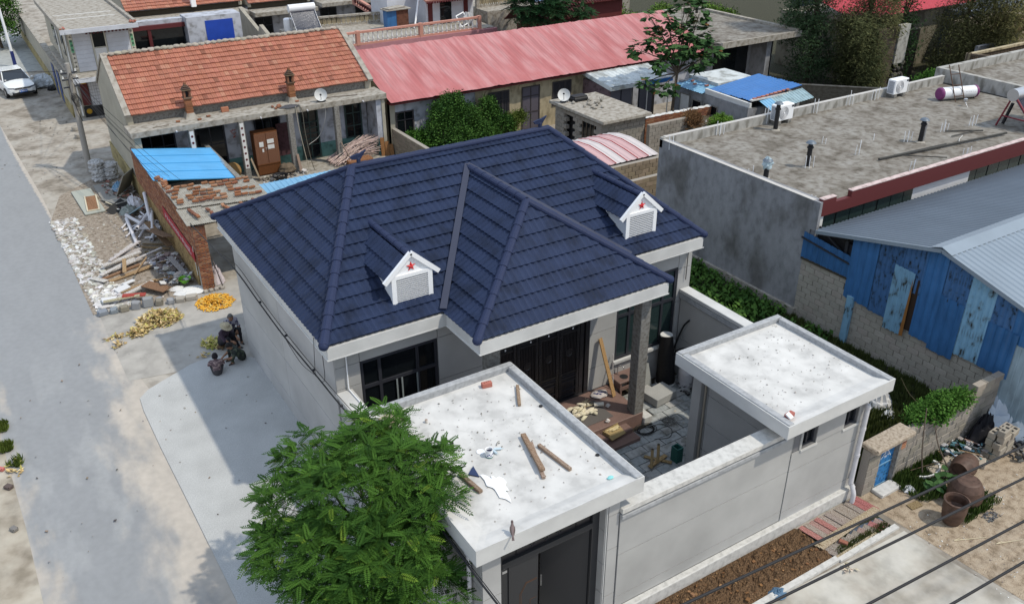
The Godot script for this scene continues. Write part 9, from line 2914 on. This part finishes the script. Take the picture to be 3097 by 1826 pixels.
	for i in 10:
		var x:=14.35+i*0.20
		plank("faded_board",V(x,0.05,-9.16),V(x+0.12,0.045,-8.84),0.185,0.02,[k3(0.40,0.30,0.28),k3(0.36,0.33,0.30),k3(0.45,0.20,0.20)][i % 3 if i>5 else 1],"faded short board in the lower row of boards before the bed","board","faded boards along the front wall")
	for i in 3:
		plank("tan_lath",V(14.2+i*0.02,0.09+i*0.012,-9.32+i*0.09),V(16.5,0.09+i*0.012,-9.42+i*0.05),0.085,0.018,k3(0.50,0.43,0.31),["upper of the three long tan laths lying across the boards","middle one of the three long tan laths lying across the boards","lower of the three long tan laths lying across the boards"][i],"lath")
	plank("tan_lath",V(14.30,0.075,-8.80),V(15.8,0.075,-8.83),0.05,0.02,k3(0.52,0.45,0.33),"pale lath edging the mossy strip","lath")
	cloth("blue_black_sheet","dark blue grey plastic film lying over the lower boards",V(15.75,0.05,-9.1),0.55,0.12,0.03,k3(0.09,0.11,0.15),27)
	for q in [[14.85,-9.02,k3(0.30,0.12,0.08),"red brick lying on the lower row of faded boards"]]:
		var b:=MB.new(); b.col=q[2]; b.cbox(V(q[0],0.10,q[1]),V(0.11,0.075,0.2),0.008,Basis(Vector3.UP,0.4))
		solo("brick",b,M.vc,q[3],"brick",V(q[0],0.06,q[1]))
	cloth("blue_bag","crumpled dark blue bag at the kerb of the soil bed",V(12.4,0.05,-8.78),0.22,0.16,0.12,k3(0.09,0.16,0.24),28)
	var hk:=thing("corn_husks","few pale husks on the alley concrete below the bed kerb","husks",V(14.35,0,-8.45))
	hk.set_meta("kind","stuff"); husks(hk,10,V(14.35,0.01,-8.45),0.1,0.16,0.02,[k3(0.62,0.55,0.42)])
	for q in [[17.2,-7.7,17.95,-7.35,"left pale stripped stalk lying on the sandy lane"],[17.95,-7.1,18.6,-6.85,"right pale stripped stalk lying on the sandy lane"]]:
		var b:=MB.new(); b.col=k3(0.60,0.52,0.36); b.tube([V(q[0],0.025,q[1]),V(q[2],0.025,q[3])],0.012,0.006,5); b.tube([V(q[0],0.02,q[1]),V(q[0]+0.2,0.02,q[1]+0.02)],0.012,0.006,5)
		solo("stalk",b,M.vcflat,q[4],"stalk",V(q[0],0.01,q[1]))
	var ash:=MB.new()
	chips(ash,90,func():return V(18.75+rr(-0.25,0.25),0.01,-7.75+rr(-0.12,0.14)),0.02,0.08,[k3(0.06,0.06,0.065),k3(0.15,0.15,0.15)],0.3)
	chips(ash,300,func():return V(rr(16.6,21),0.008,rr(-8.6,-5)),0.012,0.05,[k3(0.55,0.52,0.48),k3(0.25,0.2,0.16),k3(0.65,0.64,0.62)],0.3)
	chips(ash,120,func():return V(rr(18.0,19.6),0.02,rr(-8.6,-7.9)),0.015,0.05,[k3(0.72,0.72,0.70),k3(0.6,0.6,0.58)],0.4)
	chips(ash,130,func():return V(rr(9,14.3),0.075,rr(-9.95,-8.95)),0.03,0.1,[k3(0.24,0.12,0.05),k3(0.18,0.09,0.04),k3(0.30,0.17,0.08)],0.7)
	solo("litter",ash,M.vc,"ash patch, pebbles, clods and white crumbs on lane and bed","litter",V(18.5,0,-7.5),"","stuff")
	for q in [[5.05,-13.35,0.1,"pale blue grey slab lying by the tree's trunk"],[5.32,-13.6,0.1,"second pale slab behind the first by the tree"]]:
		var b:=MB.new(); b.col=k3(0.40,0.43,0.45); b.cbox(V(q[0],0.07,q[1]),V(0.42,0.06,0.26),0.01,Basis(Vector3.UP,0.3))
		solo("stone_slab",b,M.block,q[3],"stone slab",V(q[0],0.036,q[1]))
	cloth("red_wrapper","dark red crumpled wrapper on the apron by the gatehouse",V(5.5,0.04,-13.05),0.12,0.1,0.1,k3(0.18,0.05,0.05),31)
func porch_things()->void:
	var c:=thing("wardrobe","tall brown two door wardrobe standing on the porch","wardrobe",V(11.35,0.3,-40.4))
	var wd:=k3(0.20,0.075,0.025)
	var b:=MB.new(); b.col=wd; b.cbox(V(11.4,1.38,-40.45),V(1.15,2.1,0.5),0.012)
	part("carcass",b,c,M.wood)
	for s in [-1,1]:
		var d:=MB.new(); d.col=wd.lightened(0.05); d.cbox(V(11.4+s*0.285,1.62,-40.19),V(0.55,1.5,0.03),0.006)
		var dn:=part("door",d,c,M.wood)
		var k:=MB.new(); k.cbox(V(11.4+s*0.05,1.6,-40.165),V(0.025,0.12,0.02),0.004)
		part("handle",k,dn,M.steel)
	var dr:=MB.new(); dr.col=wd.darkened(0.1); dr.cbox(V(11.4,0.6,-40.19),V(1.1,0.45,0.03),0.006); dr.box(V(11.4,0.86,-40.17),V(1.12,0.05,0.04))
	part("drawer",dr,c,M.wood)
	var pp:=MB.new()
	for q in [[11.6,1.95,0.32,0.2],[11.6,1.68,0.32,0.2],[11.15,1.85,0.2,0.24],[11.2,1.55,0.08,0.16]]:pp.box(V(q[0],q[1],-40.17),V(q[2],q[3],0.006),Basis(Vector3.BACK,rr(-0.06,0.06)))
	part("paper",pp,c,M.offwhite)
	var dk:=MB.new(); dk.bx(12.15,0.9,-40.9,12.75,2.5,-40.85)
	solo("dark_board",dk,mat("maroonboard",k3(0.075,0.035,0.04),0.9,"stain",V(1,1,1)),"dark maroon board standing behind the wardrobe","board",V(12.4,0.3,-40.9))
	var bs:=thing("firewood","big bundle of pale peeled sticks heaped on the porch","sticks",V(16.3,0.3,-40.4))
	for g in 4:
		var m:=MB.new()
		for i in 60:
			m.col=jit(k3(0.52,0.40,0.36),0.2)
			var h:=rr(0.0,1.0)
			var a:=V(14.3+rr(0,0.9),0.33+h*0.25,-39.9+rr(-0.6,0.5))
			var e:=V(16.6+rr(-0.5,0.5),0.4+h*0.95,-40.3+rr(-0.5,0.6))
			m.tube([a,a.lerp(e,0.5)+V(0,rr(0.0,0.12)+0.1*h,0),e],0.018,0.010,4,false)
		part("stick_layer",m,bs,M.vcflat).set_meta("kind","stuff")
	var bk:=MB.new(); bk.col=k3(0.34,0.17,0.09); bk.cbox(V(15.7,0.42,-39.5),V(1.3,0.2,0.6),0.02)
	solo("low_bench",bk,M.wood,"low brown bench under the near end of the sticks","bench",V(15.7,0.3,-39.5))
	for q in [[17.15,-39.7,1.0,"tallest brown board leaning at the porch end"],[17.35,-39.6,0.8,"middle brown board leaning at the porch end"],[17.55,-39.5,0.65,"shortest brown board leaning at the porch end"]]:
		plank("leaning_plank",V(q[0],0.02,q[1]),V(q[0]+0.05,q[2]+0.2,q[1]- 0.25),0.2,0.04,k3(0.33,0.17,0.07),q[3],"board")
	plank("leaning_pole",V(15.45,0.1,-39.3),V(14.95,1.4,-39.78),0.05,0.05,k3(0.38,0.31,0.26),"pole leaning on the rightmost porch column","pole")
	plank("leaning_plank",V(12.75,0.3,-39.6),V(12.7,1.2,-39.8),0.14,0.04,k3(0.40,0.31,0.25),"short board leaning on the third porch column","board")
	plank("leaning_plank",V(10.75,0.3,-39.8),V(10.5,1.35,-39.9),0.3,0.03,k3(0.45,0.38,0.28),"pale board leaning beside the tiled porch column","board")
	var tb:=MB.new(); tb.lathe(V(11.6,0.3,-39.35),[Vector2(0.30,0),Vector2(0.36,0.2),Vector2(0.37,0.22),Vector2(0.32,0.2),Vector2(0.28,0.06),Vector2(0,0.05)],16)
	solo("black_tub",tb,M.rubber,"round black rubber tub on the porch floor","tub",V(11.6,0.3,-39.35))
	var sk:=MB.new(); sk.col=k3(0.13,0.10,0.07); sk.blob(V(12.15,0.55,-39.9),V(0.4,0.28,0.35),0.4,4,9)
	solo("dark_sack",sk,M.vcflat,"dark brown sack slumped by the third porch column","sack",V(12.15,0.3,-39.9))
	var bt:=MB.new(); bt.col=k3(0.36,0.22,0.09); bt.lathe(V(9.75,0.7,-40.6),[Vector2(0,0.1),Vector2(0.35,0.08),Vector2(0.4,0.0),Vector2(0,0.02)],18,Basis(Vector3.RIGHT,1.2))
	solo("basket_tray",bt,M.vc,"round woven tray leaning below the window by the tiled column","tray",V(9.75,0.3,-40.6))
	var cl:=MB.new()
	chips(cl,90,func():return V(rr(10.6,13),rr(0.31,0.42),rr(-39.9,-39.2)),0.05,0.25,[k3(0.55,0.53,0.5),k3(0.2,0.17,0.14),k3(0.4,0.36,0.3),k3(0.1,0.1,0.1)],0.35)
	solo("clutter",cl,M.vc,"pale rags and clutter strewn on the porch floor","clutter",V(11.8,0.3,-39.5),"","stuff")
	var d:=thing("satellite_dish","round white satellite dish on the porch canopy edge","satellite dish",V(14.3,3.45,-40.1))
	dish(d,V(14.3,3.78,-40.1),0.30,V(-0.35,0.25,0.9))
	for i in 9:
		var p:=V([12.0,12.15,12.3,12.05,12.35,7.7,9.0,13.3,8.6][i]+rr(-0.05,0.05),3.45,[-40.4,-40.2,-40.3,-40.05,-40.5,-40.4,-40.5,-40.7,-40.2][i])
		var b2:=MB.new(); b2.col=jit(k3(0.28,0.12,0.07),0.25); b2.cbox(p+V(0,0.04,0),V(0.18,0.07,0.11),0.012,Basis(Vector3.UP,rr(0,3)))
		solo("brick_fragment",b2,M.vc,"broken brick piece lying on the porch canopy","brick",p,"brick pieces on the porch canopy")
	cloth("grey_rag","grey black rag on the porch canopy near its edge",V(12.7,3.5,-40.0),0.45,0.2,0.1,k3(0.07,0.07,0.075),41)
	get_child(get_child_count()- 1).position.y=3.45
	plank("thin_pole",V(14.6,3.5,-40.5),V(16.2,3.48,-40.2),0.03,0.03,k3(0.15,0.12,0.09),"thin dark pole lying on the porch canopy at right","pole")
	plank("thin_pole",V(6.5,3.47,-40.1),V(7.2,3.47,-40.15),0.025,0.02,k3(0.22,0.18,0.13),"short thin stick lying on the porch canopy at left","stick")
	rope("cable","pale cable hanging down from the canopy beside a column",[V(12.9,3.5,-39.8),V(12.92,2.6,-39.75),V(13.05,1.4,-39.75),V(13.2,0.4,-39.8)],0.016,k3(0.42,0.38,0.30),"cable")
	rope("cable","dark hose dangling from the canopy to the porch floor",[V(12.8,3.5,-40.1),V(13.15,3.4,-39.78),V(13.2,2.2,-39.76),V(13.3,1.0,-39.7),V(13.4,0.35,-39.6)],0.018,k3(0.12,0.11,0.09),"cable")
	rope("cable","thin white wire looping from the dish to the porch door",[V(14.4,3.5,-39.85),V(14.35,2.6,-40.0),V(14.1,1.7,-40.4),V(13.5,1.4,-40.3)],0.011,k3(0.5,0.5,0.48),"cable")
	var ls:=thing("sheet_lean_to","pale blue ribbed sheet roof running behind the new house","lean-to",V(13,0,-32.5))
	for k in 10:
		var m:=MB.new()
		m.col=Color(1,1,1).darkened(rr(0,0.15))
		m.sheet(V(8.85+k*0.86,2.36,-33.7),V(1,0,0),0.855,V(0,-0.10,1).normalized(),4.2,0.215,0.022,0.6)
		part("roof_sheet",m,ls,M.paleblue)
	var lw:=MB.new()
	for x in [9.0,13.0,17.2]:lw.bx(x,0,-33.5,x+0.1,2.3,-33.4); lw.bx(x,0,-29.8,x+0.1,1.9,-29.7)
	part("post",lw,ls,M.bark)
	var bw:=thing("yard_wall","rear yard wall of the new house below the lean-to","wall",V(11,0,-26.8))
	var bwm:=MB.new(); bwm.bx(8.9,0,-29.6,21.5,1.7,-29.4)
	part("core",bwm,bw,M.post)
func wires()->void:
	var y:=[[-3.87,-3.56,4.19,8.84],[-3.48,-3.25,4.81,8.33],[-3.01,-2.88,5.55,7.70],[-2.62,-2.57,6.16,7.17]]
	for i in 4:
		var q:Array=y[i]
		var d:float=(q[1]- q[0])/(q[3]- q[2])
		var m:=MB.new()
		m.tube([V(-8,9.0,q[0]+d*(-8-q[2])),V(q[2],9.0,q[0]),V(q[3],9.0,q[1]),V(26,9.0,q[0]+d*(26-q[2]))],0.0135,-1,8)
		solo("power_line",m,M.rubber,["uppermost of the four black overhead cables crossing the lower right","second of the four black overhead cables from above","third of the four black overhead cables from above","lowest of the four black overhead cables at the lower right corner"][i],"cable",V(8,9,q[0]),"overhead cables at the lower right")
	var c:=thing("service_cable","bundled black cable strung along the new house's left wall","cable",V(5.5,3.0,-20))
	var m1:=MB.new()
	m1.tube(spl([V(5.52,2.55,-31.5),V(5.5,2.97,-27.4),V(5.5,3.25,-24.6),V(5.5,3.15,-22.3),V(5.5,3.08,-20.3),V(5.5,3.15,-18.0),V(5.46,3.28,-16.2),V(5.4,3.55,-14.0),V(5.4,3.5,-10.8),V(5.4,3.43,-9.1),V(5.4,3.5,-4)],6),0.021,-1,6)
	part("main_cable",m1,c,M.rubber)
	var m2:=MB.new()
	m2.tube(spl([V(5.56,2.9,-27),V(5.56,3.4,-24.6),V(5.56,3.24,-22.3),V(5.54,3.2,-19.8),V(5.54,3.3,-17.0),V(5.46,3.62,-14.0),V(5.44,3.45,-10),V(5.44,3.4,-6)],6),0.009,-1,5)
	m2.tube(spl([V(5.5,3.1,-20.4),V(5.52,2.85,-19.2),V(5.5,3.12,-18.0)],6),0.008,-1,4)
	m2.tube(spl([V(5.42,4.6,-17.0),V(5.45,3.6,-17.1),V(5.5,3.2,-17.5)],6),0.008,-1,4); m2.tube(spl([V(5.36,4.6,-17.3),V(5.4,3.7,-17.6),V(5.5,3.1,-18.0)],6),0.007,-1,4)
	part("thin_wire",m2,c,M.rubber)
	for z in [-22.4,-20.2,-18.2,-16.4]:
		var k:=MB.new(); k.cbox(V(5.53,3.15,z),V(0.08,0.06,0.05),0.01)
		part("clip",k,c,M.frame)
	var v:=thing("village_wires","thin dark wires fanning from the utility pole over the tiled house gable","wires",V(4.3,4.9,-46))
	for q in [[V(4.3,5.0,-46.2),V(-2.5,5.6,-50.0),0.25],[V(4.35,4.9,-46.1),V(5.6,3.3,-41.4),0.1],[V(4.35,4.7,-46.1),V(5.52,2.9,-40.0),0.15],[V(4.3,4.6,-46.1),V(5.55,2.95,-34.0),0.35],[V(4.35,4.85,-46.1),V(5.5,2.9,-32.5),0.4],[V(4.3,4.9,-46.3),V(5.5,2.9,-56.2),0.1],[V(4.3,4.7,-46.3),V(6.6,2.4,-56.4),0.2],[V(4.3,4.95,-46.2),V(5.4,5.2,-55),0.1],[V(4.4,4.6,-46.0),V(6.3,2.7,-35.0),0.3],[V(4.4,4.5,-46.0),V(6.0,2.75,-35.5),0.35]]:
		var m:=MB.new(); m.tube(arc(q[0],q[1],q[2],12),0.010,-1,4,false)
		part("wire",m,v,M.rubber)
func flesh(mb:MB,bones:Array,cell:float,k:float,pat:Callable)->void:
	var lo:=V(1e9,1e9,1e9)
	var hi:=-lo
	for b in bones:
		var r:=maxf(b[2],b[3])+3*cell
		lo=lo.min(b[0]- V(r,r,r)).min(b[1]- V(r,r,r))
		hi=hi.max(b[0]+V(r,r,r)).max(b[1]+V(r,r,r))
	var n:=Vector3i(((hi-lo)/cell).ceil())+Vector3i.ONE
	var f:=PackedFloat32Array(); f.resize(n.x*n.y*n.z); f.fill(9.0)
	var who:=PackedByteArray(); who.resize(f.size())
	var best:=PackedFloat32Array(); best.resize(f.size()); best.fill(9.0)
	for bi in bones.size():
		var b:Array=bones[bi]
		var A:Vector3=b[0]; var D:Vector3=b[1]- A
		var dd:=maxf(D.length_squared(),1e-9)
		var r0:float=b[2]; var r1:float=b[3]
		var R:=maxf(r0,r1)+k+2*cell
		var a:=Vector3i(((A.min(b[1])- V(R,R,R)- lo)/cell).floor()).clamp(Vector3i.ZERO,n-Vector3i.ONE)
		var e:=Vector3i(((A.max(b[1])+V(R,R,R)- lo)/cell).ceil()).clamp(Vector3i.ZERO,n-Vector3i.ONE)
		for z in range(a.z,e.z+1):
			for y in range(a.y,e.y+1):
				var row:=(z*n.y+y)*n.x
				for x in range(a.x,e.x+1):
					var p:=lo+V(x,y,z)*cell-A
					var t:=clampf(p.dot(D)/dd,0,1)
					var d:=(p-D*t).length()- lerpf(r0,r1,t)
					var i:=row+x
					if d<best[i]:best[i]=d; who[i]=bi
					var h:=maxf(k-absf(f[i]- d),0.0)/k
					f[i]=minf(f[i],d)- h*h*k*0.25
	var idx:={}
	var vs:=[]
	var ns:=[]
	var cs:=[]
	var off:=[0,1,n.x,n.x+1,n.x*n.y,n.x*n.y+1,n.x*n.y+n.x,n.x*n.y+n.x+1]
	var oc:=[V(0,0,0),V(1,0,0),V(0,1,0),V(1,1,0),V(0,0,1),V(1,0,1),V(0,1,1),V(1,1,1)]
	var ed:=[[0,1],[2,3],[4,5],[6,7],[0,2],[1,3],[4,6],[5,7],[0,4],[1,5],[2,6],[3,7]]
	for z in n.z-1:
		for y in n.y-1:
			for x in n.x-1:
				var i:=(z*n.y+y)*n.x+x
				var m:=0
				for q in 8:
					if f[i+off[q]]<0:m |=1<<q
				if m==0 or m==255:continue
				var s:=Vector3.ZERO
				var c:=0
				for q in ed:
					var u:float=f[i+off[q[0]]]; var w:float=f[i+off[q[1]]]
					if (u<0)!=(w<0):
						s+=oc[q[0]].lerp(oc[q[1]],u/(u-w)); c+=1
				idx[i]=vs.size()
				vs.append(lo+(V(x,y,z)+s/c)*cell)
				ns.append(V(f[i+1]+f[i+off[3]]+f[i+off[5]]+f[i+off[7]]- f[i]- f[i+off[2]]- f[i+off[4]]- f[i+off[6]],f[i+off[2]]+f[i+off[3]]+f[i+off[6]]+f[i+off[7]]- f[i]- f[i+1]- f[i+off[4]]- f[i+off[5]],f[i+off[4]]+f[i+off[5]]+f[i+off[6]]+f[i+off[7]]- f[i]- f[i+1]- f[i+off[2]]- f[i+off[3]]).normalized())
				cs.append(pat.call(bones[who[i]][4],vs[-1]))
	var ax:=[1,n.x,n.x*n.y]
	for i in idx:
		for d in 3:
			var u:int=ax[(d+1)% 3]; var w:int=ax[(d+2)% 3]
			if (f[i]<0)==(f[i+ax[d]]<0):continue
			if not (idx.has(i-u) and idx.has(i-w) and idx.has(i-u-w)):continue
			var q:=[idx[i],idx[i-u],idx[i-u-w],idx[i-w]]
			if f[i]>=0:q.reverse()
			for t in [[0,1,2],[0,2,3]]:
				mb.col=cs[q[t[0]]]
				mb.stri(vs[q[t[0]]],vs[q[t[1]]],vs[q[t[2]]],ns[q[t[0]]],ns[q[t[1]]],ns[q[t[2]]])
func hand_bones(w:Vector3,dir:Vector3,up:Vector3,s:float,c:Color)->Array:
	var sd:=dir.cross(up).normalized()
	up=sd.cross(dir)
	var b:=[[w,w+dir*0.06*s,0.022*s,0.026*s,c],[w+sd*0.018*s,w+dir*0.075*s+sd*0.026*s,0.018*s,0.014*s,c],[w-sd*0.018*s,w+dir*0.075*s-sd*0.026*s,0.018*s,0.014*s,c]]
	for i in 4:
		var o:=(i-1.5)*0.019*s
		var p0:=w+dir*0.075*s+sd*o
		var l:float=[0.034,0.042,0.040,0.030][i]*s
		var p1:=p0+(dir*0.9-up*0.35).normalized()*l
		var p2:=p1+(dir*0.5-up*0.85).normalized()*l*0.8
		b.append([p0,p1,0.0095*s,0.009*s,c]); b.append([p1,p2,0.009*s,0.0075*s,c])
	b.append([w+dir*0.02*s+sd*0.025*s,w+dir*0.055*s+sd*0.055*s-up*0.01*s,0.012*s,0.010*s,c])
	b.append([w+dir*0.055*s+sd*0.055*s-up*0.01*s,w+dir*0.085*s+sd*0.05*s-up*0.02*s,0.010*s,0.008*s,c])
	return b
func seated(label:String,at:Vector3,turn:float,s:float,seat:float,lean:float,shirt:Color,trousers:Color,pat_a:Color,pat_s:float,hair:Color,o:={})->void:
	var skin:=k3(0.26,0.145,0.09)
	var who:=thing("person",label,"person",at,"people sitting in the shade of the house",turn)
	var L:=func(x:float,y:float,z:float)->Vector3:return V(x,y,z)*s
	var st:=seat/s
	var hip:=V(0,st+0.10,0)
	var ch:=hip+V(0,0.36*cos(lean),0.36*sin(lean))
	var nk:=hip+V(0,0.50*cos(lean),0.50*sin(lean))
	var hd:=nk+V(0,0.13,0.05+lean*0.04)
	var B:=[]
	var add:=func(a:Vector3,b:Vector3,r0:float,r1:float,c:Color)->void:B.append([a*s,b*s,r0*s,r1*s,c])
	add.call(hip,hip+V(0,0.12,0.02),0.145,0.13,trousers)
	add.call(hip+V(0,0.10,0.02),ch,0.135,0.15,shirt)
	add.call(ch+V(-0.10,0.02,0),ch+V(0.10,0.02,0),0.125,0.125,shirt)
	add.call(ch,nk,0.11,0.055,shirt)
	add.call(nk,hd-V(0,0.05,0.01),0.05,0.05,skin)
	var knee_y:float=o.get("knee",0.50); var kz:float=o.get("kz",0.36); var fz:float=o.get("fz",0.52)
	var sh:Array=o.get("hands",[V(0.12,0.42,0.46),V(-0.10,0.40,0.44)])
	for i in 2:
		var q:=1.0 if i==0 else -1.0
		var sp:=ch+V(q*0.175,0.09,0.0)
		var hw:Vector3=sh[i]
		var el:Vector3=(sp+hw)*0.5+V(q*o.get("elbow",0.10),-0.08,-0.04)
		add.call(ch+V(q*0.1,0.08,0),sp,0.08,0.072,shirt)
		add.call(sp,el,0.066,0.052,shirt)
		add.call(el,hw,0.045,0.030,skin if o.get("short",true) else shirt)
		var hp:=hip+V(q*0.095,0.0,0.02)
		var kn:=V(q*o.get("spread",0.17),knee_y,kz)
		var an:=V(q*o.get("ank",0.13),0.085,fz)
		add.call(hp,kn,0.098,0.066,trousers)
		add.call(kn,kn.lerp(an,0.4),0.062,0.058,trousers)
		add.call(kn.lerp(an,0.4),an,0.056,0.040,trousers if o.get("long",true) else skin)
		add.call(an,an+V(0,-0.035,0.02),0.040,0.038,skin)
		add.call(an+V(0,-0.045,-0.03),an+V(q*0.02,-0.058,0.13),0.036,0.027,o.get("shoe",k3(0.03,0.03,0.03)))
	var nz:=FastNoiseLite.new(); nz.seed=int(at.x*100); nz.frequency=pat_s; nz.fractal_octaves=2
	var pat:=func(c:Color,p:Vector3)->Color:
		if c==shirt or (o.get("camo",false) and c==trousers):
			var v:=nz.get_noise_3dv(p)
			return c.lerp(pat_a,smoothstep(0.08,0.16,v))
		return c
	var m:=MB.new()
	flesh(m,B,0.019,0.035,pat)
	for i in 2:
		var hw:Vector3=sh[i]*s
		var dir:Vector3=(V(-0.2 if i==0 else 0.2,-0.35,0.6)).normalized()
		flesh(m,hand_bones(hw,dir,V(0,1,0.4),s*1.05,skin),0.0065 if s>0.85 else 0.006,0.008,func(c,_p):return c)
	var H:=[]
	var h:Vector3=hd*s
	var yaw:float=o.get("look",0.0); var nod:float=o.get("nod",0.2)
	var R:=Basis.from_euler(V(nod,yaw,0))
	var hs:float=s*o.get("head",1.0)
	var ad:=func(a:Vector3,b:Vector3,r0:float,r1:float,c:Color)->void:H.append([h+R*a*hs,h+R*b*hs,r0*hs,r1*hs,c])
	ad.call(V(0,0.03,-0.02),V(0,0.025,0.015),0.088,0.084,skin); ad.call(V(0,-0.02,0.025),V(0,-0.075,0.045),0.066,0.040,skin)
	ad.call(V(-0.03,-0.05,0.03),V(0.03,-0.05,0.03),0.045,0.045,skin)
	ad.call(V(0,0.01,0.088),V(0,-0.022,0.108),0.010,0.015,skin)
	for q in [-1.0,1.0]:
		ad.call(V(q*0.086,0.01,-0.005),V(q*0.09,-0.025,0.0),0.014,0.011,skin)
		ad.call(V(q*0.032,0.028,0.080),V(q*0.034,0.028,0.082),0.012,0.012,k3(0.04,0.025,0.02))
	ad.call(V(-0.02,-0.055,0.086),V(0.02,-0.055,0.086),0.008,0.008,k3(0.20,0.075,0.06))
	flesh(m,H,0.0075,0.014,func(c,_p):return c)
	lpart("body",m,who,M.vcflat)
	var hm:=MB.new()
	var HB:=[]
	var ah:=func(a:Vector3,b:Vector3,r:float)->void:HB.append([h+R*a*hs,h+R*b*hs,r*hs,r*hs,hair])
	ah.call(V(0,0.052,-0.025),V(0,0.050,0.005),0.086); ah.call(V(-0.03,0.0,-0.055),V(0.03,0.0,-0.055),0.068); ah.call(V(-0.05,0.03,-0.02),V(-0.05,-0.01,-0.03),0.048); ah.call(V(0.05,0.03,-0.02),V(0.05,-0.01,-0.03),0.048)
	flesh(hm,HB,0.009,0.02,func(c,_p):return c*(0.9+0.2*absf(sin(_p.x*90))))
	lpart("hair",hm,who,M.vcflat)
	if o.has("hat"):
		var ht:=MB.new(); ht.col=o.hat
		ht.lathe(h+R*V(0,0.055,-0.01)*hs,[Vector2(0.205,-0.035),Vector2(0.15,-0.012),Vector2(0.108,0.0),Vector2(0.102,0.05),Vector2(0.075,0.095),Vector2(0.0,0.105)],20,R)
		ht.lathe(h+R*V(0,0.052,-0.01)*hs,[Vector2(0.0,0.0),Vector2(0.108,0.0),Vector2(0.15,-0.014),Vector2(0.205,-0.037)],20,R)
		lpart("sun_hat",ht,who,M.vc)
	if seat>0.1:
		var sl:=thing("stool","low wooden stool under the "+o.get("who","seated person"),"stool",at,"low stools",turn)
		var sm:=MB.new(); sm.col=k3(0.20,0.13,0.07); sm.cbox(V(0,seat-0.05,-0.02),V(0.34,0.04,0.24),0.008)
		lpart("seat",sm,sl,M.wood)
		for x in [-0.13,0.13]:
			for z in [-0.1,0.07]:
				var lg:=MB.new(); lg.col=k3(0.18,0.11,0.06); lg.cbox(V(x,(seat-0.07)/2,z),V(0.035,seat-0.07,0.035),0.005)
				lpart("leg",lg,sl,M.wood)
func people()->void:
	seated("child with black hair and flowery top sitting with its back to us",V(4.38,0.036,-24.35),PI-0.25,0.80,0.0,0.25,k3(0.11,0.075,0.085),k3(0.05,0.045,0.05),k3(0.30,0.22,0.21),9.0,k3(0.012,0.010,0.012),{"hands":[V(0.26,0.42,0.26),V(-0.26,0.42,0.26)],"elbow":0.06,"knee":0.36,"kz":0.34,"fz":0.42,"spread":0.24,"ank":0.10,"head":1.15})
	seated("person in dark green camouflage bent forward, sitting against the wall",V(5.30,0.036,-24.85),-PI/2+0.1,0.95,0.0,0.62,k3(0.022,0.030,0.024),k3(0.020,0.026,0.022),k3(0.055,0.070,0.045),6.0,k3(0.015,0.013,0.013),{"camo":true,"short":true,"hands":[V(0.16,0.30,0.62),V(-0.06,0.28,0.60)],"knee":0.46,"kz":0.30,"fz":0.38,"nod":0.7,"shoe":k3(0.05,0.035,0.03)})
	seated("person in dark purple shirt and straw sun hat husking corn",V(4.98,0.0,-25.90),0.75,0.98,0.16,0.40,k3(0.045,0.030,0.045),k3(0.015,0.014,0.016),k3(0.055,0.04,0.055),4.0,k3(0.03,0.03,0.03),{"hat":k3(0.46,0.40,0.28),"short":true,"hands":[V(0.12,0.42,0.52),V(-0.12,0.40,0.50)],"nod":0.5,"who":"person in the straw hat"})
	seated("grey haired person in white and blue patterned shirt facing us",V(5.42,0.0,-26.35),0.1,0.95,0.2,0.25,k3(0.30,0.28,0.32),k3(0.018,0.017,0.02),k3(0.05,0.05,0.10),11.0,k3(0.10,0.095,0.09),{"short":true,"hands":[V(0.10,0.44,0.34),V(-0.12,0.46,0.32)],"nod":0.1,"who":"person in the patterned shirt"})
